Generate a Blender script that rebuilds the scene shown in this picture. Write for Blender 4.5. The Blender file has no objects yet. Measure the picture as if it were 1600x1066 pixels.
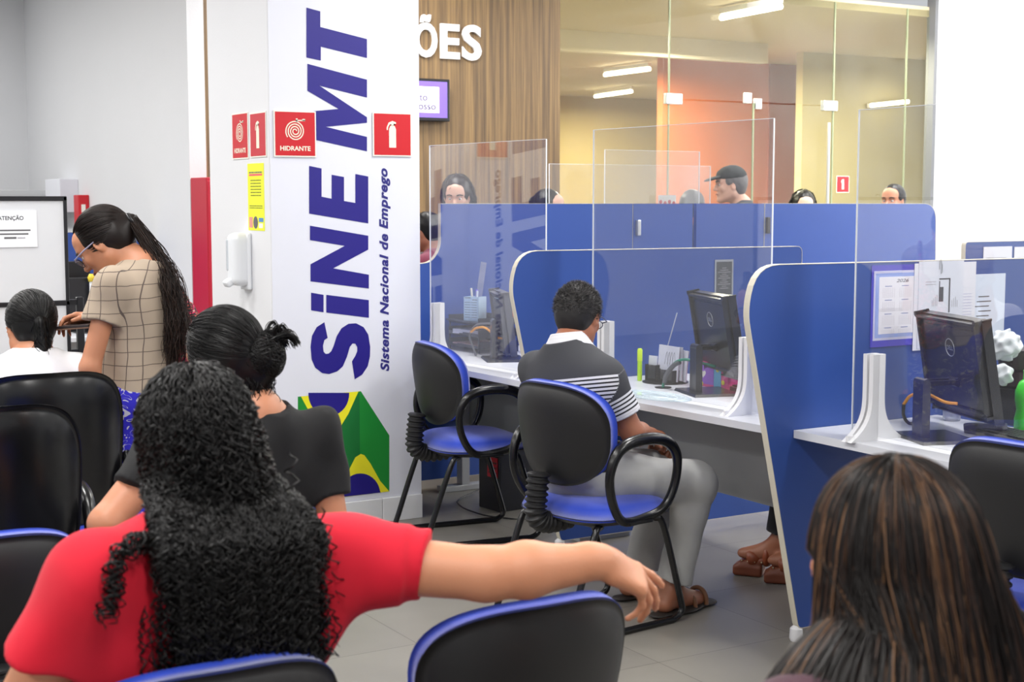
import bpy, bmesh, math, random
import numpy as np
import openvdb
from math import sin, cos, pi, radians, atan2, sqrt
from mathutils import Vector, Matrix

scene = bpy.context.scene
COL = scene.collection
random.seed(7)
RNG = np.random.default_rng(7)

# ---------------------------------------------------------------- camera, world, lights, exposure
CAM_H, FPX, PITCH, AZ = 1.55, 2270.0, math.atan(222 / 2270), radians(149.0)
cF = Vector((cos(AZ) * cos(PITCH), sin(AZ) * cos(PITCH), -sin(PITCH)))
cR = Vector((sin(AZ), -cos(AZ), 0))
cU = Vector((cos(AZ) * sin(PITCH), sin(AZ) * sin(PITCH), cos(PITCH)))
cam_data = bpy.data.cameras.new('camera')
cam = bpy.data.objects.new('camera', cam_data)
COL.objects.link(cam)
cam.matrix_world = Matrix(((cR.x, cU.x, -cF.x, 0), (cR.y, cU.y, -cF.y, 0), (cR.z, cU.z, -cF.z, CAM_H), (0, 0, 0, 1)))
cam_data.sensor_width = 36.0
cam_data.lens = 36.0 * FPX / 1600
cam_data.clip_start = 0.05
cam_data.dof.use_dof = True
cam_data.dof.focus_distance = 5.6
cam_data.dof.aperture_fstop = 6.3
scene.camera = cam

world = bpy.data.worlds.new('world')
scene.world = world
world.use_nodes = True
world.node_tree.nodes['Background'].inputs[0].default_value = (0.93, 0.96, 1.0, 1)
world.node_tree.nodes['Background'].inputs[1].default_value = 0.55


def area_light(name, loc, sx, sy, power, color=(1, 1, 1), rot=(0, 0, 0)):
    d = bpy.data.lights.new(name, 'AREA')
    d.shape = 'RECTANGLE'
    d.size, d.size_y, d.energy, d.color = sx, sy, power, color
    o = bpy.data.objects.new(name, d)
    o.location, o.rotation_euler = loc, rot
    COL.objects.link(o)
    return o


for lx in (-7.6, -5.2, -2.8, -0.2):
    for ly in (-2.4, 0.6, 3.9, 7.0):
        area_light('ceiling_or_fill_lamp', (lx, ly, 3.28), 1.25, 0.32, 52, (1.0, 0.985, 0.96))
for lx in (-11.4, -9.6):
    area_light('ceiling_or_fill_lamp', (lx, 0.8, 3.28), 1.25, 0.32, 42, (1.0, 0.985, 0.96))
for ly in (5.6, 8.2):
    area_light('ceiling_or_fill_lamp', (-10.2, ly, 2.9), 1.2, 0.3, 170, (1.0, 0.93, 0.80))

for lx in (-7.4, -5.6, -3.8):  # unseen fill lamps, added and tilted to brighten the right wall
    area_light('ceiling_or_fill_lamp', (lx, 8.2, 3.28), 1.25, 0.32, 75, (1.0, 0.985, 0.96), (radians(28), 0, 0))
for lx, ly, lw in ((-9.7, 10.6, 55), (-11.9, 8.6, 150), (-14.6, 9.6, 170), (-16.2, 12.0, 130)):  # added to brighten the room behind the glass, the first its ochre wall
    area_light('ceiling_or_fill_lamp', (lx, ly, 2.9), 1.2, 0.3, lw, (1.0, 0.93, 0.80))

scene.view_settings.view_transform = 'Standard'
scene.view_settings.look = 'None'
scene.view_settings.gamma = 1.0
scene.view_settings.use_curve_mapping = False
scene.view_settings.exposure = 0.13
scene.cycles.max_bounces = 8
scene.cycles.diffuse_bounces = 4
scene.cycles.glossy_bounces = 4
scene.cycles.transmission_bounces = 8
scene.cycles.transparent_max_bounces = 16
scene.cycles.caustics_reflective = False
scene.cycles.caustics_refractive = False
scene.cycles.use_denoising = True


def P(px, py, x=None, y=None, z=None):
    """The point of the plane x=, y= or z= that stands at this place of the photograph."""
    r = cF + cR * ((px - 800) / FPX) + cU * (-(py - 533) / FPX)
    if x is not None:
        t = x / r.x
    elif y is not None:
        t = y / r.y
    else:
        t = (z - CAM_H) / r.z
    return Vector((r.x * t, r.y * t, CAM_H + r.z * t))


# ---------------------------------------------------------------- materials
def srgb(*c):
    if len(c) == 1:
        c = c[0]
    return tuple(((v / 255) / 12.92 if v / 255 <= 0.04045 else ((v / 255 + 0.055) / 1.055) ** 2.4) for v in c) + (1.0,)


MATS = {}


def mat(name, rgb, rough=0.5, metal=0.0, var=0.0, vscale=8.0, bump=0.0, bscale=60.0, spec=None, emit=None, estr=1.0, coat=0.0, sheen=0.0, sss=0.0, stretch=None):
    if name in MATS:
        return MATS[name]
    m = bpy.data.materials.new(name)
    m.use_nodes = True
    nt = m.node_tree
    b = nt.nodes['Principled BSDF']
    c = srgb(rgb)
    b.inputs['Base Color'].default_value = c
    b.inputs['Roughness'].default_value = rough
    b.inputs['Metallic'].default_value = metal
    if spec is not None:
        b.inputs['Specular IOR Level'].default_value = spec
    if coat:
        b.inputs['Coat Weight'].default_value = coat
        b.inputs['Coat Roughness'].default_value = 0.1
    if sheen:
        b.inputs['Sheen Weight'].default_value = sheen
    if sss:
        b.inputs['Subsurface Weight'].default_value = sss
        b.inputs['Subsurface Radius'].default_value = (0.012, 0.005, 0.003)
        b.inputs['Subsurface Scale'].default_value = 1.0
    if emit is not None:
        b.inputs['Emission Color'].default_value = srgb(emit)
        b.inputs['Emission Strength'].default_value = estr
    tc = nt.nodes.new('ShaderNodeTexCoord')
    src = tc.outputs['Object']
    if stretch:
        mp = nt.nodes.new('ShaderNodeMapping')
        mp.inputs['Scale'].default_value = stretch
        nt.links.new(src, mp.inputs['Vector'])
        src = mp.outputs['Vector']
    n = nt.nodes.new('ShaderNodeTexNoise')
    n.inputs['Scale'].default_value = vscale
    n.inputs['Detail'].default_value = 4
    nt.links.new(src, n.inputs['Vector'])
    mx = nt.nodes.new('ShaderNodeMix')
    mx.data_type = 'RGBA'
    mx.inputs[6].default_value = tuple(v * (1 - var) for v in c[:3]) + (1,)
    mx.inputs[7].default_value = tuple(min(1, v * (1 + var)) for v in c[:3]) + (1,)
    nt.links.new(n.outputs['Fac'], mx.inputs[0])
    nt.links.new(mx.outputs[2], b.inputs['Base Color'])
    if bump:
        n2 = nt.nodes.new('ShaderNodeTexNoise')
        n2.inputs['Scale'].default_value = bscale
        n2.inputs['Detail'].default_value = 3
        nt.links.new(src, n2.inputs['Vector'])
        bp = nt.nodes.new('ShaderNodeBump')
        bp.inputs['Strength'].default_value = bump
        bp.inputs['Distance'].default_value = 0.004
        nt.links.new(n2.outputs['Fac'], bp.inputs['Height'])
        nt.links.new(bp.outputs['Normal'], b.inputs['Normal'])
    MATS[name] = m
    return m


def clear_mat(name, tint=(1, 1, 1), ior=1.49, dirt=0.03):
    """Thin clear sheet: mirror reflection by Fresnel over plain transparency, with a little dust."""
    if name in MATS:
        return MATS[name]
    m = bpy.data.materials.new(name)
    m.use_nodes = True
    nt = m.node_tree
    nt.nodes.clear()
    out = nt.nodes.new('ShaderNodeOutputMaterial')
    tr = nt.nodes.new('ShaderNodeBsdfTransparent')
    tr.inputs[0].default_value = tuple(tint) + (1,)
    gl = nt.nodes.new('ShaderNodeBsdfGlossy')
    gl.inputs['Roughness'].default_value = 0.0
    df = nt.nodes.new('ShaderNodeBsdfDiffuse')
    df.inputs[0].default_value = (0.8, 0.8, 0.82, 1)
    # Schlick reflectance from the unsigned angle, so both faces of the sheet behave alike
    ge = nt.nodes.new('ShaderNodeNewGeometry')
    dp = nt.nodes.new('ShaderNodeVectorMath')
    dp.operation = 'DOT_PRODUCT'
    nt.links.new(ge.outputs['Incoming'], dp.inputs[0])
    nt.links.new(ge.outputs['Normal'], dp.inputs[1])
    def math_(op, x, y=None):
        q = nt.nodes.new('ShaderNodeMath')
        q.operation = op
        for i, v in enumerate((x, y)):
            if v is None: continue
            if hasattr(v, 'links'): nt.links.new(v, q.inputs[i])
            else: q.inputs[i].default_value = v
        return q.outputs[0]
    f0 = ((ior - 1) / (ior + 1)) ** 2
    fres = math_('ADD', math_('MULTIPLY', math_('POWER', math_('SUBTRACT', 1.0, math_('ABSOLUTE', dp.outputs['Value'])), 5.0), 1 - f0), f0)
    m1 = nt.nodes.new('ShaderNodeMixShader')
    m2 = nt.nodes.new('ShaderNodeMixShader')
    tc = nt.nodes.new('ShaderNodeTexCoord')
    n = nt.nodes.new('ShaderNodeTexNoise')
    n.inputs['Scale'].default_value = 3.0
    mm = nt.nodes.new('ShaderNodeMath')
    mm.operation = 'MULTIPLY'
    mm.inputs[1].default_value = dirt * 2
    nt.links.new(tc.outputs['Object'], n.inputs['Vector'])
    nt.links.new(n.outputs['Fac'], mm.inputs[0])
    nt.links.new(mm.outputs[0], m1.inputs[0])
    nt.links.new(tr.outputs[0], m1.inputs[1])
    nt.links.new(df.outputs[0], m1.inputs[2])
    nt.links.new(fres, m2.inputs[0])
    nt.links.new(m1.outputs[0], m2.inputs[1])
    nt.links.new(gl.outputs[0], m2.inputs[2])
    nt.links.new(m2.outputs[0], out.inputs[0])
    MATS[name] = m
    return m


# ---------------------------------------------------------------- objects
def tag(o, label=None, cat=None, group=None, kind=None):
    if label: o['label'] = label
    if cat: o['category'] = cat
    if group: o['group'] = group
    if kind: o['kind'] = kind
    return o


def thing(name, label, cat, loc=(0, 0, 0), rz=0.0, group=None):
    o = bpy.data.objects.new(name, None)
    o.empty_display_size = 0.1
    COL.objects.link(o)
    o.location = loc
    o.rotation_euler = (0, 0, rz)
    return tag(o, label, cat, group)


def link_mesh(name, me, m, parent=None, world_coords=False):
    o = bpy.data.objects.new(name, me)
    COL.objects.link(o)
    if m is not None:
        for q in (m if isinstance(m, (list, tuple)) else [m]):
            me.materials.append(q)
    if parent is not None:
        o.parent = parent
        if world_coords:
            o.matrix_parent_inverse = Matrix.LocRotScale(parent.location, parent.rotation_euler, None).inverted()
            if parent.parent is not None:
                o.matrix_parent_inverse = Matrix.Identity(4)
    return o


def mesh_np(name, V, Fq, m, parent=None, smooth=True, world_coords=False, attrs=None):
    """Mesh from numpy vertices and an (n,3) or (n,4) face array."""
    V = np.asarray(V, dtype=np.float32)
    Fq = np.asarray(Fq, dtype=np.int32)
    if world_coords and parent is not None:
        root = parent
        M = Matrix.LocRotScale(root.location, root.rotation_euler, None)
        if root.parent is not None:
            M = Matrix.LocRotScale(root.parent.location, root.parent.rotation_euler, None) @ M
        A = np.array(M.inverted(), dtype=np.float32)
        V = V @ A[:3, :3].T + A[:3, 3]
    me = bpy.data.meshes.new(name)
    n, k = Fq.shape
    me.vertices.add(len(V))
    me.vertices.foreach_set('co', V.ravel())
    me.loops.add(n * k)
    me.loops.foreach_set('vertex_index', Fq.ravel())
    me.polygons.add(n)
    me.polygons.foreach_set('loop_start', np.arange(0, n * k, k, dtype=np.int32))
    me.update(calc_edges=True)
    me.validate()
    if smooth:
        me.shade_smooth()
    if attrs:
        for an, av in attrs.items():
            a = me.attributes.new(an, 'FLOAT', 'POINT')
            a.data.foreach_set('value', np.asarray(av, dtype=np.float32))
    return link_mesh(name, me, m, parent)


def obj(name, bm, m, parent=None, smooth=False, angle=None):
    me = bpy.data.meshes.new(name)
    bmesh.ops.recalc_face_normals(bm, faces=bm.faces)
    bm.to_mesh(me)
    bm.free()
    if smooth:
        me.shade_smooth()
        if angle is not None:
            me.set_sharp_from_angle(angle=radians(angle))
    return link_mesh(name, me, m, parent)


def add_box(bm, lo, hi, bev=0.0, seg=2):
    r = bmesh.ops.create_cube(bm, size=1)
    vs = r['verts']
    for v in vs:
        v.co = Vector(((lo[i] + hi[i]) / 2 + v.co[i] * (hi[i] - lo[i]) for i in range(3)))
    if bev:
        es = list({e for v in vs for e in v.link_edges})
        bmesh.ops.bevel(bm, geom=es, offset=bev, segments=seg, affect='EDGES', profile=0.5)
    return bm


def box(lo, hi, bev=0.0, seg=2):
    return add_box(bmesh.new(), lo, hi, bev, seg)


def add_prism(bm, pts, o, ux, uy, n, th, front_only=False):
    """Polygon pts (2-D) in the plane o+ux*a+uy*b, thickness th along n."""
    o, ux, uy, n = map(Vector, (o, ux, uy, n))
    a = [bm.verts.new(o + ux * p[0] + uy * p[1]) for p in pts]
    f = bm.faces.new(a)
    if front_only:
        return bm
    b = [bm.verts.new(v.co + n * th) for v in a]
    bm.faces.new(b[::-1])
    for i in range(len(a)):
        j = (i + 1) % len(a)
        bm.faces.new((a[i], b[i], b[j], a[j]))
    return bm


def tube_np(paths, radii, sides=8, cap=True):
    """paths (N,M,3); radii (N,M) -> verts, quads of N tubes."""
    Pth = np.asarray(paths, dtype=np.float64)
    N, M, _ = Pth.shape
    T = np.gradient(Pth, axis=1)
    T /= np.linalg.norm(T, axis=2, keepdims=True) + 1e-12
    ref = np.zeros_like(T)
    mean = T.mean(axis=1, keepdims=True)
    ax = np.argmin(np.abs(mean), axis=2)[..., 0]
    ref[np.arange(N)[:, None], np.arange(M)[None, :], np.repeat(ax[:, None], M, 1)] = 1
    # parallel transport of the first normal
    n = np.cross(T[:, 0], ref[:, 0])
    n /= np.linalg.norm(n, axis=1, keepdims=True) + 1e-12
    NN = np.zeros_like(T)
    for i in range(M):
        n = n - (n * T[:, i]).sum(1, keepdims=True) * T[:, i]
        n /= np.linalg.norm(n, axis=1, keepdims=True) + 1e-12
        NN[:, i] = n
    B = np.cross(T, NN)
    a = np.arange(sides) * 2 * pi / sides
    R = np.asarray(radii, dtype=np.float64)
    if R.ndim == 1:
        R = np.repeat(R[None, :], N, 0)
    V = Pth[:, :, None, :] + R[:, :, None, None] * (np.cos(a)[None, None, :, None] * NN[:, :, None, :] + np.sin(a)[None, None, :, None] * B[:, :, None, :])
    idx = np.arange(N * M * sides).reshape(N, M, sides)
    q = np.stack([idx[:, :-1, :], np.roll(idx[:, :-1, :], -1, 2), np.roll(idx[:, 1:, :], -1, 2), idx[:, 1:, :]], -1).reshape(-1, 4)
    return V.reshape(-1, 3), q


def spline(pts, n=24, closed=False):
    """Catmull-Rom through the points."""
    p = [Vector(q) for q in pts]
    out = []
    m = len(p)
    segs = m if closed else m - 1
    per = max(2, n // segs)
    for i in range(segs):
        p0 = p[(i - 1) % m] if closed or i > 0 else p[0] * 2 - p[1]
        p1, p2 = p[i % m], p[(i + 1) % m]
        p3 = p[(i + 2) % m] if closed or i + 2 < m else p[-1] * 2 - p[-2]
        for k in range(per):
            t = k / per
            out.append(0.5 * ((2 * p1) + (p2 - p0) * t + (2 * p0 - 5 * p1 + 4 * p2 - p3) * t * t + (3 * p1 - p0 - 3 * p2 + p3) * t ** 3))
    if not closed:
        out.append(p[-1])
    return out


def add_tube(bm, pts, r, sides=10, closed=False, cap=True):
    pts = [Vector(p) for p in pts]
    n = len(pts)
    rs = r if isinstance(r, (list, tuple)) else [r] * n
    rings = []
    prev = None
    for i, p in enumerate(pts):
        a = pts[(i - 1) % n] if closed or i > 0 else p
        b = pts[(i + 1) % n] if closed or i < n - 1 else p
        t = (b - a).normalized()
        if prev is None:
            u = t.orthogonal().normalized()
        else:
            u = (prev - t * prev.dot(t)).normalized()
        prev = u
        w = t.cross(u)
        rings.append([bm.verts.new(p + (u * cos(2 * pi * k / sides) + w * sin(2 * pi * k / sides)) * rs[i]) for k in range(sides)])
    for i in range(n if closed else n - 1):
        A, B = rings[i], rings[(i + 1) % n]
        off = 0
        if closed and i == n - 1:
            off = min(range(sides), key=lambda s: (A[0].co - B[s].co).length)
        for k in range(sides):
            bm.faces.new((A[k], A[(k + 1) % sides], B[(k + 1 + off) % sides], B[(k + off) % sides]))
    if not closed and cap:
        bm.faces.new(rings[0][::-1])
        bm.faces.new(rings[-1])
    return bm


def tube(pts, r, sides=10, closed=False):
    return add_tube(bmesh.new(), pts, r, sides, closed)


def add_lathe(bm, prof, c, seg=24, axis=(0, 0, 1)):
    q = Vector((0, 0, 1)).rotation_difference(Vector(axis))
    rings = []
    for r, z in prof:
        rings.append([bm.verts.new(Vector(c) + q @ Vector((r * cos(2 * pi * k / seg), r * sin(2 * pi * k / seg), z))) for k in range(seg)])
    for A, B in zip(rings, rings[1:]):
        for k in range(seg):
            bm.faces.new((A[k], A[(k + 1) % seg], B[(k + 1) % seg], B[k]))
    bm.faces.new(rings[0][::-1])
    bm.faces.new(rings[-1])
    return bm


def lathe(prof, c=(0, 0, 0), seg=24, axis=(0, 0, 1)):
    return add_lathe(bmesh.new(), prof, c, seg, axis)


def text_mesh(s, o, ux, uy, width=None, height=None, bold=0.0, shear=0.0, depth=0.0, align='LEFT', spacing=1.0):
    """Lettering as flat (or thin) mesh: o = left end of the baseline, ux/uy = reading and up directions (unit). Returns V, faces list."""
    cu = bpy.data.curves.new('lettering', 'FONT')
    cu.body = s
    cu.size = 1
    cu.shear = shear
    cu.offset = bold
    cu.extrude = 0
    cu.space_character = spacing
    cu.align_x = 'LEFT'
    cu.resolution_u = 4
    t = bpy.data.objects.new('lettering', cu)
    COL.objects.link(t)
    dg = bpy.context.evaluated_depsgraph_get()
    me = t.evaluated_get(dg).to_mesh()
    vs = [v.co.copy() for v in me.vertices]
    fs = [tuple(p.vertices) for p in me.polygons]
    t.evaluated_get(dg).to_mesh_clear()
    bpy.data.objects.remove(t)
    bpy.data.curves.remove(cu)
    if not vs:
        return [], []
    x0, x1 = min(v.x for v in vs), max(v.x for v in vs)
    cap = 0.729
    sy = (height / cap) if height else 1
    sx = (width / (x1 - x0)) if width else sy
    if height is None:
        sy = sx
    ofs = -x0 if align == 'LEFT' else -(x0 + x1) / 2
    o, ux, uy = Vector(o), Vector(ux), Vector(uy)
    V = [o + ux * ((v.x + ofs) * sx) + uy * (v.y * sy) for v in vs]
    return V, fs


def add_text(bm, *a, **k):
    V, fs = text_mesh(*a, **k)
    vv = [bm.verts.new(v) for v in V]
    for f in fs:
        try:
            bm.faces.new([vv[i] for i in f])
        except ValueError:
            pass
    return bm


def lettering(name, parent, m, items):
    bm = bmesh.new()
    for it in items:
        add_text(bm, *it[0], **it[1])
    me = bpy.data.meshes.new(name)
    bm.to_mesh(me)
    bm.free()
    return link_mesh(name, me, m, parent)


def copy_tree(o, parent=None):
    c = o.copy()
    COL.objects.link(c)
    c.parent = parent
    for ch in list(o.children):
        copy_tree(ch, c)
    return c


# ---------------------------------------------------------------- implicit modelling of bodies and cloth
class Fr:
    """A frame: origin and rotation; x = right, y = forward, z = up."""
    def __init__(s, o, R=None):
        s.o = np.array(o, dtype=float)
        s.R = np.eye(3) if R is None else np.array(R, dtype=float)

    def p(s, *q):
        q = q[0] if len(q) == 1 else q
        return s.o + s.R @ np.array(q, dtype=float)

    def v(s, *q):
        q = q[0] if len(q) == 1 else q
        return s.R @ np.array(q, dtype=float)


def rotz(a): return np.array([[cos(a), -sin(a), 0], [sin(a), cos(a), 0], [0, 0, 1]])
def rotx(a): return np.array([[1, 0, 0], [0, cos(a), -sin(a)], [0, sin(a), cos(a)]])
def roty(a): return np.array([[cos(a), 0, sin(a)], [0, 1, 0], [-sin(a), 0, cos(a)]])


def yawpitch(facing_deg, pitch_deg=0, roll_deg=0):
    """facing: azimuth the +y axis looks to; pitch down positive."""
    return rotz(radians(facing_deg - 90)) @ rotx(-radians(pitch_deg)) @ roty(radians(roll_deg))


def axes(y, z):
    y = np.array(y, float); y /= np.linalg.norm(y)
    z = np.array(z, float); z -= y * (y @ z); z /= np.linalg.norm(z)
    return np.stack([np.cross(y, z), y, z], 1)


def rc(a, b, ra, rb=None, k=0.02, cap=(False, False), op='u', flat=None):
    """Tapered limb from a to b; flat = (axis vector, factor) squashes it across that axis."""
    rb = ra if rb is None else rb
    a, b = np.array(a, float), np.array(b, float)
    R = max(ra, rb)
    lo, hi = np.minimum(a, b) - R * 1.05, np.maximum(a, b) + R * 1.05
    ab = b - a
    L2 = float(ab @ ab) + 1e-12
    L = sqrt(L2)

    def f(X, Y, Z):
        x, y, z = X - a[0], Y - a[1], Z - a[2]
        s = (x * ab[0] + y * ab[1] + z * ab[2]) / L2
        t = np.clip(s, 0, 1)
        dx, dy, dz = x - t * ab[0], y - t * ab[1], z - t * ab[2]
        r = ra + (rb - ra) * t
        if flat is not None:
            n = np.array(flat[0], float); n /= np.linalg.norm(n)
            q = dx * n[0] + dy * n[1] + dz * n[2]
            g = (1 / flat[1] - 1)
            dx, dy, dz = dx + n[0] * q * g, dy + n[1] * q * g, dz + n[2] * q * g
        d = np.sqrt(dx * dx + dy * dy + dz * dz) - r
        if flat is not None:
            d = d * flat[1]
        if cap[0]:
            d = np.maximum(d, -s * L)
        if cap[1]:
            d = np.maximum(d, (s - 1) * L)
        return d
    return (f, lo, hi, k, op)


def el(c, r, R=None, k=0.02, op='u'):
    c, r = np.array(c, float), np.array(r, float)
    R = np.eye(3) if R is None else np.array(R, float)
    m = np.sqrt(((R * r) ** 2).sum(1)) * 1.05

    def f(X, Y, Z):
        x, y, z = X - c[0], Y - c[1], Z - c[2]
        u = [(x * R[0, i] + y * R[1, i] + z * R[2, i]) for i in range(3)]
        k0 = np.sqrt((u[0] / r[0]) ** 2 + (u[1] / r[1]) ** 2 + (u[2] / r[2]) ** 2)
        k1 = np.sqrt((u[0] / r[0] ** 2) ** 2 + (u[1] / r[1] ** 2) ** 2 + (u[2] / r[2] ** 2) ** 2) + 1e-6
        return k0 * (k0 - 1) / k1
    return (f, c - m, c + m, k, op)


def rbox(c, hs, R=None, rad=0.01, k=0.01, op='u'):
    c, hs = np.array(c, float), np.array(hs, float)
    R = np.eye(3) if R is None else np.array(R, float)
    m = (np.abs(R) @ hs) * 1.05

    def f(X, Y, Z):
        x, y, z = X - c[0], Y - c[1], Z - c[2]
        u = [np.abs(x * R[0, i] + y * R[1, i] + z * R[2, i]) - (hs[i] - rad) for i in range(3)]
        o = np.sqrt(sum(np.maximum(q, 0) ** 2 for q in u))
        return o + np.minimum(np.maximum(u[0], np.maximum(u[1], u[2])), 0) - rad
    return (f, c - m, c + m, k, op)


def cutp(p, n):
    """Removes everything on the side n points to."""
    p, n = np.array(p, float), np.array(n, float)
    n = n / np.linalg.norm(n)
    return (lambda X, Y, Z: (X - p[0]) * n[0] + (Y - p[1]) * n[1] + (Z - p[2]) * n[2], None, None, 0, 'c')


def folds(amp, freq, seed=0, n=5, stretch=(1, 1, 1)):
    rg = np.random.default_rng(seed)
    ds = rg.normal(size=(n, 3)) * np.array(stretch)
    ds /= np.linalg.norm(ds, axis=1, keepdims=True)
    ph = rg.uniform(0, 6.28, n)
    fr = freq * rg.uniform(0.6, 1.5, n)

    def f(X, Y, Z):
        s = 0
        for d, p, q in zip(ds, ph, fr):
            s = s + np.sin((X * d[0] + Y * d[1] + Z * d[2]) * q + p)
        return amp * s / n
    return (f, None, None, 0, 'n')


def sdf_mesh(prims, h=0.006):
    lo = np.min([p[1] for p in prims if p[1] is not None and p[4] == 'u'], 0) - 3 * h
    hi = np.max([p[2] for p in prims if p[2] is not None and p[4] == 'u'], 0) + 3 * h
    n = np.ceil((hi - lo) / h).astype(int) + 1
    ax = [(lo[i] + np.arange(n[i]) * h).astype(np.float32) for i in range(3)]
    D = np.full(n, 0.2, dtype=np.float32)
    for f, l, u, k, op in prims:
        if l is None:
            if op == 'c':
                D = np.maximum(D, f(ax[0][:, None, None], ax[1][None, :, None], ax[2][None, None, :]).astype(np.float32))
            elif op == 'n':
                D += f(ax[0][:, None, None], ax[1][None, :, None], ax[2][None, None, :]).astype(np.float32)
            continue
        mg = k * 1.2 + 3 * h
        i0 = np.clip(np.floor((l - mg - lo) / h).astype(int), 0, n)
        i1 = np.clip(np.ceil((u + mg - lo) / h).astype(int) + 1, 0, n)
        if (i1 <= i0).any():
            continue
        sl = tuple(slice(a, b) for a, b in zip(i0, i1))
        d = f(ax[0][sl[0]][:, None, None], ax[1][sl[1]][None, :, None], ax[2][sl[2]][None, None, :]).astype(np.float32)
        S = D[sl]
        if op == 'u':
            if k > 0:
                hh = np.maximum(k - np.abs(S - d), 0) / k
                D[sl] = np.minimum(S, d) - hh * hh * k * 0.25
            else:
                D[sl] = np.minimum(S, d)
        elif op == 's':
            if k > 0:
                hh = np.maximum(k - np.abs(S + d), 0) / k
                D[sl] = np.maximum(S, -d) + hh * hh * k * 0.25
            else:
                D[sl] = np.maximum(S, -d)
    D = np.clip(D, -4 * h, 4 * h)
    D[0], D[-1], D[:, 0], D[:, -1], D[:, :, 0], D[:, :, -1] = (4 * h,) * 6
    g = openvdb.FloatGrid(4 * h)
    g.copyFromArray(D)
    g.transform = openvdb.createLinearTransform(voxelSize=h)
    pts, quads = g.convertToQuads(isovalue=0.0)
    return pts + lo, quads[:, ::-1].astype(np.int32)


def sdf_obj(name, prims, h, m, parent):
    V, Q = sdf_mesh(prims, h)
    return mesh_np(name, V, Q, m, parent, world_coords=True)


# ---------------------------------------------------------------- hair
def flow(roots, field, M, step, cols=(), margin=0.0):
    """Strand paths: walk along the field, pushed out of the ellipsoids cols = [(centre, R, radii)]."""
    p = np.array(roots, float)
    N = len(p)
    out = np.zeros((N, M, 3))
    mg = np.asarray(margin)
    v = np.zeros_like(p)
    for i in range(M):
        for c, R, r in cols:
            q = (p - c) @ R / r
            l = np.linalg.norm(q, axis=1)
            ins = l < 1 + mg
            if ins.any():
                pp = c + ((q / l[:, None]) * (1 + (mg if mg.ndim == 0 else mg[:, None])) * r) @ R.T
                p = np.where(ins[:, None], pp, p)
        out[:, i] = p
        d = field(p, i, v)
        d = d / (np.linalg.norm(d, axis=1, keepdims=True) + 1e-9)
        v = d
        p = p + d * (step if np.ndim(step) == 0 else step[:, None])
    return out


def curl(paths, amp, pitch, rng, ramp=0.15, var=0.35):
    N, M, _ = paths.shape
    T = np.gradient(paths, axis=1)
    seg = np.linalg.norm(np.diff(paths, axis=1), axis=2)
    s = np.concatenate([np.zeros((N, 1)), np.cumsum(seg, 1)], 1)
    T /= np.linalg.norm(T, axis=2, keepdims=True) + 1e-9
    ref = rng.normal(size=(N, 1, 3))
    n = np.cross(T, ref); n /= np.linalg.norm(n, axis=2, keepdims=True) + 1e-9
    b = np.cross(T, n)
    a = amp * (1 + var * rng.normal(size=(N, 1)).clip(-1.4, 1.4))
    pt = pitch * (1 + var * 0.6 * rng.normal(size=(N, 1)).clip(-1.2, 1.5))
    hand = rng.choice([-1, 1], size=(N, 1))
    ph = rng.uniform(0, 2 * pi, size=(N, 1)) + hand * s / pt * 2 * pi
    rr = a * np.clip(s / (s[:, -1:] * ramp + 1e-6), 0, 1)
    return paths + rr[..., None] * (np.cos(ph)[..., None] * n + np.sin(ph)[..., None] * b)


def hair_mat(name, rgb, rgb2=None, rough=0.42, spec=0.3):
    if name in MATS:
        return MATS[name]
    m = bpy.data.materials.new(name)
    m.use_nodes = True
    nt = m.node_tree
    b = nt.nodes['Principled BSDF']
    at = nt.nodes.new('ShaderNodeAttribute')
    at.attribute_name = 'tint'
    cr = nt.nodes.new('ShaderNodeValToRGB')
    cr.color_ramp.elements[0].color = srgb(rgb)
    c2 = srgb(rgb2) if rgb2 else tuple(min(1, v * 1.8) for v in srgb(rgb)[:3]) + (1,)
    cr.color_ramp.elements[1].color = c2
    nt.links.new(at.outputs['Fac'], cr.inputs[0])
    nt.links.new(cr.outputs[0], b.inputs['Base Color'])
    b.inputs['Roughness'].default_value = rough
    b.inputs['Specular IOR Level'].default_value = spec
    MATS[name] = m
    return m


def hair_obj(name, parent, m, strands=(), cap=None, rng=RNG, sides=3):
    """strands = [(paths, r_root, r_tip, tint array or None)]; cap = (V, Q) of the mass beneath."""
    VV, QQ, TT = [], [], []
    n0 = 0
    if cap is not None:
        VV.append(np.asarray(cap[0])); QQ.append(np.asarray(cap[1])); TT.append(np.full(len(cap[0]), 0.08)); n0 += len(cap[0])
    for paths, r0, r1, tint in strands:
        N, M, _ = paths.shape
        t = np.linspace(0, 1, M)
        rad = np.maximum(r0 + (r1 - r0) * t, 1e-5)
        rad[0] *= 0.4
        rad[-1] *= 0.15
        V, Q = tube_np(paths, rad, sides)
        if tint is None:
            tint = rng.uniform(0, 0.5, N)
        VV.append(V); QQ.append(Q + n0); TT.append(np.repeat(tint, M * sides)); n0 += len(V)
    return mesh_np(name, np.concatenate(VV), np.concatenate(QQ), m, parent, world_coords=True, attrs={'tint': np.concatenate(TT)})


def scalp(fr, c, r, n, rng, zmin=-0.3, face_y=0.55, s=1.0, ztop=0.62):
    """Random root points on the hair-bearing part of the skull ellipsoid (unit sphere coordinates filtered)."""
    out = []
    while len(out) < n:
        q = rng.normal(size=(n * 3, 3))
        q /= np.linalg.norm(q, axis=1, keepdims=True)
        ok = (q[:, 2] > zmin) & ((q[:, 1] < face_y) | (q[:, 2] > ztop))
        out.extend(q[ok])
    q = np.array(out[:n])
    return fr.o + (np.array(c) * s + q * np.array(r) * s) @ fr.R.T, q
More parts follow.
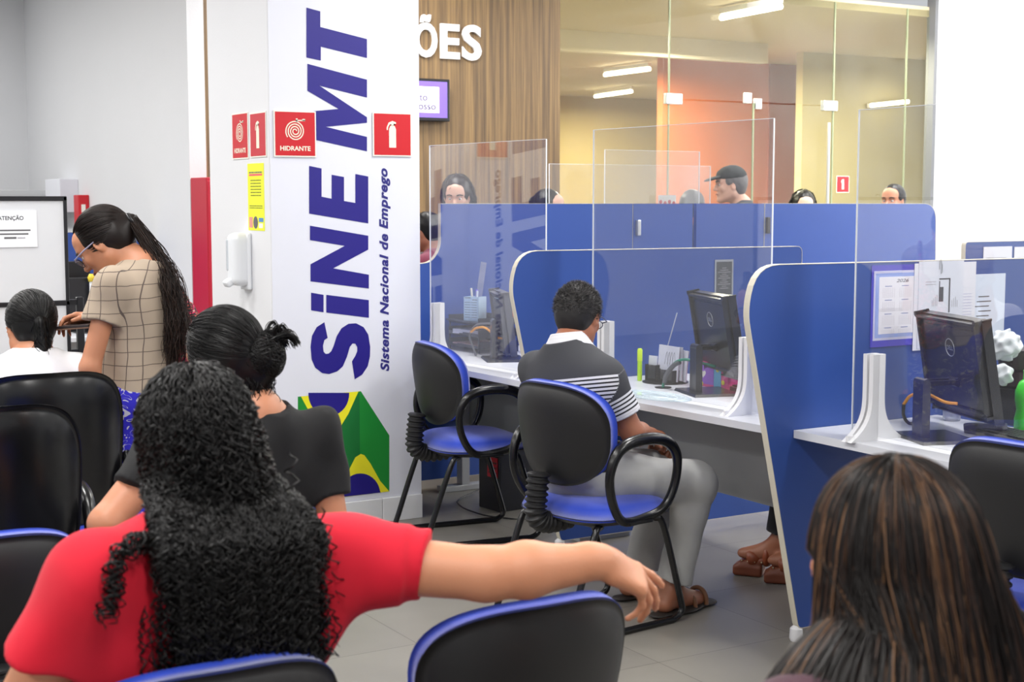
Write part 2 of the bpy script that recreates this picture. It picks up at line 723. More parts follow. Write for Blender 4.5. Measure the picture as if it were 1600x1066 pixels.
# ================================================================ THE SETTING
W_WALL = mat('wall_paint', (220, 221, 225), 0.75, var=0.02, vscale=2.5, bump=0.12, bscale=90)
W_LEFT = mat('wall_paint_left', (216, 217, 220), 0.7, var=0.02, vscale=2, bump=0.15, bscale=70)
W_BRIGHT = mat('wall_paint_bright', (244, 245, 247), 0.8, var=0.01)
OCHRE = mat('ochre_wall_paint', (196, 182, 134), 0.8, var=0.04, vscale=1.2)
OCHRE2 = mat('ochre_wall_paint_far', (192, 170, 112), 0.8, var=0.04, vscale=1.0)
ORANGE = mat('orange_wall_paint', (206, 116, 66), 0.8, var=0.06, vscale=1.0)
BROWN = mat('terracotta_wall_paint', (158, 82, 46), 0.8, var=0.05, vscale=1.5)
BEAMW = mat('bulkhead_paint', (226, 212, 186), 0.8, var=0.03, vscale=1.0)
CEIL = mat('ceiling_paint', (236, 236, 234), 0.85)
CEIL2 = mat('side_room_ceiling_paint', (205, 190, 160), 0.85)


def tile_floor_mat():
    m = bpy.data.materials.new('grey_porcelain_tiles')
    m.use_nodes = True
    nt = m.node_tree
    b = nt.nodes['Principled BSDF']
    tc = nt.nodes.new('ShaderNodeTexCoord')
    mp = nt.nodes.new('ShaderNodeMapping')
    mp.inputs['Location'].default_value = (0.22, 0.13, 0)
    br = nt.nodes.new('ShaderNodeTexBrick')
    br.offset = 0.0
    br.inputs['Scale'].default_value = 1.0
    br.inputs['Brick Width'].default_value = 0.6
    br.inputs['Row Height'].default_value = 0.6
    br.inputs['Mortar Size'].default_value = 0.0022
    br.inputs['Mortar Smooth'].default_value = 0.2
    br.inputs['Color1'].default_value = srgb(140, 136, 128)
    br.inputs['Color2'].default_value = srgb(133, 129, 122)
    br.inputs['Mortar'].default_value = srgb(104, 100, 94)
    n = nt.nodes.new('ShaderNodeTexNoise')
    n.inputs['Scale'].default_value = 1.8
    n.inputs['Detail'].default_value = 6
    mx = nt.nodes.new('ShaderNodeMix')
    mx.data_type = 'RGBA'
    mx.blend_type = 'MULTIPLY'
    mx.inputs[0].default_value = 1.0
    cr = nt.nodes.new('ShaderNodeValToRGB')
    cr.color_ramp.elements[0].position = 0.3
    cr.color_ramp.elements[0].color = (0.80, 0.80, 0.80, 1)
    cr.color_ramp.elements[1].position = 0.75
    nt.links.new(tc.outputs['Object'], mp.inputs['Vector'])
    nt.links.new(mp.outputs['Vector'], br.inputs['Vector'])
    nt.links.new(tc.outputs['Object'], n.inputs['Vector'])
    nt.links.new(n.outputs['Fac'], cr.inputs[0])
    nt.links.new(br.outputs['Color'], mx.inputs[6])
    nt.links.new(cr.outputs[0], mx.inputs[7])
    nt.links.new(mx.outputs[2], b.inputs['Base Color'])
    b.inputs['Roughness'].default_value = 0.33
    return m


def wood_wall_mat():
    m = bpy.data.materials.new('striped_wood_laminate')
    m.use_nodes = True
    nt = m.node_tree
    b = nt.nodes['Principled BSDF']
    tc = nt.nodes.new('ShaderNodeTexCoord')
    mp = nt.nodes.new('ShaderNodeMapping')
    mp.inputs['Scale'].default_value = (1, 22, 0.5)
    n = nt.nodes.new('ShaderNodeTexNoise')
    n.inputs['Scale'].default_value = 1.6
    n.inputs['Detail'].default_value = 7
    n.inputs['Roughness'].default_value = 0.65
    mp2 = nt.nodes.new('ShaderNodeMapping')
    mp2.inputs['Scale'].default_value = (1, 90, 1.6)
    n2 = nt.nodes.new('ShaderNodeTexNoise')
    n2.inputs['Scale'].default_value = 1.0
    n2.inputs['Detail'].default_value = 4
    ad = nt.nodes.new('ShaderNodeMath')
    ad.operation = 'MULTIPLY_ADD'
    ad.inputs[1].default_value = 0.35
    cr = nt.nodes.new('ShaderNodeValToRGB')
    e = cr.color_ramp.elements
    e[0].position = 0.46; e[0].color = srgb(84, 68, 50)
    e[1].position = 0.84; e[1].color = srgb(158, 128, 84)
    e2 = e.new(0.62); e2.color = srgb(120, 96, 66)
    nt.links.new(tc.outputs['Object'], mp.inputs['Vector'])
    nt.links.new(tc.outputs['Object'], mp2.inputs['Vector'])
    nt.links.new(mp.outputs['Vector'], n.inputs['Vector'])
    nt.links.new(mp2.outputs['Vector'], n2.inputs['Vector'])
    nt.links.new(n2.outputs['Fac'], ad.inputs[0])
    nt.links.new(n.outputs['Fac'], ad.inputs[2])
    nt.links.new(ad.outputs[0], cr.inputs[0])
    nt.links.new(cr.outputs[0], b.inputs['Base Color'])
    b.inputs['Roughness'].default_value = 0.5
    return m


def struct(name, bm, m, parent=None, **k):
    o = obj(name, bm, m, parent, **k)
    if parent is None:
        o['kind'] = 'structure'
    return o


ZC = 3.4
YL = 2.89                      # plane of the left wall
XW = -8.6                      # plane of the wood wall and the glass front
struct('floor', box((-20, -7, -0.1), (4, 18, 0)), tile_floor_mat())
struct('ceiling', box((-12.9, -7, ZC), (2.0, 9.6, ZC + 0.1)), CEIL)
struct('wall_left', box((-12.8, YL, 0), (XW, YL + 0.105, ZC)), W_LEFT)
struct('wall_far_left', box((-12.9, -7, 0), (-12.8, YL, ZC)), W_LEFT)
GY0 = P(875, 158, x=XW).y
GY1 = P(1467, 158, x=XW).y
struct('wall_wood', box((XW - 0.1, YL + 0.105, 0), (XW, GY0, ZC)), wood_wall_mat())
struct('wall_right', box((XW - 0.05, GY1, 0), (2.0, GY1 + 0.12, ZC)), W_BRIGHT)

# the room behind the glass front
LP = 3.05
struct('wall_side_room', box((-18.1, 5.0, 0), (-18.0, 18, LP)), OCHRE2)
oy0, oy1, oy2 = P(1035, 200, x=-12.6).y, P(1200, 200, x=-12.6).y, P(1253, 200, x=-12.6).y
struct('wall_orange', box((-12.7, oy0, 0), (-12.6, oy1, LP)), ORANGE)
struct('wall_terracotta', box((-12.68, oy1, 0), (-12.58, oy2 + 0.3, LP)), BROWN)
ry = P(1253, 200, x=-11.4).y
struct('wall_ochre', box((-11.5, ry, 0), (-11.4, 15, LP)), OCHRE)
struct('trim_bulkhead', box((-11.1, 5.0, P(1040, 89, x=-11).z), (-11.0, P(1200, 100, x=-11).y, LP)), BEAMW)
struct('trim_side_room_ceiling', box((-18.1, 5.0, LP), (XW - 0.1, 18, LP + 0.08)), CEIL2)

# glass front: fixed panes, two door leaves, patch fittings
GLASS = clear_mat('clear_greenish_glass', (0.93, 0.94, 0.86), 1.32, 0.025)
GEDGE = mat('glass_edge', (138, 146, 112), 0.3, var=0.05)
STEEL = mat('brushed_metal', (205, 208, 210), 0.3, 0.8)
ALU = mat('grey_aluminium_channel', (128, 130, 134), 0.45, 0.4)
zdoor = P(1187, 160, x=XW).z
y1, y2, y3, y4 = [P(q, 158, x=XW).y for q in (1057, 1190, 1315, 1428)]


def pane(name, ya, yb, za, zb):
    o = struct(name, box((XW - 0.10, ya + 0.003, za), (XW - 0.09, yb - 0.003, zb)), GLASS)
    bm = bmesh.new()
    for yy in (ya, yb - 0.006):
        add_box(bm, (XW - 0.101, yy, za), (XW - 0.089, yy + 0.006, zb))
    obj('glass_edge', bm, GEDGE, o)
    return o


pane('window_1', GY0, y1, 0.0, ZC - 0.3)
pane('window_2', y1, y3, zdoor + 0.008, ZC - 0.3)
pane('window_3', y3, y4, 0.0, ZC - 0.3)
pane('window_4', y4, GY1 - 0.02, 0.0, ZC - 0.3)
d1 = pane('door_1', y1, y2, 0.01, zdoor)
d2 = pane('door_2', y2, y3, 0.01, zdoor)
obj('door_handle', tube([(XW - 0.04, y3 - 0.09, 0.75), (XW - 0.04, y3 - 0.09, 2.15)], 0.012), STEEL, d2)


def fitting(nm, yc, w, par, z):
    obj(nm, box((XW - 0.115, yc - w / 2, z - 0.035), (XW - 0.075, yc + w / 2, z + 0.045), 0.005), STEEL, par)


fitting('patch_fitting', y1 + 0.04, 0.15, d1, zdoor)
fitting('patch_fitting', y3 - 0.04, 0.15, d2, zdoor)
fitting('lock_plate', y2 - 0.06, 0.06, d1, zdoor + 0.03)
fitting('lock_plate', y2 + 0.04, 0.06, d2, zdoor - 0.01)
struct('trim_glass_channel', box((XW - 0.12, GY1 - 0.035, 0), (XW - 0.03, GY1 - 0.001, ZC)), ALU)

TUBE = mat('lit_tube', (255, 250, 235), 0.5, emit=(255, 247, 228), estr=9)
TUBE_BODY = mat('lamp_batten', (236, 234, 228), 0.5)
for (a, b, lab) in (((1127, 28), (1220, 10), 'lit tube lamp on the ceiling behind the glass front, nearest and topmost in the picture'),
                    ((945, 117), (1015, 108), 'lit tube lamp deep behind the glass, upper of the two at left'),
                    ((930, 151), (987, 143), 'lit tube lamp deep behind the glass, lower of the two at left'),
                    ((1372, 164), (1430, 158), 'short glowing tube standing in for lamp reflections at the right end of the glass front')):  # the last is a lamp reflection in the glass, built as a glowing tube
    zz = 2.96
    if a[0] == 1372:
        A, B = P(*a, x=-11.2), P(*b, x=-11.2)
        A.x = B.x = -11.3
    else:
        A, B = P(*a, z=zz), P(*b, z=zz)
    t = thing('tube_lamp_or_reflection', lab, 'lamp', (A + B) / 2, 0, 'tube lamps behind the glass front')
    c = (A + B) / 2
    obj('lamp_tube', tube([A - c, B - c], 0.022), TUBE, t, smooth=True)
    up = Vector((0, 0, 0.05)) if a[0] != 1372 else Vector((-0.04, 0, 0))
    hw = Vector((0.03, 0.03, 0.025))
    obj('lamp_body', tube([A - c + up, B - c + up], 0.03, 4), TUBE_BODY, t)

# the column with the printed banner
XC, CY0, CY1 = -6.222, 2.462, 3.222
struct('wall_column', box((XC - 0.80, CY0, 0), (XC, CY1, ZC), 0.004, 1), W_WALL)
for i, (ya, yb) in enumerate(((CY0, CY0 + 0.30), (CY0 + 0.303, CY0 + 0.543), (CY0 + 0.546, CY1))):
    struct('baseboard_column', box((XC - 0.01, ya, 0), (XC + 0.012, yb, 0.118), 0.002, 1), mat('white_glazed_tile', (232, 233, 235), 0.3, var=0.01))
struct('baseboard_column_side', box((XC - 0.80, CY0 - 0.012, 0), (XC - 0.012, CY0 + 0.005, 0.118), 0.002, 1), MATS['white_glazed_tile'])

BANNER = mat('white_vinyl_print', (224, 226, 236), 0.45, var=0.006)
INK = mat('deep_blue_ink', (32, 21, 128), 0.45)
INK2 = mat('violet_blue_ink', (40, 38, 122), 0.45)
def on_banner(pxs, depth):
    return [P(a, b, x=XC + 0.003 + depth) for a, b in pxs]


def z2(*q): return [(320 + a / 2.5375, b / 2.5375) for a, b in q]
def z3(*q): return [(320 + a / 2.3175, 400 + b / 2.3175) for a, b in q]


def flat_poly(name, pts, m, par):
    """pts in banner coordinates (across, height, depth)"""
    from mathutils.geometry import tessellate_polygon
    vs = [Vector(p) for p in pts]
    tris = []
    for a_, b_, c_ in tessellate_polygon([vs]):
        n_ = (vs[b_] - vs[a_]).cross(vs[c_] - vs[a_])
        if n_.length > 1e-9:
            tris.append((a_, b_, c_) if n_.x > 0 else (a_, c_, b_))
    me = bpy.data.meshes.new(name)
    me.from_pydata([tuple(v) for v in vs], [], tris)
    return link_mesh(name, me, m, par)


def arc_px(cx, cy, r, a0, a1, n=18, ry=None):
    ry = ry or r
    return [(cx + r * cos(radians(a0 + (a1 - a0) * i / n)), cy + ry * sin(radians(a0 + (a1 - a0) * i / n))) for i in range(n + 1)]


CYM = (CY0 + CY1) / 2
boff = Vector((XC, CYM, 0))
S_pts = [(433, 240), (405, 258), (388, 290), (383, 330), (387, 375), (400, 405), (425, 424), (450, 428), (480, 418), (500, 400), (515, 365), (525, 330), (535, 317), (545, 318), (552, 330), (552, 345), (545, 362), (533, 382), (543, 447), (570, 430), (590, 400), (598, 365), (599, 330), (592, 285), (575, 258), (548, 244), (520, 246), (495, 262), (478, 290), (467, 325), (458, 345), (448, 354), (438, 355), (430, 347), (428, 325), (433, 305), (445, 297)]
G1, G2 = mat('flag_green', (28, 140, 52), 0.45), mat('flag_dark_green', (20, 112, 50), 0.45)
YEL = mat('flag_yellow', (240, 232, 40), 0.45)
PIECES = [
    ('letter_t', z2((403, 30), (458, 45), (458, 107), (643, 155), (643, 230), (460, 185), (460, 240), (403, 228)), INK, .0012),
    ('letter_m', z2((407, 253), (643, 316), (643, 387), (455, 340), (643, 465), (643, 487), (480, 503), (643, 543), (643, 600), (407, 548), (407, 443), (530, 432), (407, 360)), INK, .0012),
    ('letter_e', z2((414, 658), (463, 668), (463, 780), (503, 788), (503, 693), (552, 702), (552, 797), (597, 805), (597, 690), (648, 700), (648, 886), (414, 847)), INK, .0012),
    ('letter_n', z2((417, 895), (648, 935), (648, 990)) + z3((465, 45), (594, 68), (594, 118), (383, 92), (383, 30)) + z2((555, 975), (417, 952)), INK, .0012),
    ('letter_i_dot', z3((385, 133), (430, 141), (430, 204), (385, 197)), INK, .0012),
    ('letter_i', z3((440, 141), (594, 160), (594, 224), (440, 205)), INK, .0012),
    ('letter_s', z3(*S_pts), INK, .0012),
    ('emblem_green', z3((337, 510), (565, 490), (668, 650), (668, 853), (337, 893)), G1, .0008),
    ('emblem_dark_green', z3((462, 652), (560, 492), (562, 717), (478, 877), (400, 886), (400, 760)), G2, .0012),
    ('emblem_yellow', z3((348, 509), (565, 490), (556, 492), (520, 572), (478, 640), (462, 650), (440, 640), (392, 590)), YEL, .0016),
    ('emblem_yellow', z3((565, 717), (578, 722), (600, 752), (635, 815), (668, 853), (478, 877), (492, 835), (545, 730)), YEL, .0016),
    ('emblem_blue_disc', z3(*arc_px(449, 500, 74, -3, 183, ry=80)), INK, .002),
    ('emblem_blue_disc', z3(*([(493, 874)] + arc_px(564, 862, 71, 180, 357, ry=74)[1:] + [(636, 857)])), INK, .002),
]


def make_banner(label, loc, rz):
    ban = thing('banner', label, 'banner', loc, rz)
    obj('vinyl_sheet', box((0, CY0 - CYM + 0.004, 0.12), (0.003, CY1 - CYM - 0.001, ZC - 0.01)), BANNER, ban)
    for nm, pts, m_, dep in PIECES:
        flat_poly(nm, [v - boff for v in on_banner(pts, dep)], m_, ban)
    a0, a1 = P(607.5, 580, x=XC + .0042), P(607.5, 263, x=XC + .0042)
    lettering('subtitle', ban, INK2, [(('Sistema Nacional de Emprego', a0 - boff, (0, 0, 1), (0, -1, 0)), dict(width=a1.z - a0.z, height=0.044, bold=0.036, shear=0.25, spacing=1.08))])


make_banner('tall white vinyl banner reading SiNE MT covering the front of the column', (XC, CYM, 0), 0)
make_banner('matching banner on the right side of the column, seen mirrored in the far acrylic screen', (XC - 0.40, CY1, 0), pi / 2)

# ================================================================ SIGNS
RED = mat('sign_red', (198, 18, 32), 0.4)
RED2 = mat('sign_red_faded', (196, 44, 56), 0.45)
SIGNW = mat('sign_white', (238, 236, 226), 0.5)
CREAM = mat('glow_cream_ink', (235, 232, 212), 0.5)


def wall_sign(label, quad, plane, kind, m=RED, txt=None):
    """quad = two opposite corners in the photo; plane = ('x'|'y', value, outward sign)."""
    ax, val, sg = plane
    A, B = P(*quad[0], **{ax: val}), P(*quad[1], **{ax: val})
    w = abs((B - A).x if ax == 'y' else (B - A).y)
    h = abs(A.z - B.z)
    c = (A + B) / 2
    rz = 0 if ax == 'y' else pi / 2        # local x = to the viewer's right, local -y = outward
    t = thing('safety_sign', label, 'sign', c, rz)
    obj('sign_border', box((-w / 2, -0.003, -h / 2), (w / 2, 0.0, h / 2)), SIGNW, t)
    obj('sign_plate', box((-w / 2 * .94, -0.0038, -h / 2 * .94), (w / 2 * .94, -0.0005, h / 2 * .94)), m, t)
    bm = bmesh.new()
    s = min(w, h)
    cz = 0.06 * h if kind == 'hose' else 0
    if kind == 'hose':
        sp = []
        for i in range(110):
            a = i / 109 * 2 * pi * 3.6
            r = s * (0.03 + 0.20 * i / 109)
            sp.append((r * cos(a) * min(1, w / h * 1.0), -0.0042, cz + r * sin(a)))
        pts = [Vector(p) for p in sp]
        for p, q in zip(pts, pts[1:]):
            d = (q - p); n = Vector((-d.z, 0, d.x)).normalized() * s * 0.013
            bm.faces.new([bm.verts.new(v) for v in (p - n, q - n, q + n, p + n)])
        for bx in ((0.02, 0.20, 0.24, 0.255), (0.02, 0.18, 0.06, 0.285), (0.17, 0.205, 0.24, 0.275)):
            bm.faces.new([bm.verts.new(Vector((x * w, -0.0042, z * h + 0.06 * h * 0))) for x, z in ((bx[0], bx[1] + .08), (bx[2], bx[1] + .08), (bx[2], bx[3] + .05), (bx[0], bx[3] + .05))])
    elif kind == 'ext':
        bd = [(-.09, -.30), (.09, -.30), (.09, .12), (.06, .19), (.03, .21), (-.03, .21), (-.06, .19), (-.09, .12)]
        hd = [(-.03, .20), (.03, .20), (.03, .25), (.09, .24), (.09, .28), (.0, .31), (-.10, .27), (-.15, .16), (-.15, .10), (-.12, .10), (-.11, .17), (-.07, .23), (-.03, .235)]
        for poly in (bd, hd):
            f = bm.faces.new([bm.verts.new((x * w * min(1.0, h / w), -0.0042, z * h)) for x, z in poly])
        bmesh.ops.triangulate(bm, faces=bm.faces)
    obj('pictogram', bm, CREAM, t)
    if txt:
        lettering('sign_text', t, CREAM, [((txt, Vector((0, -0.0042, -0.36 * h)), (1, 0, 0), (0, 0, 1)), dict(width=w * 0.72, height=h * 0.10, bold=0.03, align='C'))])
    return t


wall_sign('red HIDRANTE sign with spiral hose on the front of the white column', ((427, 172), (494, 246)), ('x', XC + 0.006, 1), 'hose', RED, 'HIDRANTE')
wall_sign('red fire extinguisher sign over the banner at the right of the column front', ((582, 175), (643, 245)), ('x', XC + 0.006, 1), 'ext', RED)
wall_sign('narrow-looking red HIDRANTE sign on the left side of the column', ((363, 178), (389, 248)), ('y', CY0 - 0.001, -1), 'hose', RED, 'HIDRANTE')
wall_sign('faded red extinguisher sign beside the column corner on its left side', ((391, 177), (417, 245)), ('y', CY0 - 0.001, -1), 'ext', RED2, None)
wall_sign('small red extinguisher sign stuck on the glass front right of the doors', ((1307, 275), (1326, 301)), ('x', XW - 0.08, 1), 'ext', RED)
wall_sign('tiny red sign on the far left wall behind the whiteboard', ((112, 303), (122, 329)), ('y', YL - 0.001, -1), 'ext', RED)

q_ = wall_sign('red extinguisher sign on the right side of the column, seen only mirrored', ((582, 175), (643, 245)), ('x', XC + 0.006, 1), 'ext', RED)
q_.location = (XC - 0.60, CY1 + 0.006, q_.location.z)
q_.rotation_euler.z = pi

# yellow notice
A, B = P(387, 256, y=CY0), P(414, 361, y=CY0)
nt_ = thing('notice', 'bright yellow paper notice taped on the left side of the column', 'notice', ((A.x + B.x) / 2, CY0, (A.z + B.z) / 2))
w, h = abs(B.x - A.x), abs(A.z - B.z)
obj('paper', box((-w / 2, -0.0015, -h / 2), (w / 2, -0.0002, h / 2)), mat('yellow_paper', (232, 238, 52), 0.6), nt_)


def text_lines(name, par, m, rows, y, ax='x'):
    """Rows of unreadably small print: (x0, x1, z, thickness)."""
    bm = bmesh.new()
    rg = random.Random(len(rows) + int(abs(y) * 1000))
    for x0, x1, z, t in rows:
        x = x0
        while x < x1:
            l = (x1 - x0) * rg.uniform(0.05, 0.16)
            e = min(x + l, x1)
            if ax == 'x':
                q = [(x, y, z), (e, y, z), (e, y, z + t), (x, y, z + t)]
            else:
                q = [(x, z, y), (e, z, y), (e, z + t, y), (x, z + t, y)]
            bm.faces.new([bm.verts.new(v) for v in q])
            x = e + (x1 - x0) * 0.018
    return obj(name, bm, m, par)


DK = mat('print_grey', (96, 96, 100), 0.6)
DK2 = mat('print_light_grey', (168, 168, 176), 0.6)
rows = [(-.32 * w, .32 * w, h * (0.24 - 0.045 * i), h * .016) for i in range(6)] + [(-.4 * w, .4 * w, h * -.14, h * .014), (-.4 * w, .4 * w, h * -.17, h * .014)]
text_lines('small_print', nt_, mat('print_olive', (120, 124, 40), 0.6), rows, -0.0018)
obj('heading_bar', box((-.4 * w, -0.002, h * .315), (.4 * w, -0.0016, h * .345)), mat('print_pink', (226, 96, 110), 0.6), nt_)
text_lines('heading', nt_, DK, [(-.4 * w, .4 * w, h * .355, h * .02)], -0.0018)
obj('stamp', box((-.44 * w, -0.002, -h * .46), (-.22 * w, -0.0016, -h * .30)), mat('print_pale_red', (222, 150, 140), 0.6), nt_)
obj('stamp', lathe([(0.14 * w, -0.0002), (0.14 * w, 0.0002)], (-.04 * w, -0.0018, -h * .38), 16, (0, 1, 0)), DK, nt_)
obj('stamp', box((.16 * w, -0.002, -h * .37), (.44 * w, -0.0016, -h * .31)), mat('print_blue', (80, 140, 196), 0.6), nt_)
obj('stamp', box((.16 * w, -0.002, -h * .46), (.40 * w, -0.0016, -h * .39)), SIGNW, nt_)

# wall dispenser
A, B = P(352, 366, y=CY0 - 0.09), P(394, 452, y=CY0)
t = thing('gel_dispenser', 'white plastic gel dispenser mounted on the left side of the column', 'dispenser', ((A.x + B.x) / 2 , CY0, B.z))
WPL = mat('white_plastic', (228, 231, 236), 0.3)
GPL = mat('pale_grey_plastic', (196, 202, 210), 0.2, coat=0.5)
sdf_h = 0.004
bx = np.array(t.location)
sdf_obj('dispenser_body', [rbox(bx + [0, -0.045, 0.14], (0.056, 0.045, 0.125), None, 0.035, 0.02), rbox(bx + [0, -0.01, 0.13], (0.058, 0.01, 0.135), None, 0.008, 0.004)], 0.004, WPL, t)
sdf_obj('viewing_window', [rbox(bx + [-0.03, -0.075, 0.16], (0.02, 0.018, 0.08), None, 0.015, 0.01)], 0.004, GPL, t)
sdf_obj('push_lever', [rbox(bx + [-0.01, -0.085, 0.035], (0.03, 0.03, 0.018), rotx(0.5), 0.012, 0.01)], 0.004, WPL, t)

# red fire-hose cabinet behind the column
A, B = P(323, 277, x=-8.3), P(345, 490, x=-8.3)
t = thing('hose_cabinet', 'tall red fire hose cabinet standing between the left wall end and the column', 'cabinet', (-8.45, A.y + 0.25, 0))
CR = mat('cabinet_red', (186, 28, 52), 0.45, var=0.03)
obj('cabinet_body', box((-0.145, -0.25, 0.1), (0.14, 0.25, A.z), 0.005), CR, t)
obj('cabinet_door', box((0.14, -0.245, 0.13), (0.15, 0.245, A.z - 0.02), 0.003), CR, t)
q = P(334, 345, x=-8.3)
obj('finger_pull', tube([(0.152, (q.y - A.y - 0.25) + 0.028 * sin(a), q.z + 0.05 * cos(a)) for a in np.linspace(0.1, pi - 0.1, 12)], 0.003, 6), mat('dark_red', (120, 16, 32), 0.5), t)

# ============================================== wood wall lettering and screen
WW = thing('wall_lettering', 'white raised capital letters on the wood wall', 'letters', (XW, 4.0, 2.4))
LW = mat('white_acrylic_letter', (246, 246, 246), 0.35)


def solid_letter(ch, x0, x1, yb, yt):
    o0, o1 = P(x0, yb, x=XW + 0.02), P(x1, yb, x=XW + 0.02)
    top = P(x0, yt, x=XW + 0.02)
    off = WW.location
    V, fs = text_mesh(ch, o0 - off, (0, 1, 0), (0, 0, 1), width=o1.y - o0.y, height=top.z - o0.z, bold=0.03)
    bm = bmesh.new()
    vv = [bm.verts.new(v) for v in V]
    for f in fs:
        bm.faces.new([vv[i] for i in f])
    r = bmesh.ops.extrude_face_region(bm, geom=bm.faces[:])
    bmesh.ops.translate(bm, verts=[v for v in r['geom'] if isinstance(v, bmesh.types.BMVert)], vec=(-0.018, 0, 0))
    obj('letter', bm, LW, WW)


solid_letter('Õ', 648, 684, 86, 33)
solid_letter('E', 689, 719, 89, 35)
solid_letter('S', 723, 753, 91, 37)

# wall screen
A, B = P(612, 120, x=XW + 0.07), P(703, 190, x=XW + 0.07)
t = thing('television', 'wall-mounted screen with purple picture half hidden behind the column', 'television', (XW + 0.07, (A.y + B.y) / 2, (A.z + B.z) / 2))
w, h = B.y - A.y, A.z - B.z
BLK = mat('black_plastic', (26, 26, 30), 0.35)
obj('casing', box((-0.065, -w / 2, -h / 2), (0, w / 2, h / 2), 0.004), BLK, t)
obj('screen', box((-0.001, -w / 2 + .02, -h / 2 + .022), (0.002, w / 2 - .02, h / 2 - .018)), mat('lit_purple_screen', (120, 96, 190), 0.3, emit=(118, 92, 196), estr=0.75, var=0.12, vscale=6), t)
obj('picture_frame', box((0.002, -w * .36, -h * .31), (0.0028, w * .31, h * .31)), mat('lit_white_screen', (236, 232, 250), 0.3, emit=(236, 232, 250), estr=0.35), t)
lettering('screen_text', t, mat('screen_ink', (86, 74, 120), 0.5), [(('Mato', Vector((0.006, -w * .22, -h * .02)), (0, 1, 0), (0, 0, 1)), dict(width=w * .32, height=h * .17)), (('Grosso', Vector((0.006, -w * .236, -h * .23)), (0, 1, 0), (0, 0, 1)), dict(width=w * .48, height=h * .17))])

# ================================================================ COUNTER ROW
BLUE = mat('blue_laminate', (44, 76, 150), 0.42, var=0.03, vscale=3, bump=0.06, bscale=300)
EDGE = mat('cream_edge_band', (206, 200, 184), 0.45, var=0.04)
TOPW = mat('pale_grey_laminate', (214, 216, 222), 0.35, var=0.01)
APR = mat('grey_apron_laminate', (168, 170, 172), 0.5, var=0.02)
NAVY = mat('navy_laminate', (30, 46, 104), 0.5, var=0.03)
GLIDE = mat('white_glide', (225, 225, 228), 0.4)


def rnd(pts, r, n=6):
    out = []
    m = len(pts)
    for i in range(m):
        p, a, b = Vector(pts[i]), Vector(pts[i - 1]), Vector(pts[(i + 1) % m])
        rr = r[i]
        if rr <= 0:
            out.append(p); continue
        u, v = (a - p).normalized(), (b - p).normalized()
        for k in range(n + 1):
            t_ = k / n
            out.append((p + u * rr) * (1 - t_) ** 2 + p * 2 * t_ * (1 - t_) + (p + v * rr) * t_ ** 2)
    return out


def edge_band(bm, pts, x0, x1, t_=0.0025):
    """closed strip around outline pts (y,z), covering thickness x0..x1"""
    n = len(pts)
    nv = []
    for i in range(n):
        a, b = Vector(pts[i - 1]), Vector(pts[(i + 1) % n])
        d = (b - a).normalized()
        nv.append(Vector((d.y, -d.x)))
    area = sum(pts[i - 1][0] * pts[i][1] - pts[i][0] * pts[i - 1][1] for i in range(n))
    s = 1 if area > 0 else -1
    rings = []
    for p, m_ in zip(pts, nv):
        q = Vector(p) + m_ * t_ * s
        rings.append([bm.verts.new((x0, p[0], p[1])), bm.verts.new((x0, q.x, q.y)), bm.verts.new((x1, q.x, q.y)), bm.verts.new((x1, p[0], p[1]))])
    for i in range(n):
        A_, B_ = rings[i - 1], rings[i]
        for k in range(3):
            bm.faces.new((A_[k], A_[k + 1], B_[k + 1], B_[k]))
    return bm


def panel(par, nm, pts, th=0.026, m=BLUE, band=True):
    bm = bmesh.new()
    add_prism(bm, [tuple(p) for p in pts], (-th / 2, 0, 0), (0, 1, 0), (0, 0, 1), (1, 0, 0), th)
    p = obj(nm, bm, m, par)
    if band: obj('edge_band', edge_band(bmesh.new(), [tuple(q) for q in pts], -th / 2 - 0.001, th / 2 + 0.001), EDGE, par)
    return p


DX = (-6.83, -5.294, -3.76)
prof = rnd([(3.425, 0.05), (3.172, 1.17), (3.205, 1.328), (4.80, 1.322), (4.80, 0.05)], (0.02, 0.05, 0.10, 0.03, 0.02))
for k, lab in ((1, 'blue desk divider with cream edge behind the seated man in the striped polo'), (2, 'large blue desk divider with cream edge carrying the 2026 calendar')):
    t = thing('desk_divider', lab, 'divider', (DX[k], 0, 0))
    panel(t, 'divider_panel', prof)
    for yy in (3.43, 4.7):
        obj('glide', lathe([(0.0, 0), (0.02, 0), (0.024, 0.01), (0.022, 0.045), (0.012, 0.055), (0, 0.055)], (0 if yy > 4 else -0.005, yy, 0), 14), GLIDE, t, smooth=True, angle=40)

t = thing('partition', 'tall blue partition screening the people waiting at the back', 'partition', (DX[0], 0, 0))
s0, s1, s2 = 4.907, 5.352, 5.889
p0 = rnd([(3.425, 0.05), (3.2, 1.08), (3.30, 1.19), (3.60, 1.215), (3.655, 1.29), (3.655, 1.524), (s0 - .004, 1.523), (s0 - .004, 0.05)], (0, 0.05, 0.08, 0.04, 0.04, 0.0, 0, 0))
panel(t, 'partition_panel', p0)
for ya, yb in ((s0 + .002, s1 - .014), (s1 + .014, s2 - .003)):
    panel(t, 'partition_panel', [(ya, 0.05), (ya, 1.523), (yb, 1.522), (yb, 0.05)], band=False)
panel(t, 'partition_panel', rnd([(s2 + .003, 0.05), (s2 + .003, 1.522), (7.36, 1.518), (7.40, 0.05)], (0, 0, 0.11, 0)))
for yy, zz, hh, m in ((s0 + .03, 1.34, .09, STEEL), (s2 + .02, 1.34, .10, BLK)):
    obj('panel_latch', box((0.013, yy - .012, zz), (0.035, yy + .012, zz + hh), 0.004), m, t)

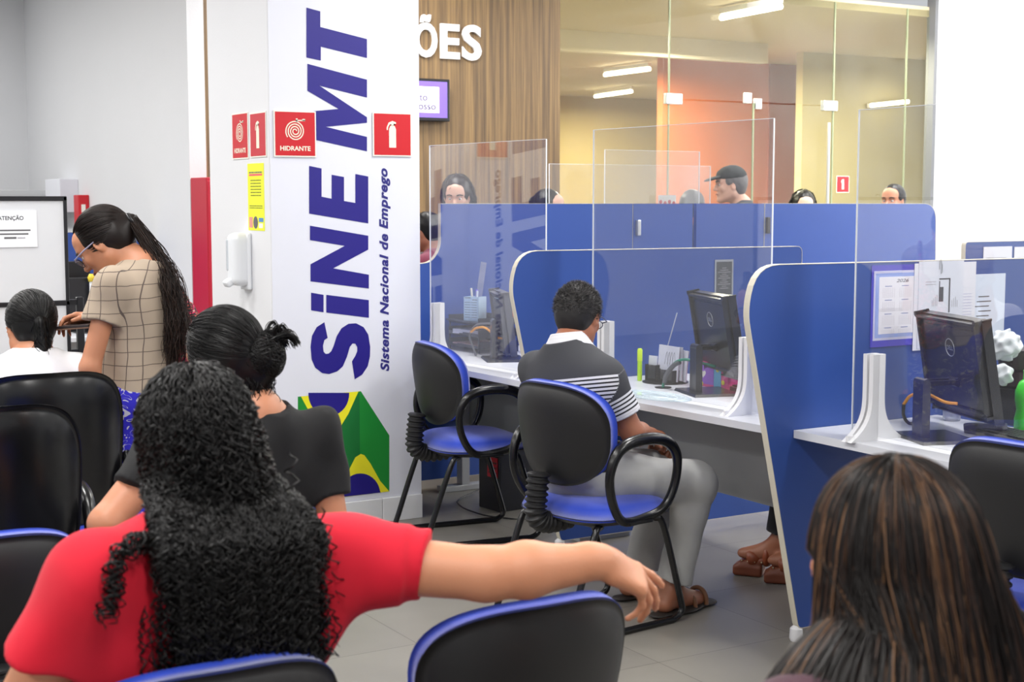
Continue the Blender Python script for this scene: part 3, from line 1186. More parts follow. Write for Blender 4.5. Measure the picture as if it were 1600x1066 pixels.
t = thing('desk_divider', 'small blue divider with two papers in front of the bright right wall', 'divider', (-5.294, 0, 0))
panel(t, 'divider_panel', rnd([(5.93, 0.05), (5.93, 1.325), (7.5, 1.325), (7.5, 0.05)], (0, 0.02, 0.05, 0)))
PAPER = mat('white_paper', (226, 228, 240), 0.7)
for i, (a, b) in enumerate(((1537, 1583), (1585, 1632))):
    A, B = P(a, 386, x=-5.275), P(b, 384, x=-5.275)
    q = thing('paper_sheet', ('left' if i == 0 else 'right') + ' sheet of the two papers pinned to the small distant divider', 'paper', (-5.279, (A.y + B.y) / 2, A.z - 0.14))
    ww = (B.y - A.y) / 2 * .97
    obj('sheet', box((0, -ww, -0.14), (0.0015, ww, 0.14)), PAPER, q)
    bm = bmesh.new()
    for r in range(6):
        add_box(bm, (0.0016, -ww * .8, 0.08 - r * .03), (0.0018, ww * .6, 0.083 - r * .03))
    obj('faint_print', bm, DK2, q)

YF, YB, ZT = 3.367, 4.08, 0.757
for k, lab in ((0, 'pale grey worktop of the farthest desk by the column'), (1, 'pale grey worktop of the middle desk beside the seated man'), (2, 'pale grey worktop of the nearest desk at the right')):
    xa, xb = DX[k] + 0.016, (DX[k + 1] - 0.016 if k < 2 else -2.25)
    if k == 0: xa = DX[0] + 0.016
    t = thing('desk', lab, 'desk', ((xa + xb) / 2, YF, 0))
    L = (xb - xa) / 2
    fl, fr_ = ((-0.115, -0.085), (-0.08, -0.005), (0.015, -0.015))[k]
    obj('desktop', add_prism(bmesh.new(), [(-L, fl), (L, fr_), (L, YB - YF), (-L, YB - YF)], (0, 0, ZT - 0.027), (1, 0, 0), (0, 1, 0), (0, 0, 1), 0.027), TOPW, t)
    zap = 0.35
    obj('apron', box((-L + (0.25 if k == 2 else 0), 0.39, zap), (L, 0.408, ZT - 0.028)), APR, t)
    if k == 0:
        for s in (-1, 1):
            q = obj('leg', box((s * (L - 0.10) - 0.03, 0.34, 0.03), (s * (L - 0.10) + 0.03, 0.385, ZT - 0.028)), APR, t)
            obj('foot', box((s * (L - 0.10) - 0.035, 0.22, 0), (s * (L - 0.10) + 0.035, 0.5, 0.03), 0.004), APR, t)
    else:
        if k == 2:
            obj('end_panel', box((L - 0.03, 0.03, 0.0), (L - 0.005, YB - YF - 0.02, ZT - 0.028)), APR, t)
        obj('rear_rail', box((-L, 0.66, ZT - 0.10), (L, 0.69, ZT - 0.028)), APR, t)

# computer box and transformer under the far desk
t = thing('desktop_computer', 'black computer box with a red label under the far desk', 'computer', (-6.20, 3.62, 0), 0.1)
obj('casing', box((-0.09, -0.03, 0.0), (0.09, 0.33, 0.36), 0.006), BLK, t)
obj('red_label', box((-0.01, -0.034, 0.17), (0.075, -0.029, 0.27)), mat('label_red', (176, 24, 40), 0.4), t)
text_lines('label_print', t, BLK, [(0.0, 0.07, 0.24, 0.008), (0.0, 0.07, 0.215, 0.008), (0.0, 0.07, 0.19, 0.008)], -0.0345)
t = tag(obj('power_cable', tube([tuple(v) for v in spline([(-6.55, 3.75, 0.03), (-6.45, 3.56, 0.012), (-6.35, 3.50, 0.01), (-6.2, 3.48, 0.008), (-6.0, 3.52, 0.008), (-5.85, 3.75, 0.01), (-5.8, 3.9, 0.2), (-5.8, 3.95, 0.6)], 40)], 0.004, 6), BLK, None, smooth=True), 'thin black cable lying on the floor under the far desk', 'cable')

# acrylic screens with white feet
ACR = clear_mat('clear_acrylic', (0.97, 0.973, 0.98), 1.85, 0.02)
ACE = mat('acrylic_edge', (232, 236, 240), 0.25, emit=None)
FOOTW = mat('white_lacquered_board', (230, 230, 232), 0.35)
FOOTE = mat('cream_board_edge', (214, 206, 190), 0.5)
YA = 3.475


def foot_profile():
    r = [(0.0275 + 0.085 * (1 - i / 12) ** 3.2, 0.004 + 0.16 * (i / 12) + (0 if i else 0)) for i in range(13)]
    right = [(0.118, 0.0)] + r + [(0.0275, 0.285)]
    return [(-a, b) for a, b in right] + [(a, b) for a, b in reversed(right)]


for (x0, x1, f0, f1, zt, lab) in (
        (-6.362, -5.397, -6.30, -5.485, 1.81, 'clear acrylic screen on the far desk, mirroring the banner'),
        (-5.075, -4.01, -4.985, -4.125, 1.837, 'clear acrylic screen on the middle desk in front of the monitor'),
        (-3.56, -2.50, -3.465, -2.60, 1.842, 'clear acrylic screen on the nearest desk at the right edge')):
    far, mid = x0 < -6, -6 < x0 < -5
    t = thing('acrylic_screen', lab, 'screen', ((x0 + x1) / 2, 3.385 if far else YA, ZT), radians(4.0 if far else 3.0 if mid else 0))
    cx = (x0 + x1) / 2
    obj('clear_sheet', box((x0 - cx, -0.002, 0.012), (x1 - cx, 0.002, zt - ZT)), ACR, t)
    bm = bmesh.new()
    for xx in (x0 - cx, x1 - cx):
        add_box(bm, (xx - 0.0016, -0.0026, 0.012), (xx + 0.0016, 0.0026, zt - ZT))
    add_box(bm, (x0 - cx, -0.0022, zt - ZT - .001), (x1 - cx, 0.0022, zt - ZT + .001))
    obj('sheet_edge', bm, ACE, t)
    for xf in (f0, f1):
        bm = bmesh.new()
        add_prism(bm, foot_profile(), (xf - cx - 0.022, 0, 0), (0, 1, 0), (0, 0, 1), (1, 0, 0), 0.018)
        add_prism(bm, foot_profile(), (xf - cx + 0.006, 0, 0), (0, 1, 0), (0, 0, 1), (1, 0, 0), 0.018)
        add_box(bm, (xf - cx - 0.004, -0.115, 0), (xf - cx + 0.006, -0.005, 0.02))
        fo = obj('foot', bm, FOOTW, t)
# two more sheets on the rear counter, seen over the tall partition
for (a, b, yt, xx, lab) in (((945, 0), (1093, 0), 234, -7.02, 'faint clear acrylic sheet rising over the tall partition, the taller one'),
                            ((858, 0), (1110, 0), 256, -7.10, 'faint wide clear acrylic sheet rising over the tall partition, the lower one')):
    A, B = P(a[0], yt, x=xx), P(b[0], yt, x=xx)
    t = thing('acrylic_screen', lab, 'screen', (xx, (A.y + B.y) / 2, 0.757))
    w = (B.y - A.y) / 2
    obj('clear_sheet', box((-0.002, -w, 0.0), (0.002, w, A.z - 0.757)), ACR, t)
    bm = bmesh.new()
    for s in (-1, 1):
        add_box(bm, (-0.003, s * w - 0.0015, 0), (0.003, s * w + 0.0015, A.z - 0.757))
    add_box(bm, (-0.003, -w, A.z - 0.757 - 0.001), (0.003, w, A.z - 0.757 + 0.001))
    obj('sheet_edge', bm, ACE, t)
t = thing('rear_counter', 'pale worktop of the rear counter hidden behind the tall partition', 'desk', (-6.98, 5.4, 0))
obj('desktop', box((-0.15, -1.4, 0.73), (0.13, 1.0, 0.757), 0.002, 1), TOPW, t)
for yy in (-1.3, 0.9):
    obj('leg', box((-0.12, yy - 0.02, 0), (0.1, yy + 0.02, 0.73)), APR, t)

# small red-flowered card seen over the partition
A, B = P(1029, 305, x=-7.05), P(1056, 326, x=-7.05)
t = thing('picture_card', 'small white card with red flowers propped above the partition', 'card', (-7.05, (A.y + B.y) / 2, 0.757))
obj('card', box((-0.004, -(B.y - A.y) / 2, 0), (0.0, (B.y - A.y) / 2, A.z - 0.757)), SIGNW, t)
bm = bmesh.new()
for i in range(4):
    yy = -(B.y - A.y) / 2 + (B.y - A.y) * (i + .5) / 4
    add_lathe(bm, [(0.012, -0.0005), (0.012, 0.0005)], (0.0008, yy, A.z - 0.757 - 0.04 - 0.008 * (i % 2)), 10, (1, 0, 0))
obj('red_flowers', bm, RED, t)
# ================================================================ CHAIRS
SHELL = mat('black_moulded_plastic', (24, 24, 26), 0.5, bump=0.10, bscale=500)
GLOSSB = mat('glossy_black_plastic', (14, 14, 16), 0.25)
FAB = mat('blue_fabric', (28, 62, 182), 0.9, var=0.05, vscale=30, bump=0.25, bscale=900, sheen=0.4)
PIPE = mat('black_painted_tube', (20, 20, 22), 0.25)


def pad_np(w, h, outline, yfront, yback, N=64, M=14, edge=2.6):
    """Cushion or shell: a domed disc. outline(theta)->(x,z) unit curve; yfront/yback(rho,x,z)->y."""
    V, Q = [], []
    for side, fy in ((0, yback), (1, yfront)):
        for j in range(M + 1):
            rho = j / M
            for i in range(N):
                ox, oz = outline(2 * pi * i / N)
                x, z = ox * rho * w, oz * rho * h
                V.append((x, fy(rho, x, z), z))
        base = side * (M + 1) * N
        for j in range(M):
            for i in range(N):
                a, b = base + j * N + i, base + j * N + (i + 1) % N
                c, d = base + (j + 1) * N + (i + 1) % N, base + (j + 1) * N + i
                Q.append((a, b, c, d) if side == 0 else (d, c, b, a))
    b0, b1 = M * N, (M + 1) * N + M * N
    for i in range(N):
        Q.append((b0 + (i + 1) % N, b0 + i, b1 + i, b1 + (i + 1) % N))
    return np.array(V), np.array(Q)


def superell(n, taper=0.0, sq=0.0):
    def f(t):
        c, s = cos(t), sin(t)
        x = (abs(c) ** (2 / n)) * (1 if c >= 0 else -1)
        z = (abs(s) ** (2 / n)) * (1 if s >= 0 else -1)
        return x * (1 + taper * z), z
    return f


def place_np(V, R, o): return V @ np.array(R).T + np.array(o)


def make_chair(kind, name='visitor_chair'):
    """local +y = the way a sitter looks; base centre at the origin"""
    t = thing(name, None, 'chair')
    if kind == 'round':
        W, Hh, zc, n, tp = 0.25, 0.185, 0.712, 2.6, 0.07
        tilt = -0.16
    else:
        W, Hh, zc, n, tp = 0.255, 0.275, 0.715, 3.6, 0.03
        tilt = -0.10
    R = rotx(-tilt)
    R = rotx(0.14 if kind == 'round' else 0.09)
    yc = -0.235
    cv = lambda x: 1.15 * x * x                       # shell wraps round the sitter
    out = superell(n, tp)
    V, Q = pad_np(W, Hh, out, lambda r, x, z: 0.030 + cv(x), lambda r, x, z: cv(x) + 0.028 * r ** 5 - 0.004 * (1 - r ** 2))
    mesh_np('backrest_shell', place_np(V, R, (0, yc, zc)), Q, SHELL if kind == 'round' else GLOSSB, t)
    V, Q = pad_np(W * (0.99 if kind == 'round' else .80), Hh * (1.0 if kind == 'round' else .84), out, lambda r, x, z: cv(x) + 0.066 + 0.040 * (1 - r ** 5) ** .5 if r < 1 else cv(x) + 0.066, lambda r, x, z: cv(x) + 0.029)
    if kind == 'round':
        V[:, 2] += 0.006
    mesh_np('backrest_cushion', place_np(V, R, (0, yc, zc)), Q, FAB, t)
    # seat
    so = superell(3.2, -0.05)
    zs = 0.445
    RS = np.array([[1, 0, 0], [0, 0, 1], [0, 1, 0]], float)   # pad z -> y, pad y -> z
    V, Q = pad_np(0.245, 0.235, so, lambda r, x, z: 0.0, lambda r, x, z: -0.032 + 0.03 * r ** 6)
    V = V[:, [0, 2, 1]]; V[:, 2] += zs - 0.02; V[:, 1] += 0.02
    mesh_np('seat_shell', V, Q[:, ::-1], SHELL, t)
    V, Q = pad_np(0.24, 0.232, so, lambda r, x, z: 0.005 + 0.052 * (1 - r ** 5) ** .5 - 0.02 * max(0, z / 0.23) ** 3 if r < 1 else 0.0, lambda r, x, z: -0.012)
    V = V[:, [0, 2, 1]]; V[:, 2] += zs - 0.012; V[:, 1] += 0.02
    mesh_np('seat_cushion', V, Q[:, ::-1], FAB, t)
    # ribbed sleeve over the bent bar
    path = spline([(0, -0.10, 0.405), (0, -0.205, 0.40), (0, -0.262, 0.43), (0, -0.262, 0.50), (0, -0.252, 0.585)], 60)
    rad = [0.036 + (0.006 if (i // 2) % 2 else -0.002) for i in range(len(path))]
    obj('ribbed_sleeve', tube(path, rad, 14), SHELL, t, smooth=True, angle=50)
    # sled frame: two side loops and the rails under the seat
    for s in (-1, 1):
        x = s * 0.205
        pts = spline([(x * .93, -0.13, 0.405), (x, -0.17, 0.37), (x, -0.27, 0.09), (x, -0.285, 0.035), (x, -0.245, 0.0135), (x, -0.18, 0.0125), (x, 0.16, 0.0125), (x, 0.225, 0.0135), (x, 0.262, 0.04), (x, 0.25, 0.10), (x, 0.165, 0.37), (x * .93, 0.13, 0.405)], 66)
        obj('leg', tube(pts, 0.0125, 12), PIPE, t, smooth=True)
    bm = tube([(-0.20, -0.13, 0.405), (0.20, -0.13, 0.405)], 0.011, 10)
    add_tube(bm, [(-0.20, 0.13, 0.405), (0.20, 0.13, 0.405)], 0.011, 10)
    add_box(bm, (-0.09, -0.13, 0.398), (0.09, 0.14, 0.41))
    obj('seat_rail', bm, PIPE, t)
    for s in (-1, 1):
        x = s * 0.262
        c = (x, 0.03, 0.575)
        loop = [(x - s * 0.015, -0.07, 0.425), (x, -0.135, 0.50), (x + s * .008, -0.155, 0.60), (x + s * .012, -0.115, 0.685), (x + s * .012, -0.02, 0.712), (x + s * .010, 0.10, 0.700), (x + s * .006, 0.165, 0.64), (x, 0.165, 0.54), (x - s * .008, 0.12, 0.455), (x - s * .02, 0.04, 0.425)]
        pts = spline(loop, 60, True)
        rr = [0.0165 + 0.005 * max(0, (p.z - 0.6) / 0.11) for p in pts]
        a = obj('armrest', tube(pts, rr, 12, True), GLOSSB, t, smooth=True)
        obj('arm_bracket', box((min(x - s * .11, x), -0.05, 0.408), (max(x - s * .11, x), 0.06, 0.42), 0.003), PIPE, a)
    return t


ch_round = make_chair('round')
ch_square = make_chair('square', 'armchair')
first = {'round': True, 'square': True}


def place_chair(kind, x, y, rz, label, group, arms=True):
    src = ch_round if kind == 'round' else ch_square
    if first[kind]:
        first[kind] = False
        o = src
    else:
        o = copy_tree(src)
    o.location = (x, y, 0)
    o.rotation_euler = (0, 0, rz)
    tag(o, label, 'chair', group)
    if not arms:
        o.scale = (0.92, 0.96, 0.895)
    if not arms:
        for c in list(o.children):
            if c.name.split('.')[0] == 'armrest':
                for g in list(c.children): bpy.data.objects.remove(g)
                bpy.data.objects.remove(c)
    return o


GD, GW = 'visitor chairs at the desks', 'chairs in the waiting rows'
place_chair('round', -5.77, 3.235, radians(-7), 'empty blue and black visitor chair in front of the far desk beside the column', GD)
place_chair('round', -4.34, 2.95, radians(7), 'visitor chair the man in the striped polo sits on', GD)
place_chair('round', -2.61, 3.32, radians(5), 'visitor chair at the right edge in front of the nearest desk', GD)
q = pi / 2
place_chair('round', -2.37, 0.765, q, 'waiting chair of the woman in red, at the bottom of the picture', GW, arms=False)
place_chair('round', -2.42, 1.40, q, 'empty waiting chair the woman in red rests her arm on', GW, arms=False)
place_chair('round', -3.50, 0.63, q, 'waiting chair with a blue cushion rim at the left edge, lowest of the three there', GW, arms=False)
place_chair('round', -3.52, 1.245, q, 'waiting chair of the woman in the black shirt, mostly hidden behind the curly hair', GW, arms=False)
place_chair('round', -1.30, 1.31, q, 'waiting chair of the woman with streaked brown hair', GW, arms=False)
place_chair('square', -4.28, 0.80, q, 'black-backed armchair at the left edge, between the blue-rimmed chair and the one behind it', GW)
place_chair('square', -4.98, 1.12, q, 'black-backed armchair of the woman in the white top, farthest of the left chairs', GW)

# ================================================================ THINGS ON THE DESKS
BLK2 = mat('satin_black', (30, 31, 35), 0.3, coat=0.3)
SCR = mat('dark_screen', (12, 14, 20), 0.12)


def make_aio(name, label, topL, wdir_deg, W, Hh, tilt, base, logo=True, cable=None, body=BLK2):
    """All-in-one screen seen from behind. topL: world position of the corner at the picture's left; wdir: azimuth of its long edge."""
    wv = Vector((cos(radians(wdir_deg)), sin(radians(wdir_deg)), 0))
    nb = Vector((wv.y, -wv.x, 0))            # towards the client side
    t = thing(name, label, 'monitor', (base[0], base[1], ZT), 0)
    up = (Vector((0, 0, 1)) * cos(tilt) + nb * sin(tilt)).normalized()
    nn = wv.cross(up) * -1
    if nn.dot(nb) < 0: nn = -nn
    O = topL - up * Hh - Vector(t.location)

    def add_plate(bm, a0, a1, b0, b1, c0, c1, bev=0):
        vs = bmesh.ops.create_cube(bm, size=1)['verts']
        for v in vs:
            a = a0 if v.co.x < 0 else a1
            b = b0 if v.co.z < 0 else b1
            c = c0 if v.co.y < 0 else c1
            v.co = O + wv * a + up * b + nn * c
        if bev:
            bmesh.ops.bevel(bm, geom=list({e for v in vs for e in v.link_edges}), offset=bev, segments=3, affect='EDGES')
    bm = bmesh.new()
    add_plate(bm, 0, W, 0, Hh, -0.022, 0.0, 0.006)
    add_plate(bm, 0.012, W - 0.012, 0.03, Hh - 0.005, 0.0, 0.018, 0.012)
    obj('casing', bm, body, t, smooth=True, angle=40)
    bm = bmesh.new()
    add_plate(bm, 0.012, W - 0.012, 0.02, Hh - 0.012, -0.0235, -0.0222)
    obj('screen', bm, SCR, t)
    bm = bmesh.new()
    add_plate(bm, 0.05, W - 0.05, Hh - 0.035, Hh - 0.030, 0.0178, 0.0186)
    obj('vent_slot', bm, SCR, t)
    if logo:
        bm = bmesh.new()
        c = O + wv * W * 0.5 + up * (Hh * 0.70) + nn * 0.019
        ring = [c + (wv * cos(a) + up * sin(a)) * 0.030 for a in np.linspace(0, 2 * pi, 28)[:-1]]
        add_tube(bm, ring, 0.0016, 6, True)
        add_text(bm, 'DELL', c - wv * 0.0 - up * 0.008 + nn * 0.0004, wv, up, width=0.042, height=0.016, bold=0.02, align='C')
        obj('maker_emblem', bm, mat('emblem_silver', (176, 180, 186), 0.3, 0.5), t)
    # stand: slanting arm from the back to the upright neck
    hinge = O + wv * W * 0.5 + up * Hh * 0.36 + nn * 0.02
    nk = nb * 0.13
    top = Vector((0, 0, 0.19)) + nb * 0.02
    bm = bmesh.new()
    for s in (-1, 1):
        o_ = wv * 0.028 * s
        add_tube(bm, [hinge + o_, top + o_], 0.011, 4)
    add_tube(bm, [hinge - wv * 0.03, hinge + wv * 0.03], 0.016, 8)
    add_tube(bm, [top - wv * 0.035, top + wv * 0.035], 0.015, 8)
    obj('stand_arm', bm, BLK2, t)
    bm = bmesh.new()
    c0 = nb * 0.02
    vs = bmesh.ops.create_cube(bm, size=1)['verts']
    for v in vs:
        v.co = c0 + wv * (v.co.x * 0.07) + nb * (v.co.y * 0.028) + Vector((0, 0, 0.008 + (v.co.z + 0.5) * 0.185))
    obj('stand_neck', bm, BLK2, t)
    bm = bmesh.new()
    vs = bmesh.ops.create_cube(bm, size=1)['verts']
    for v in vs:
        f = 1.0 if v.co.z < 0 else 0.95
        v.co = wv * (v.co.x * 0.24 * f) + nb * (v.co.y * 0.20 * f - 0.03) + Vector((0, 0, (v.co.z + 0.5) * 0.011))
    obj('stand_base', bm, BLK2, t)
    if cable:
        for m_, r, pts in cable:
            obj('cable', tube(spline([Vector(p) - Vector(t.location) for p in pts], 30), r, 8), m_, t, smooth=True)
    return t


ORC = mat('orange_cable', (236, 160, 44), 0.45)
GRC = mat('green_cable', (34, 132, 110), 0.45)
GYC = mat('grey_cable_sleeve', (96, 98, 104), 0.6)


def PY(px, py, y): return P(px, py, y=y)


make_aio('computer_monitor', 'black all-in-one monitor with round emblem on the nearest desk, orange cable looping behind', PY(1440, 487, 3.86), -20.2, 0.43, 0.345, 0.17, (-3.375, 3.63),
         True, [(ORC, 0.0055, [PY(1412, 632, 3.66), PY(1424, 618, 3.66), PY(1448, 616, 3.66), PY(1475, 628, 3.68), PY(1496, 631, 3.70)]),
                (BLK2, 0.006, [PY(1412, 632, 3.66), PY(1412, 650, 3.66), PY(1422, 662, 3.68), PY(1440, 655, 3.72)])])
make_aio('computer_monitor', 'black all-in-one monitor on the middle desk with a green and grey cable', PY(1083, 455, 3.86), -17, 0.40, 0.345, 0.17, (-4.66, 3.70),
         True, [(GRC, 0.006, [PY(1036, 606, 3.665), PY(1038, 596, 3.67), PY(1052, 570, 3.68), PY(1068, 562, 3.69), PY(1090, 566, 3.72), PY(1118, 573, 3.78)]),
                (GYC, 0.010, [PY(1038, 598, 3.67), PY(1042, 585, 3.672), PY(1052, 572, 3.68), PY(1062, 566, 3.685)])])
make_aio('computer_monitor', 'dark grey curved-back monitor seen nearly edge-on on the far desk with orange cable', PY(772, 452, 3.80), -22, 0.36, 0.33, 0.12, (-6.16, 3.62),
         False, [(ORC, 0.006, [PY(736, 519, 3.62), PY(744, 513, 3.62), PY(757, 512, 3.62), PY(768, 520, 3.64), PY(776, 527, 3.66), PY(785, 529, 3.68)]),
                 (GYC, 0.006, [PY(748, 570, 3.62), PY(740, 545, 3.62), PY(734, 525, 3.62), PY(745, 508, 3.64), PY(768, 506, 3.68)])],
         body=mat('charcoal_plastic', (84, 86, 94), 0.5))

KEY = mat('key_caps', (40, 41, 45), 0.5)


def keyboard(label, x, y, rz):
    t = thing('keyboard', label, 'keyboard', (x, y, ZT), rz)
    obj('keyboard_body', box((-0.22, -0.07, 0), (0.22, 0.07, 0.018), 0.004), BLK2, t)
    bm = bmesh.new()
    for r in range(5):
        for c in range(18):
            add_box(bm, (-0.21 + c * 0.0233, -0.058 + r * 0.0235, 0.018), (-0.21 + c * 0.0233 + 0.019, -0.058 + r * 0.0235 + 0.019, 0.024))
    o = obj('keys', bm, KEY, t)
    o['kind'] = 'stuff'
    return t


keyboard('black keyboard on the nearest desk beyond the monitor stand', -3.12, 3.86, radians(-10))
keyboard('black keyboard leaning beyond the monitor of the middle desk', -4.45, 3.88, radians(-14))

# --- far desk
def paper_stack(name, label, x, y, z, w, d, n, rz, m=PAPER, h=0.004):
    t = thing(name, label, 'papers', (x, y, z), rz)
    rg = random.Random(int(abs(x * 1000)))
    for i in range(n):
        o = obj('sheet', box((-w / 2 + rg.uniform(-.01, .01), -d / 2 + rg.uniform(-.01, .01), i * h), (w / 2 + rg.uniform(-.01, .01), d / 2 + rg.uniform(-.01, .01), (i + 1) * h - 0.0005)), m, t)
    return t


MESHB = mat('black_wire_mesh', (44, 46, 50), 0.5)
SMOKE = mat('smoked_plastic_tray', (70, 74, 82), 0.2)
o = P(735, 560, z=ZT)
t = thing('letter_tray', 'dark stacked letter trays with papers on the far desk', 'tray', (-6.62, 3.80, ZT), 0.0)
for k in range(3):
    z = 0.02 + 0.062 * k
    bm = bmesh.new()
    add_box(bm, (-0.16, -0.12, z), (0.16, 0.12, z + 0.004))
    for a, b in (((-0.16, -0.12), (-0.156, 0.12)), ((0.156, -0.12), (0.16, 0.12)), ((-0.16, 0.116), (0.16, 0.12))):
        add_box(bm, (a[0], a[1], z), (b[0], b[1], z + 0.038))
    add_box(bm, (-0.16, -0.12, z), (0.16, -0.117, z + 0.018))
    obj('tray', bm, SMOKE, t)
bm = bmesh.new()
for a in ((-0.158, -0.118), (0.154, -0.118), (-0.158, 0.114), (0.154, 0.114)):
    add_box(bm, (a[0], a[1], 0), (a[0] + 0.006, a[1] + 0.006, 0.15))
obj('tray_posts', bm, SMOKE, t)
paper_stack('paper_stack', 'papers lying in the top letter tray of the far desk', -6.62, 3.79, ZT + 0.088, 0.22, 0.2, 4, 0.2, h=0.006)
paper_stack('paper_stack', 'magazine in the middle letter tray with a red cover edge', -6.62, 3.79, ZT + 0.026, 0.24, 0.2, 2, 0.05, mat('paper_pinkish', (206, 170, 170), 0.6), h=0.007)
# upper shelf board with the pen cup
t = thing('desk_shelf', 'thin dark shelf over the letter trays on the far desk', 'shelf', (-6.62, 3.80, ZT), 0.0)
obj('shelf_board', box((-0.17, -0.13, 0.152), (0.17, 0.13, 0.160), 0.002), SMOKE, t)
zc = ZT + 0.160
LB = mat('pale_blue_card', (178, 206, 232), 0.55)
c = P(727, 512, z=zc)
t = thing('pen_cup', 'pale blue calendar box holding a ruler and pens on the far desk', 'cup', (-6.60, 3.74, zc), 0.5)
bm = bmesh.new()
for a, b in (((-0.045, -0.04), (-0.042, 0.04)), ((0.042, -0.04), (0.045, 0.04)), ((-0.045, -0.04), (0.045, -0.037)), ((-0.045, 0.037), (0.045, 0.04))):
    add_box(bm, (a[0], a[1], 0), (b[0], b[1], 0.125))
add_box(bm, (-0.045, -0.04, 0), (0.045, 0.04, 0.003))
obj('cup_body', bm, LB, t)
text_lines('calendar_print', t, DK, [(-.038, .0, .118 - .0, .004), (.008, .038, .108, .004)] + [(-.038 + .04 * (i % 2), -.004 + .04 * (i % 2), .095 - .013 * (i // 2), .003) for i in range(14)], -0.0405)
CLR = clear_mat('clear_plastic', (0.9, 0.92, 0.94), 1.5, 0.25)
def rot_box(lo, hi, o, R, bev=0):
    bm = box(lo, hi, bev)
    for v in bm.verts: v.co = Vector(o) + Matrix(R.tolist()) @ v.co
    return bm
tag(obj('ruler', rot_box((-0.018, -0.001, 0), (0.018, 0.001, 0.30), (-6.60, 3.745, zc + 0.01), rotz(.45) @ roty(0.17)), CLR), 'clear plastic ruler sticking out of the pale blue pen cup', 'ruler')
for i, (dx, col, hh) in enumerate(((-0.03, (214, 214, 206), 0.165), (0.012, (104, 74, 214), 0.16), (0.03, (210, 220, 236), 0.155))):
    tag(obj('pen', rot_box((-0.005, -0.005, 0), (0.005, 0.005, hh), (-6.60 + dx, 3.74 - dx * .4, zc + 0.004), roty(0.1 * (1 if dx > 0 else -2)), 0.002), mat('pen_barrel_%d%d%d' % col, col, 0.4)), ('beige', 'violet', 'pale blue')[i] + ' pen standing in the pale blue pen cup of the far desk', 'pen', 'pens in the far desk cup')
t = thing('pen_cup', 'dark cup with a white mark left of the pale blue calendar box', 'cup', (-6.69, 3.82, zc))
obj('cup_body', lathe([(0.03, 0), (0.034, 0.09), (0.031, 0.09), (0.028, 0.004)], (0, 0, 0), 16), mat('brown_glass', (92, 84, 76), 0.3), t, smooth=True, angle=40)
# small boxes right of the cup
t = tag(obj('tissue_box', box((-6.54, 3.82, zc), (-6.47, 3.91, zc + 0.085), 0.003), mat('orange_white_box', (238, 132, 96), 0.55, var=0.3, vscale=25)), 'small orange and white box beside the pale blue pen cup', 'box')
t = thing('label_printer', 'grey label printer behind the monitor on the far desk', 'printer', (-6.33, 3.98, ZT))
obj('printer_body', box((-0.07, -0.08, 0), (0.07, 0.08, 0.19), 0.015), mat('grey_printer_plastic', (120, 122, 128), 0.5), t)
obj('paper_slot', box((-0.05, -0.082, 0.13), (0.05, -0.079, 0.15)), BLK, t)
# sheets pinned on the near divider next to the far monitor
for i, (px, py0, py1, yy, col, lab) in enumerate(((787, 456, 520, 3.93, (220, 226, 240), 'upper'), (796, 500, 560, 3.62, (206, 216, 236), 'lower'))):
    A = P(px, py0, y=yy)
    A.x = -5.38
    q = thing('paper_sheet', lab + ' pale sheet hanging at the left of the curved divider edge behind the far monitor', 'paper', (-5.335, yy, 1.12 - 0.14 * i), 0)
    o = obj('sheet', rot_box((-0.0008, -0.10, -0.13), (0.0008, 0.10, 0.13), (0, 0, 0), rotx(0.12 - 0.3 * i)), mat('pale_sheet_%d' % i, col, 0.7), q)
    text_lines('faint_print', q, DK2, [(-.07, .07, .08 - .03 * k, .004) for k in range(6)], 0.0, 'x').hide_render = False
    bpy.data.objects.remove([c for c in q.children if c.name.startswith('faint_print')][0])
t = thing('plastic_folder', 'dark folder with magenta and violet edges leaning beside the far monitor', 'folder', (-5.66, 3.66, ZT), 0.2)
obj('folder_cover', rot_box((-0.10, -0.006, 0), (0.10, 0.006, 0.24), (0, 0, 0), rotx(-0.15)), mat('folder_navy', (34, 36, 74), 0.35), t)
obj('magenta_strip', rot_box((-0.02, -0.009, 0.03), (-0.008, -0.006, 0.2), (0, 0, 0), rotx(-0.15) @ roty(-0.3)), mat('magenta_plastic', (206, 44, 120), 0.4), t)
obj('violet_strip', rot_box((0.03, -0.009, 0.0), (0.08, -0.006, 0.06), (0, 0, 0), rotx(-0.15)), mat('violet_plastic', (112, 84, 214), 0.4), t)

# --- middle desk
c = P(997, 595, z=ZT)
t = thing('highlighter', 'tall neon green highlighter standing on the middle desk', 'marker', (-5.13, 3.735, ZT))
NEON = mat('neon_green', (190, 236, 40), 0.4)
obj('barrel', lathe([(0.0, 0), (0.0095, 0.0), (0.0105, 0.01), (0.0105, 0.09), (0.009, 0.10)], (0, 0, 0), 14), NEON, t, smooth=True, angle=40)
obj('marker_cap', lathe([(0.0115, 0.088), (0.0115, 0.135), (0.008, 0.142), (0, 0.143)], (0, 0, 0), 14), mat('neon_cap', (214, 246, 60), 0.35), t, smooth=True, angle=40)
t = thing('mesh_organiser', 'black wire mesh organiser full of note slips on the middle desk', 'organiser', (-5.03, 3.80, ZT), 0.12)
obj('plinth', lathe([(0.0, 0), (0.10, 0.0), (0.10, 0.004), (0, 0.005)], (0.0, 0, 0), 28), BLK, t)
bm = bmesh.new()
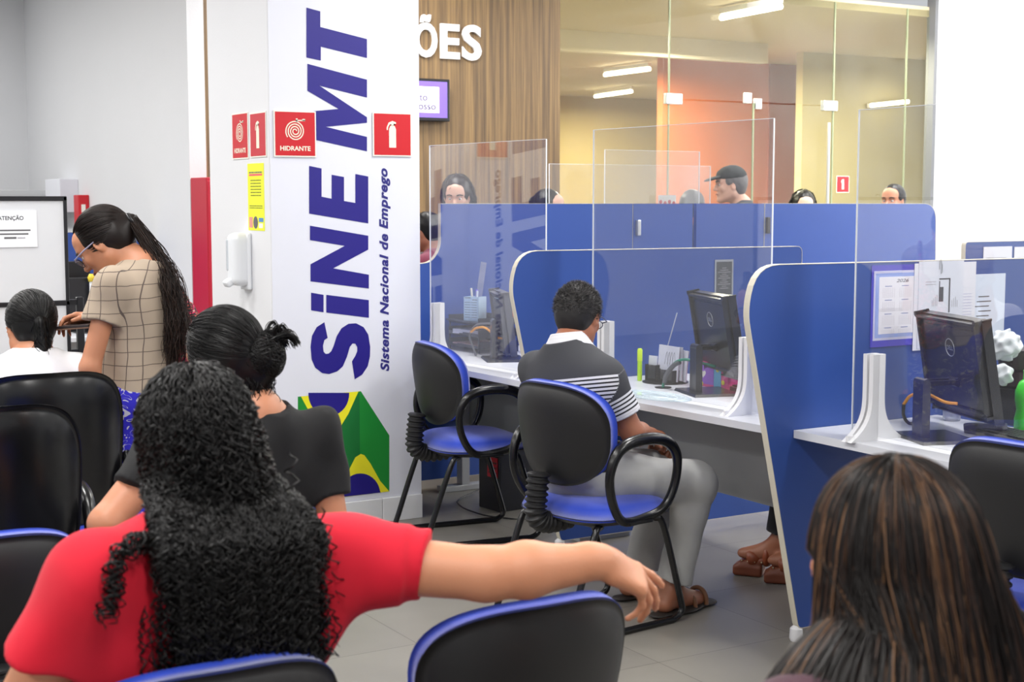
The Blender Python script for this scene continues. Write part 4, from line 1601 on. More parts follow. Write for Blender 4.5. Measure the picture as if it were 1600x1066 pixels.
for x0_, x1_, hh in ((-0.085, -0.02, 0.075), (-0.015, 0.085, 0.06)):
    for i in range(int((x1_ - x0_) / 0.005)):
        add_box(bm, (x0_ + i * .005, -0.041, 0.005), (x0_ + i * .005 + .0016, -0.039, hh))
    for j in range(int(hh / 0.006)):
        add_box(bm, (x0_, -0.041, 0.005 + j * .006), (x1_, -0.039, 0.0064 + j * .006))
    add_box(bm, (x0_, -0.042, hh), (x1_, 0.04, hh + .003)) if False else None
    add_box(bm, (x0_, 0.037, 0.005), (x1_, 0.04, hh))
    add_box(bm, (x0_, -0.04, 0.005), (x0_ + .002, 0.04, hh))
    add_box(bm, (x1_ - .002, -0.04, 0.005), (x1_, 0.04, hh))
obj('wire_mesh', bm, MESHB, t)
for i, (dx, w_, h_, a) in enumerate(((-0.055, 0.05, 0.10, 0.0), (0.03, 0.125, 0.15, 0.03), (0.04, 0.12, 0.145, -0.04), (0.045, 0.12, 0.135, 0.06))):
    q = thing('note_slips', ('narrow pack of note slips at the left of the black mesh organiser', 'frontmost wide note sheet in the black mesh organiser', 'second wide note sheet in the black mesh organiser', 'rear wide note sheet in the black mesh organiser')[i], 'paper', (-5.03 + dx, 3.80 - 0.03 + 0.018 * i, ZT + 0.012), 0.12, 'note papers in the mesh organiser')
    obj('slip', rot_box((-w_ / 2, -0.003, 0), (w_ / 2, 0.003, h_), (0, 0, 0), roty(a) @ rotx(-0.06)), PAPER, q)
    if i == 1:
        bm = bmesh.new()
        for k in range(4):
            add_tube(bm, spline([(-0.02 + k * .015, -0.0045, 0.07), (-0.01 + k * .015, -0.0045, 0.125), (0.0 + k * .015, -0.0045, 0.06)], 8), 0.0007, 4)
        for v in bm.verts: v.co = Matrix((roty(a) @ rotx(-0.06)).tolist()) @ v.co
        obj('pen_scribble', bm, DK2, q)
tag(obj('plastic_stick', tube([(-5.10, 3.83, ZT + 0.05), (-5.03, 3.86, ZT + 0.30)], 0.0025, 6), mat('pale_stick', (200, 206, 220), 0.4)), 'thin pale rod leaning upward out of the mesh organiser', 'rod')
# hole punch
t = thing('hole_punch', 'black hole punch standing behind the note papers on the middle desk', 'hole punch', (-4.95, 4.02, ZT), -0.12)
obj('punch_base', box((-0.07, -0.05, 0), (0.09, 0.05, 0.085), 0.012), BLK2, t)
hp = spline([(-0.07, 0, 0.09), (-0.115, 0, 0.165), (-0.08, 0, 0.195), (0.02, 0, 0.19), (0.08, 0, 0.12), (0.085, 0, 0.07)], 30)
bm = tube([p + Vector((0, -0.03, 0)) for p in hp], 0.011, 8)
add_tube(bm, [p + Vector((0, 0.03, 0)) for p in hp], 0.011, 8)
add_box(bm, (-0.10, -0.03, 0.17), (0.0, 0.03, 0.19))
obj('punch_lever', bm, BLK2, t, smooth=True, angle=50)
obj('white_label', box((-0.095, -0.046, 0.115), (-0.072, -0.042, 0.145)), SIGNW, t)
# pink box
t = thing('product_box', 'pink, violet and blue cardboard box lying behind the monitor arm of the middle desk', 'box', (-4.80, 3.905, ZT), -0.02)
obj('carton', box((-0.13, -0.05, 0), (0.13, 0.05, 0.105), 0.002), mat('pink_card', (226, 74, 150), 0.45), t)
obj('violet_panel', box((-0.06, -0.0515, 0.012), (0.035, -0.0495, 0.098)), mat('violet_card', (150, 92, 204), 0.45), t)
obj('sky_blue_panel', box((0.037, -0.0515, 0.006), (0.085, -0.0495, 0.10)), mat('sky_card', (96, 178, 222), 0.45), t)
bm = bmesh.new()
hv = [(0.018 * 16 * sin(a) ** 3 / 16, (13 * cos(a) - 5 * cos(2 * a) - 2 * cos(3 * a) - cos(4 * a)) * 0.018 / 16) for a in np.linspace(0, 2 * pi, 25)[:-1]]
f = bm.faces.new([bm.verts.new((-0.035 + a, -0.052, 0.055 + b)) for a, b in hv])
bmesh.ops.triangulate(bm, faces=bm.faces)
obj('white_heart', bm, SIGNW, t)
bm = bmesh.new()
for k in range(6):
    add_box(bm, (-0.03 + k * 0.007, -0.0525, 0.075 + k * 0.003), (-0.026 + k * 0.007, -0.0518, 0.095 + k * 0.003))
obj('bar_marks', bm, BLK, t)
for (a, b) in ((0.062, 0.08), (0.10, 0.03), (-0.045, 0.012)):
    obj('yellow_spot', lathe([(0.010, -0.0006), (0.010, 0.0006)], (a, -0.052, b), 14, (0, 1, 0)), YEL, t)
# cable grommet, glossy round mat
tag(obj('cable_grommet', lathe([(0.0, 0), (0.034, 0), (0.036, 0.003), (0.02, 0.004), (0, 0.004)], tuple(P(1036, 606, z=ZT)), 24), BLK), 'black round cable grommet set in the middle desk', 'grommet')
c = P(1045, 617, z=ZT)
t = thing('desk_mat', 'thin clear plastic sheet with pale blue print lying at the front of the middle desk', 'mat', (-4.70, 3.50, ZT))
CLEARB = mat('pale_blue_film', (206, 222, 232), 0.12, var=0.12, vscale=9)
obj('sheet', lathe([(0.0, 0.0), (0.16, 0.0), (0.162, 0.001), (0.158, 0.0022), (0, 0.0022)], (0, 0, 0), 48), CLEARB, t)
bm = bmesh.new()
for k, r in enumerate((0.06, 0.10, 0.135)):
    add_tube(bm, [(r * cos(a) * 1.0, r * sin(a), 0.003) for a in np.linspace(0, 2 * pi, 40)[:-1]], 0.0018, 4, True)
obj('printed_rings', bm, mat('pale_print', (232, 240, 244), 0.2), t)
for v in t.children:
    v.scale = (1.25, 0.62, 1)
# thermos behind the right foot
t = thing('thermos_bottle', 'black thermos bottle with ring handle behind the right screen foot of the middle desk', 'bottle', (-4.52, 3.98, ZT))
obj('bottle_body', lathe([(0, 0), (0.033, 0), (0.036, 0.01), (0.036, 0.17), (0.03, 0.185), (0.028, 0.19)], (0, 0, 0), 24), BLK2, t, smooth=True, angle=40)
cp = obj('bottle_cap', lathe([(0.029, 0.19), (0.031, 0.195), (0.031, 0.225), (0.02, 0.235), (0.012, 0.25), (0, 0.25)], (0, 0, 0), 24), BLK2, t, smooth=True, angle=40)
obj('ring_handle', tube([(0.022 * cos(a), 0, 0.262 + 0.022 * sin(a)) for a in np.linspace(0, 2 * pi, 24)[:-1]], 0.004, 8, True), BLK2, cp, smooth=True)
# laminated notice on divider 1
A, B = P(1117, 406, x=DX[1] + 0.015), P(1145, 462, x=DX[1] + 0.015)
t = thing('laminated_notice', 'small dark grey laminated notice stuck on the middle blue divider', 'notice', (DX[1] + 0.0145, (A.y + B.y) / 2, (A.z + B.z) / 2))
w, h = B.y - A.y, A.z - B.z
obj('laminate', box((0, -w / 2, -h / 2), (0.002, w / 2, h / 2)), mat('laminate_film', (150, 156, 166), 0.15), t)
obj('dark_sheet', box((0.002, -w * .42, -h * .46), (0.0026, w * .42, h * .44)), mat('dark_grey_print', (72, 76, 82), 0.35, var=0.2, vscale=60), t)
bm = bmesh.new()
for k in range(11):
    l = 0.2 + 0.18 * ((k * 7) % 3)
    add_box(bm, (0.0026, -w * l * .6, h * (.26 - .055 * k)), (0.0029, w * l * .6, h * (.272 - .055 * k)))
obj('faint_print', bm, DK2, t)
# white tray on top behind divider 1
t = tag(obj('paper_tray', box((-5.60, 4.62, 1.30), (-5.36, 4.62 + .3, 1.33), 0.004), mat('pale_blue_white', (222, 228, 240), 0.5)), 'pale tray top showing just over the middle blue divider', 'tray') if False else None

# --- papers on divider 2
XP = DX[2] + 0.0145


def sheet_on_divider(name, label, cat, px0, py0, px1, py1, dx, m, extra=None, border=None):
    A, B = P(px0, py0, x=XP + dx), P(px1, py1, x=XP + dx)
    t = thing(name, label, cat, (XP + dx, (A.y + B.y) / 2, (A.z + B.z) / 2))
    w, h = B.y - A.y, A.z - B.z
    obj('sheet', box((0, -w / 2, -h / 2), (0.0015, w / 2, h / 2)), m, t)
    if extra: extra(t, w, h)
    return t


def bars(par, m, items, x=0.0017):
    bm = bmesh.new()
    for y0, y1, z0, z1 in items:
        add_box(bm, (x, y0, z0), (x + 0.0003, y1, z1))
    return obj('print', bm, m, par)


def cal_extra(t, w, h):
    obj('inner_border', box((0.0015, -w * .46, -h * .42), (0.002, w * .5, h * .43)), mat('lilac_paper', (206, 206, 236), 0.6), t)
    obj('light_band', box((0.002, -w * .43, -h * .39), (0.0022, w * .5, h * .40)), mat('periwinkle_print', (150, 170, 232), 0.6), t)
    obj('calendar_page', box((0.0022, -w * .37, -h * .345), (0.0026, w * .5, h * .355)), mat('calendar_white', (232, 230, 240), 0.6), t)
    lettering('year_heading', t, mat('heading_grey', (84, 84, 104), 0.6), [(('2026', Vector((0.0029, w * .03, h * .285)), (0, 1, 0), (0, 0, 1)), dict(width=w * .22, height=h * .042, bold=0.01, shear=0.3, align='C'))])
    it, it2 = [], []
    for r in range(4):
        zt = h * (.235 - .17 * r)
        for c in range(3):
            y0 = -w * .34 + w * .29 * c
            it.append((y0 + w * .07, y0 + w * .19, zt, zt + h * .010))
            for k in range(6):
                for d_ in range(7):
                    yy = y0 + w * .03 + w * .033 * d_
                    it2.append((yy, yy + w * .013, zt - h * (.03 + .02 * k), zt - h * (.022 + .02 * k)))
    bars(t, mat('print_blue_grey', (130, 140, 190), 0.6), it, 0.0027)
    bars(t, mat('print_pale', (196, 190, 204), 0.6), it2, 0.0027)


CALB = mat('royal_blue_card', (70, 62, 190), 0.5)
sheet_on_divider('wall_calendar', '2026 wall calendar with blue border pinned on the near divider', 'calendar', 1362, 415, 1448, 537, 0.0, CALB, cal_extra)


def pr1(t, w, h):
    bars(t, DK2, [(-w * .3, w * .1, h * (.36 - .05 * k), h * (.365 - .05 * k)) for k in range(3)] + [(-w * .35, -w * .0, h * (.20 - .03 * k), h * (.205 - .03 * k)) for k in range(4)])


def pr2(t, w, h):
    it = [(-w * .05, w * .20, h * .285, h * .30), (w * .17, w * .20, -h * .1, h * .29), (-w * .05, -w * .03, h * .03, h * .27), (-w * .03, w * .05, h * .03, h * .20)]
    bars(t, mat('sketch_ink', (84, 84, 92), 0.6), it)
    bars(t, DK2, [(-w * .35, -w * .12, h * (.26 - .03 * k), h * (.266 - .03 * k)) for k in range(2)] + [(-w * .2 + w * .035 * k, -w * .19 + w * .035 * k, -h * .02, h * (.05 + .02 * (k % 4))) for k in range(4)] + [(w * .24 + w * .04 * k, w * .25 + w * .04 * k, -h * .04, h * (.04 + .02 * (k % 3))) for k in range(4)])
    obj('paper_clip', tube(spline([(0.003, -0.012, h * .5 - .03), (0.003, -0.012, h * .5 + .004), (0.003, -.004, h * .5 + .004), (0.003, -.004, h * .5 - .04), (0.003, .002, h * .5 - .04), (0.003, .002, h * .5 - .01)], 20), 0.0011, 5), STEEL, t)


def pr3(t, w, h):
    bars(t, mat('print_faint_blue', (176, 182, 220), 0.6), [(w * .0, w * .42, h * (.12 - .035 * k), h * (.125 - .035 * k)) for k in range(9)])


def pr4(t, w, h):
    bars(t, DK, [(-w * (.18 + .1 * (k % 3) * .5) - w * .12, w * (.14 + .06 * (k % 2)) - w * .12, h * (.20 - .063 * k), h * (.213 - .063 * k)) for k in range(11)])


sheet_on_divider('paper_sheet', 'rear white sheet between the calendar and the last notice on the near divider', 'paper', 1452, 411, 1521, 540, 0.0015, PAPER, pr3)
sheet_on_divider('paper_sheet', 'lower white sheet hanging beside the calendar, its corner under the monitor', 'paper', 1429, 412, 1470, 545, 0.0035, PAPER, pr1)
sheet_on_divider('paper_sheet', 'front white sheet with a dark sketch and a paper clip on the near divider', 'paper', 1436, 409, 1502, 540, 0.0055, mat('white_paper_cool', (220, 224, 238), 0.7), pr2)
sheet_on_divider('printed_notice', 'white notice with a column of short lines, rightmost on the near divider', 'notice', 1519, 429, 1567, 545, 0.0, mat('white_paper_blue', (212, 222, 240), 0.7), pr4)

# --- things on the near desk
y0 = 4.0
t = thing('sanitiser_bottle', 'clear sanitiser pump bottle behind the monitor on the nearest desk', 'bottle', (-3.62, 4.02, ZT))
obj('bottle_body', lathe([(0, 0), (0.03, 0), (0.032, 0.01), (0.032, 0.12), (0.014, 0.145), (0.013, 0.155)], (0, 0, 0), 20), clear_mat('cloudy_plastic', (0.82, 0.85, 0.9), 1.45, 0.35), t, smooth=True, angle=40)
pm = obj('pump_head', lathe([(0.015, 0.15), (0.015, 0.175), (0.006, 0.178), (0.006, 0.20), (0.012, 0.202), (0.012, 0.212), (0, 0.212)], (0, 0, 0), 16), SIGNW, t)
obj('pump_nozzle', tube([(0, 0, 0.207), (-0.045, 0, 0.20)], 0.005, 8), SIGNW, pm)
t = thing('green_bottle', 'bright green plastic bottle at the right edge of the nearest desk', 'bottle', (-3.42, 4.02, ZT))
p_ = P(1607, 600, y=4.02)
t.location.x = p_.x
NG = mat('bright_green_plastic', (70, 226, 60), 0.35)
obj('bottle_body', lathe([(0, 0), (0.040, 0), (0.043, 0.01), (0.043, 0.05), (0.037, 0.08), (0.043, 0.115), (0.043, 0.145), (0.03, 0.175), (0.016, 0.185)], (0, 0, 0), 24), NG, t, smooth=True, angle=40)
obj('bottle_cap', lathe([(0.018, 0.183), (0.018, 0.215), (0, 0.217)], (0, 0, 0), 16), NG, t)
# crumpled bags
BAGM = mat('crumpled_white_plastic', (222, 228, 232), 0.25, var=0.1, vscale=30)
for (px, py, yy, s, lab) in ((1572, 541, 4.05, 0.052, 'crumpled white plastic bag on top of the dark box, the larger one'), (1566, 585, 4.0, 0.032, 'smaller crumpled plastic bag below the larger one on the nearest desk')):
    c = P(px, py, y=yy)
    pr = [el(c, (s, s * .9, s * 1.0), k=0.01)]
    rg = np.random.default_rng(int(px))
    for i in range(9):
        d_ = rg.normal(size=3); d_ /= np.linalg.norm(d_)
        pr.append(el(np.array(c) + d_ * s * .6, (s * .5, s * .4, s * .55), k=0.006))
    pr.append(folds(0.015, 150, px, 8))
    t = thing('plastic_bag', lab, 'bag', tuple(c), 0)
    sdf_obj('bag_film', pr, 0.003, BAGM, t)
t = thing('desk_box', 'dark box and pouch pile behind the green bottle on the nearest desk', 'box', (-3.50, 4.15, ZT), 0.1)
obj('lower_box', box((-0.07, -0.06, 0), (0.09, 0.06, 0.13), 0.004), BLK2, t)
obj('grey_label', box((-0.045, -0.0615, 0.045), (0.0, -0.06, 0.06)), mat('olive_label', (150, 160, 130), 0.5), t)
obj('upper_pouch', box((-0.05, -0.05, 0.13), (0.10, 0.06, 0.20), 0.02, 3), mat('dark_maroon', (58, 26, 34), 0.5), t)
obj('lid', lathe([(0.0, 0.2), (0.07, 0.2), (0.08, 0.26), (0.082, 0.268), (0.07, 0.272), (0, 0.272)], (0.06, 0.0, 0), 24), mat('dark_brown_bowl', (44, 30, 30), 0.4), t)
t = thing('stapler', 'black stapler lying at the right of the nearest desk', 'stapler', (-3.33, 3.86, ZT), 0.1)
obj('stapler_base', box((-0.07, -0.02, 0), (0.09, 0.02, 0.012), 0.003), BLK2, t)
obj('stapler_arm', rot_box((-0.075, -0.017, 0), (0.08, 0.017, 0.028), (0, 0, 0.014), roty(-0.12), 0.006), BLK2, t)
# papers on the near desk floor area
# ================================================================ LEFT: whiteboard and far desk
t = thing('whiteboard', 'whiteboard on a black frame at the left edge with a white ATENÇÃO notice', 'whiteboard', (-6.0, 1.05, 0))
fy = 1.498 - 1.05
WB = mat('whiteboard_enamel', (214, 216, 220), 0.3, var=0.01)
obj('upper_panel', box((-0.008, -0.75, 1.14), (0.004, fy - 0.012, 1.55)), WB, t)
obj('lower_panel', box((-0.008, -0.75, 0.93), (0.004, fy - 0.012, 1.118)), WB, t)
bm = bmesh.new()
for z in (1.552, 1.129, 0.918):
    add_box(bm, (-0.014, -0.76, z - 0.009), (0.010, fy, z + 0.009), 0.002, 1)
add_box(bm, (-0.014, fy - 0.014, 0.91), (0.010, fy, 1.56), 0.002, 1)
add_box(bm, (-0.014, -0.76, 0.91), (0.010, -0.746, 1.56), 0.002, 1)
obj('black_frame', bm, BLK, t)
for yy in (fy + 0.045, -0.80):
    bm = bmesh.new()
    add_box(bm, (-0.03, yy - 0.014, 0.03), (0.0, yy + 0.014, 1.15), 0.003, 1)
    add_box(bm, (-0.028, min(yy, fy - 0.01 if yy > 0 else yy), 1.118), (-0.004, max(yy, yy if yy > 0 else -0.75), 1.14))
    add_box(bm, (-0.028, min(yy, fy - 0.01 if yy > 0 else yy), 0.915), (-0.004, max(yy, yy if yy > 0 else -0.75), 0.935))
    add_box(bm, (-0.22, yy - 0.015, 0.0), (0.2, yy + 0.015, 0.03), 0.004, 1)
    obj('leg', bm, BLK, t)
obj('hinge_clip', tube([(0, -0.13, 1.56), (0, -0.13, 1.575), (0, -0.10, 1.575), (0, -0.10, 1.56)], 0.003, 6), BLK, t)
A, B = P(-30, 329, x=-5.99), P(59, 386, x=-5.99)
t = thing('paper_notice', 'white ATENÇÃO notice stuck on the whiteboard', 'notice', (-5.994, (A.y + B.y) / 2, (A.z + B.z) / 2))
w, h = B.y - A.y, A.z - B.z
obj('sheet', box((0, -w / 2, -h / 2), (0.0015, w / 2, h / 2)), mat('notice_white', (236, 238, 242), 0.5), t)
lettering('heading', t, mat('heading_dark', (60, 62, 70), 0.6), [(('ATENÇÃO', Vector((0.002, w * .03, h * .24)), (0, 1, 0), (0, 0, 1)), dict(width=w * .46, height=h * .11, bold=0.015, align='C'))])
bars(t, DK, [(-w * .40, w * .38, -h * .06, -h * .02), (-w * .40, w * .34, -h * .16, -h * .12), (-w * .1, w * .12, -h * .27, -h * .22)], 0.0016)
bars(t, DK2, [(w * .14, w * .28, -h * .265, -h * .23)], 0.0016)

# far-left desk group beyond the standing woman
t = thing('desk_divider', 'small blue rounded desk divider seen behind the standing woman', 'divider', (-9.3, 0, 0))
yr = P(243, 400, x=-9.3).y
ztop = P(215, 362, x=-9.3).z
panel(t, 'divider_panel', rnd([(2.1, 0.05), (2.1, ztop), (yr - 0.01, ztop), (yr, 0.8), (yr, 0.05)], (0, 0.02, 0.12, 0, 0)))
t = thing('desk', 'pale desk beyond the whiteboard with a monitor and cleaning bottle', 'desk', (-8.8, 2.2, 0))
obj('desktop', box((-0.45, -0.55, 0.73), (0.38, 0.55, 0.757), 0.002, 1), TOPW, t)
obj('apron', box((0.2, -0.5, 0.1), (0.22, 0.5, 0.73)), mat('grey_cabinet', (186, 188, 190), 0.5), t)
for yy in (-0.52, 0.48):
    obj('leg', box((-0.35, yy, 0), (0.3, yy + 0.03, 0.73)), BLK, t)
t = thing('computer_monitor', 'small black monitor between the whiteboard and the standing woman', 'monitor', (-8.7, P(140, 480, x=-8.7).y, 0.757))
obj('casing', box((-0.02, -0.16, 0.05), (0.02, 0.10, 0.33), 0.006), BLK2, t)
obj('stand_neck', box((-0.015, -0.04, 0), (0.015, 0.0, 0.08)), BLK2, t)
obj('stand_base', box((-0.07, -0.09, 0), (0.07, 0.05, 0.01)), BLK2, t)
t = thing('computer_monitor', 'second black monitor edge right beside the whiteboard frame', 'monitor', (-8.85, P(118, 480, x=-8.85).y, 0.757))
obj('casing', box((-0.02, -0.12, 0.02), (0.02, 0.09, 0.42), 0.006), BLK, t)
obj('stand_base', box((-0.07, -0.09, 0), (0.07, 0.05, 0.02)), BLK, t)
bx = P(160, 470, x=-8.55)
t = thing('spray_bottle', 'white cleaning spray bottle on the desk behind the standing woman', 'bottle', (-8.5, P(163, 470, x=-8.5).y, 0.757))
obj('bottle_body', lathe([(0, 0), (0.04, 0), (0.045, 0.02), (0.045, 0.12), (0.016, 0.17), (0.016, 0.19)], (0, 0, 0), 18), WPL, t, smooth=True, angle=40)
obj('spray_head', box((-0.02, -0.05, 0.19), (0.02, 0.03, 0.225), 0.008), WPL, t)
for i, (px, py, col, nm) in enumerate(((143, 428, (226, 200, 60), 'yellow'), (150, 432, (60, 150, 90), 'green'), (149, 440, (50, 60, 190), 'blue'), (156, 425, (220, 224, 228), 'white'))):
    c = P(px, py + 20, x=-8.62)
    top = P(px, py, x=-8.62).z
    t = thing('marker_pen', nm + ' topped marker in the cluster behind the standing woman', 'marker', (-8.62, c.y, 0.757), 0, 'markers on the far left desk')
    obj('barrel', lathe([(0, 0), (0.012, 0), (0.012, top - 0.757 - 0.04)], (0, 0, 0), 10), WPL, t)
    obj('marker_cap', lathe([(0.018, top - 0.757 - 0.045), (0.022, top - 0.757 - 0.02), (0.012, top - 0.757), (0, top - 0.757)], (0, 0, 0), 12), mat('cap_' + nm, col, 0.4), t, smooth=True)
# small things on the left wall: pale box and red alarm box, shelf
A = P(84, 300, x=-11.2)
t = thing('wall_box', 'white box mounted above the whiteboard on the left wall', 'box', (-11.3, YL, 1.4))
ya = P(75, 290, x=-11.6)
obj('box_body', box((-0.35, -0.14, 0.05), (0.1, 0, P(90, 280, x=-11.4).z - 1.4), 0.004), mat('box_white', (222, 224, 232), 0.5), t)
t = thing('alarm_box', 'red fire alarm box mounted beside the pale box on the left wall', 'alarm', (-11.0, YL, 1.45))
obj('alarm_body', box((-0.04, -0.08, -0.1), (0.10, 0, 0.13), 0.006), RED, t)
obj('alarm_lens', box((0.10, -0.06, -0.0), (0.104, -0.03, 0.06)), SIGNW, t)
t = thing('cabinet', 'grey cabinet top showing over the whiteboard', 'cabinet', (-11.9, 1.5, 0))
zt = P(40, 297, x=-11.6).z
obj('cabinet_body', box((-0.25, -2.2, 0.02), (0.25, P(72, 300, x=-11.65).y - 1.5, zt), 0.004), mat('cabinet_grey', (188, 190, 192), 0.5), t)
obj('cabinet_door', box((0.25, -0.4, 0.1), (0.262, P(72, 300, x=-11.65).y - 1.52, zt - 0.03)), mat('cabinet_grey_door', (182, 184, 186), 0.5), t)
# ================================================================ PEOPLE
def skin(name, rgb):
    return mat(name, rgb, 0.5, var=0.06, vscale=14, bump=0.08, bscale=260, sss=0.12)


SK_R = skin('skin_warm_tan', (206, 142, 108))
SK_M = skin('skin_brown', (156, 100, 74))
SK_T = skin('skin_tan', (186, 126, 94))
SK_P = skin('skin_light', (212, 168, 146))
HAIRB = hair_mat('black_hair', (7, 7, 8), (26, 23, 23), 0.40)
HAIRD = hair_mat('dark_brown_hair', (20, 15, 14), (62, 44, 36), 0.4)
EYEW = mat('eye_white', (226, 222, 216), 0.25)
IRIS = mat('dark_iris', (30, 20, 16), 0.2)
LIP = mat('lips', (160, 84, 76), 0.45)


def hp(hf, s, *q): return hf.p(q[0] * s, q[1] * s, q[2] * s)


def head_prims(hf, s=1.0, ears=True, nose=1.0, jaw=1.0):
    R = hf.R
    q = lambda *a: hp(hf, s, *a)
    out = [el(q(0, -.015, .028), np.array((.074, .094, .086)) * s, R, .03),
           el(q(0, .03, -.03), np.array((.060, .062, .085)) * s, R, .04),
           el(q(0, .048, .05), np.array((.056, .044, .045)) * s, R, .03)]
    for e in (-1, 1):
        out += [rc(q(.050 * e, .0, -.06), q(.014 * e, .070, -.098), .022 * s * jaw, .018 * s, .03),
                el(q(.036 * e, .070, -.02), np.array((.022, .018, .02)) * s, R, .02),
                rc(q(.018 * e, .088, .026), q(.045 * e, .074, .026), .009 * s, .007 * s, .02)]
    out += [el(q(0, .082, -.098), np.array((.02, .018, .017)) * s, R, .02),
            rc(q(0, .088, .018), q(0, .110 + .004 * nose, -.026), .008 * s, .0115 * s * nose, .012),
            el(q(.011, .100, -.032), np.array((.008, .010, .007)) * s, R, .006),
            el(q(-.011, .100, -.032), np.array((.008, .010, .007)) * s, R, .006),
            el(q(0, .092, -.055), np.array((.024, .011, .006)) * s, R, .01),
            el(q(0, .089, -.068), np.array((.020, .012, .008)) * s, R, .01)]
    for e in (-1, 1):
        out.append(el(q(.031 * e, .096, .004), np.array((.017, .012, .010)) * s, R, .012, 's'))
        if ears:
            out.append(el(q(.075 * e, -.006, -.008), np.array((.009, .020, .031)) * s, R @ rotz(-.35 * e), .006))
            out.append(el(q(.084 * e, -.001, -.006), np.array((.005, .010, .018)) * s, R @ rotz(-.35 * e), .004, 's'))
    return out


def ball(name, c, r, m, par, n=12):
    bm = bmesh.new()
    bmesh.ops.create_uvsphere(bm, u_segments=n, v_segments=n, radius=r)
    V = np.array([v.co for v in bm.verts]) + np.array(c)
    F = [[v.index for v in f.verts] for f in bm.faces]
    bm.free()
    tri = []
    for f in F:
        tri.append(f[:3])
        if len(f) == 4: tri.append([f[0], f[2], f[3]])
    return mesh_np(name, V, tri, m, par, world_coords=True)


def face_parts(root, hf, s, hm=HAIRB, brow=0.004):
    for e in (-1, 1):
        ey = ball('eye', hp(hf, s, .031 * e, .078, .004), .0115 * s, EYEW, root)
        ball('iris', hp(hf, s, .031 * e, .0845, .003), .0062 * s, IRIS, ey)
        pts = [hp(hf, s, .014 * e, .100, .026), hp(hf, s, .030 * e, .0965, .031), hp(hf, s, .050 * e, .080, .025)]
        V, Q = tube_np(np.array([spline(pts, 8)]), np.full(9, brow * s), 5)
        mesh_np('eyebrow', V, Q, hm, root, world_coords=True)
    pts = [hp(hf, s, -.022, .094, -.0615), hp(hf, s, -.008, .1035, -.0585), hp(hf, s, .008, .1035, -.0585), hp(hf, s, .022, .094, -.0615)]
    V, Q = tube_np(np.array([spline(pts, 12)]), np.full(13, .0045 * s), 6)
    mesh_np('lips', V, Q, LIP, root, world_coords=True)


def hand_prims(w, d, n, side, curls=(25, 30, 20), spread=6, s=1.0, thumb=35, k=.008, fan=.12):
    """w wrist, d towards the knuckles, n back-of-hand normal, side +1 when the thumb lies on the x side of axes(d, n)."""
    R = axes(d, n)
    f = Fr(w, R)
    P_ = lambda *a: f.p(a[0] * side * s, a[1] * s, a[2] * s)
    out = [rc(P_(0, -.02, 0), P_(.004, .03, 0), .025 * s, .027 * s, .02, flat=(R[:, 2], .75)),
           rbox(P_(.0, .055, -.001), (.037 * s, .042 * s, .0135 * s), R, .013 * s, .018),
           rc(P_(.018, .02, -.008), P_(.040, .05, -.016), .017 * s, .013 * s, .015)]
    L = ((.042, .026, .021), (.046, .030, .023), (.042, .028, .022), (.033, .021, .019))
    X = (.029, .0095, -.010, -.029)
    Y = (.092, .096, .092, .083)
    for i in range(4):
        p = np.array(P_(X[i], Y[i], 0))
        a = 0
        sp = radians(spread) * (1.5 - i) * side
        r = (.0090, .0092, .0088, .0078)[i] * s
        for j in range(3):
            a += radians(curls[j] * (1 + fan * (i - 1.5)))
            dv = R @ np.array((sin(sp) * cos(a), cos(sp) * cos(a), -sin(a)))
            q = p + dv * L[i][j] * s
            out.append(rc(p, q, r, r * .88, k * .4 if j else k))
            p, r = q, r * .9
    ta = radians(thumb)
    t0 = np.array(P_(.036, .040, -.012))
    t1 = t0 + R @ np.array((sin(ta) * side, cos(ta), -.35)) * .036 * s
    t2 = t1 + R @ np.array((sin(ta * .6) * side, cos(ta * .6), -.45)) * .03 * s
    out += [rc(t0, t1, .0125 * s, .0105 * s, .01), rc(t1, t2, .0105 * s, .0085 * s, .004)]
    return out


def fabric(name, rgb, **k):
    d = dict(rough=0.9, var=0.05, vscale=40, bump=0.2, bscale=700, sheen=0.2)
    d.update(k)
    return mat(name, rgb, **d)


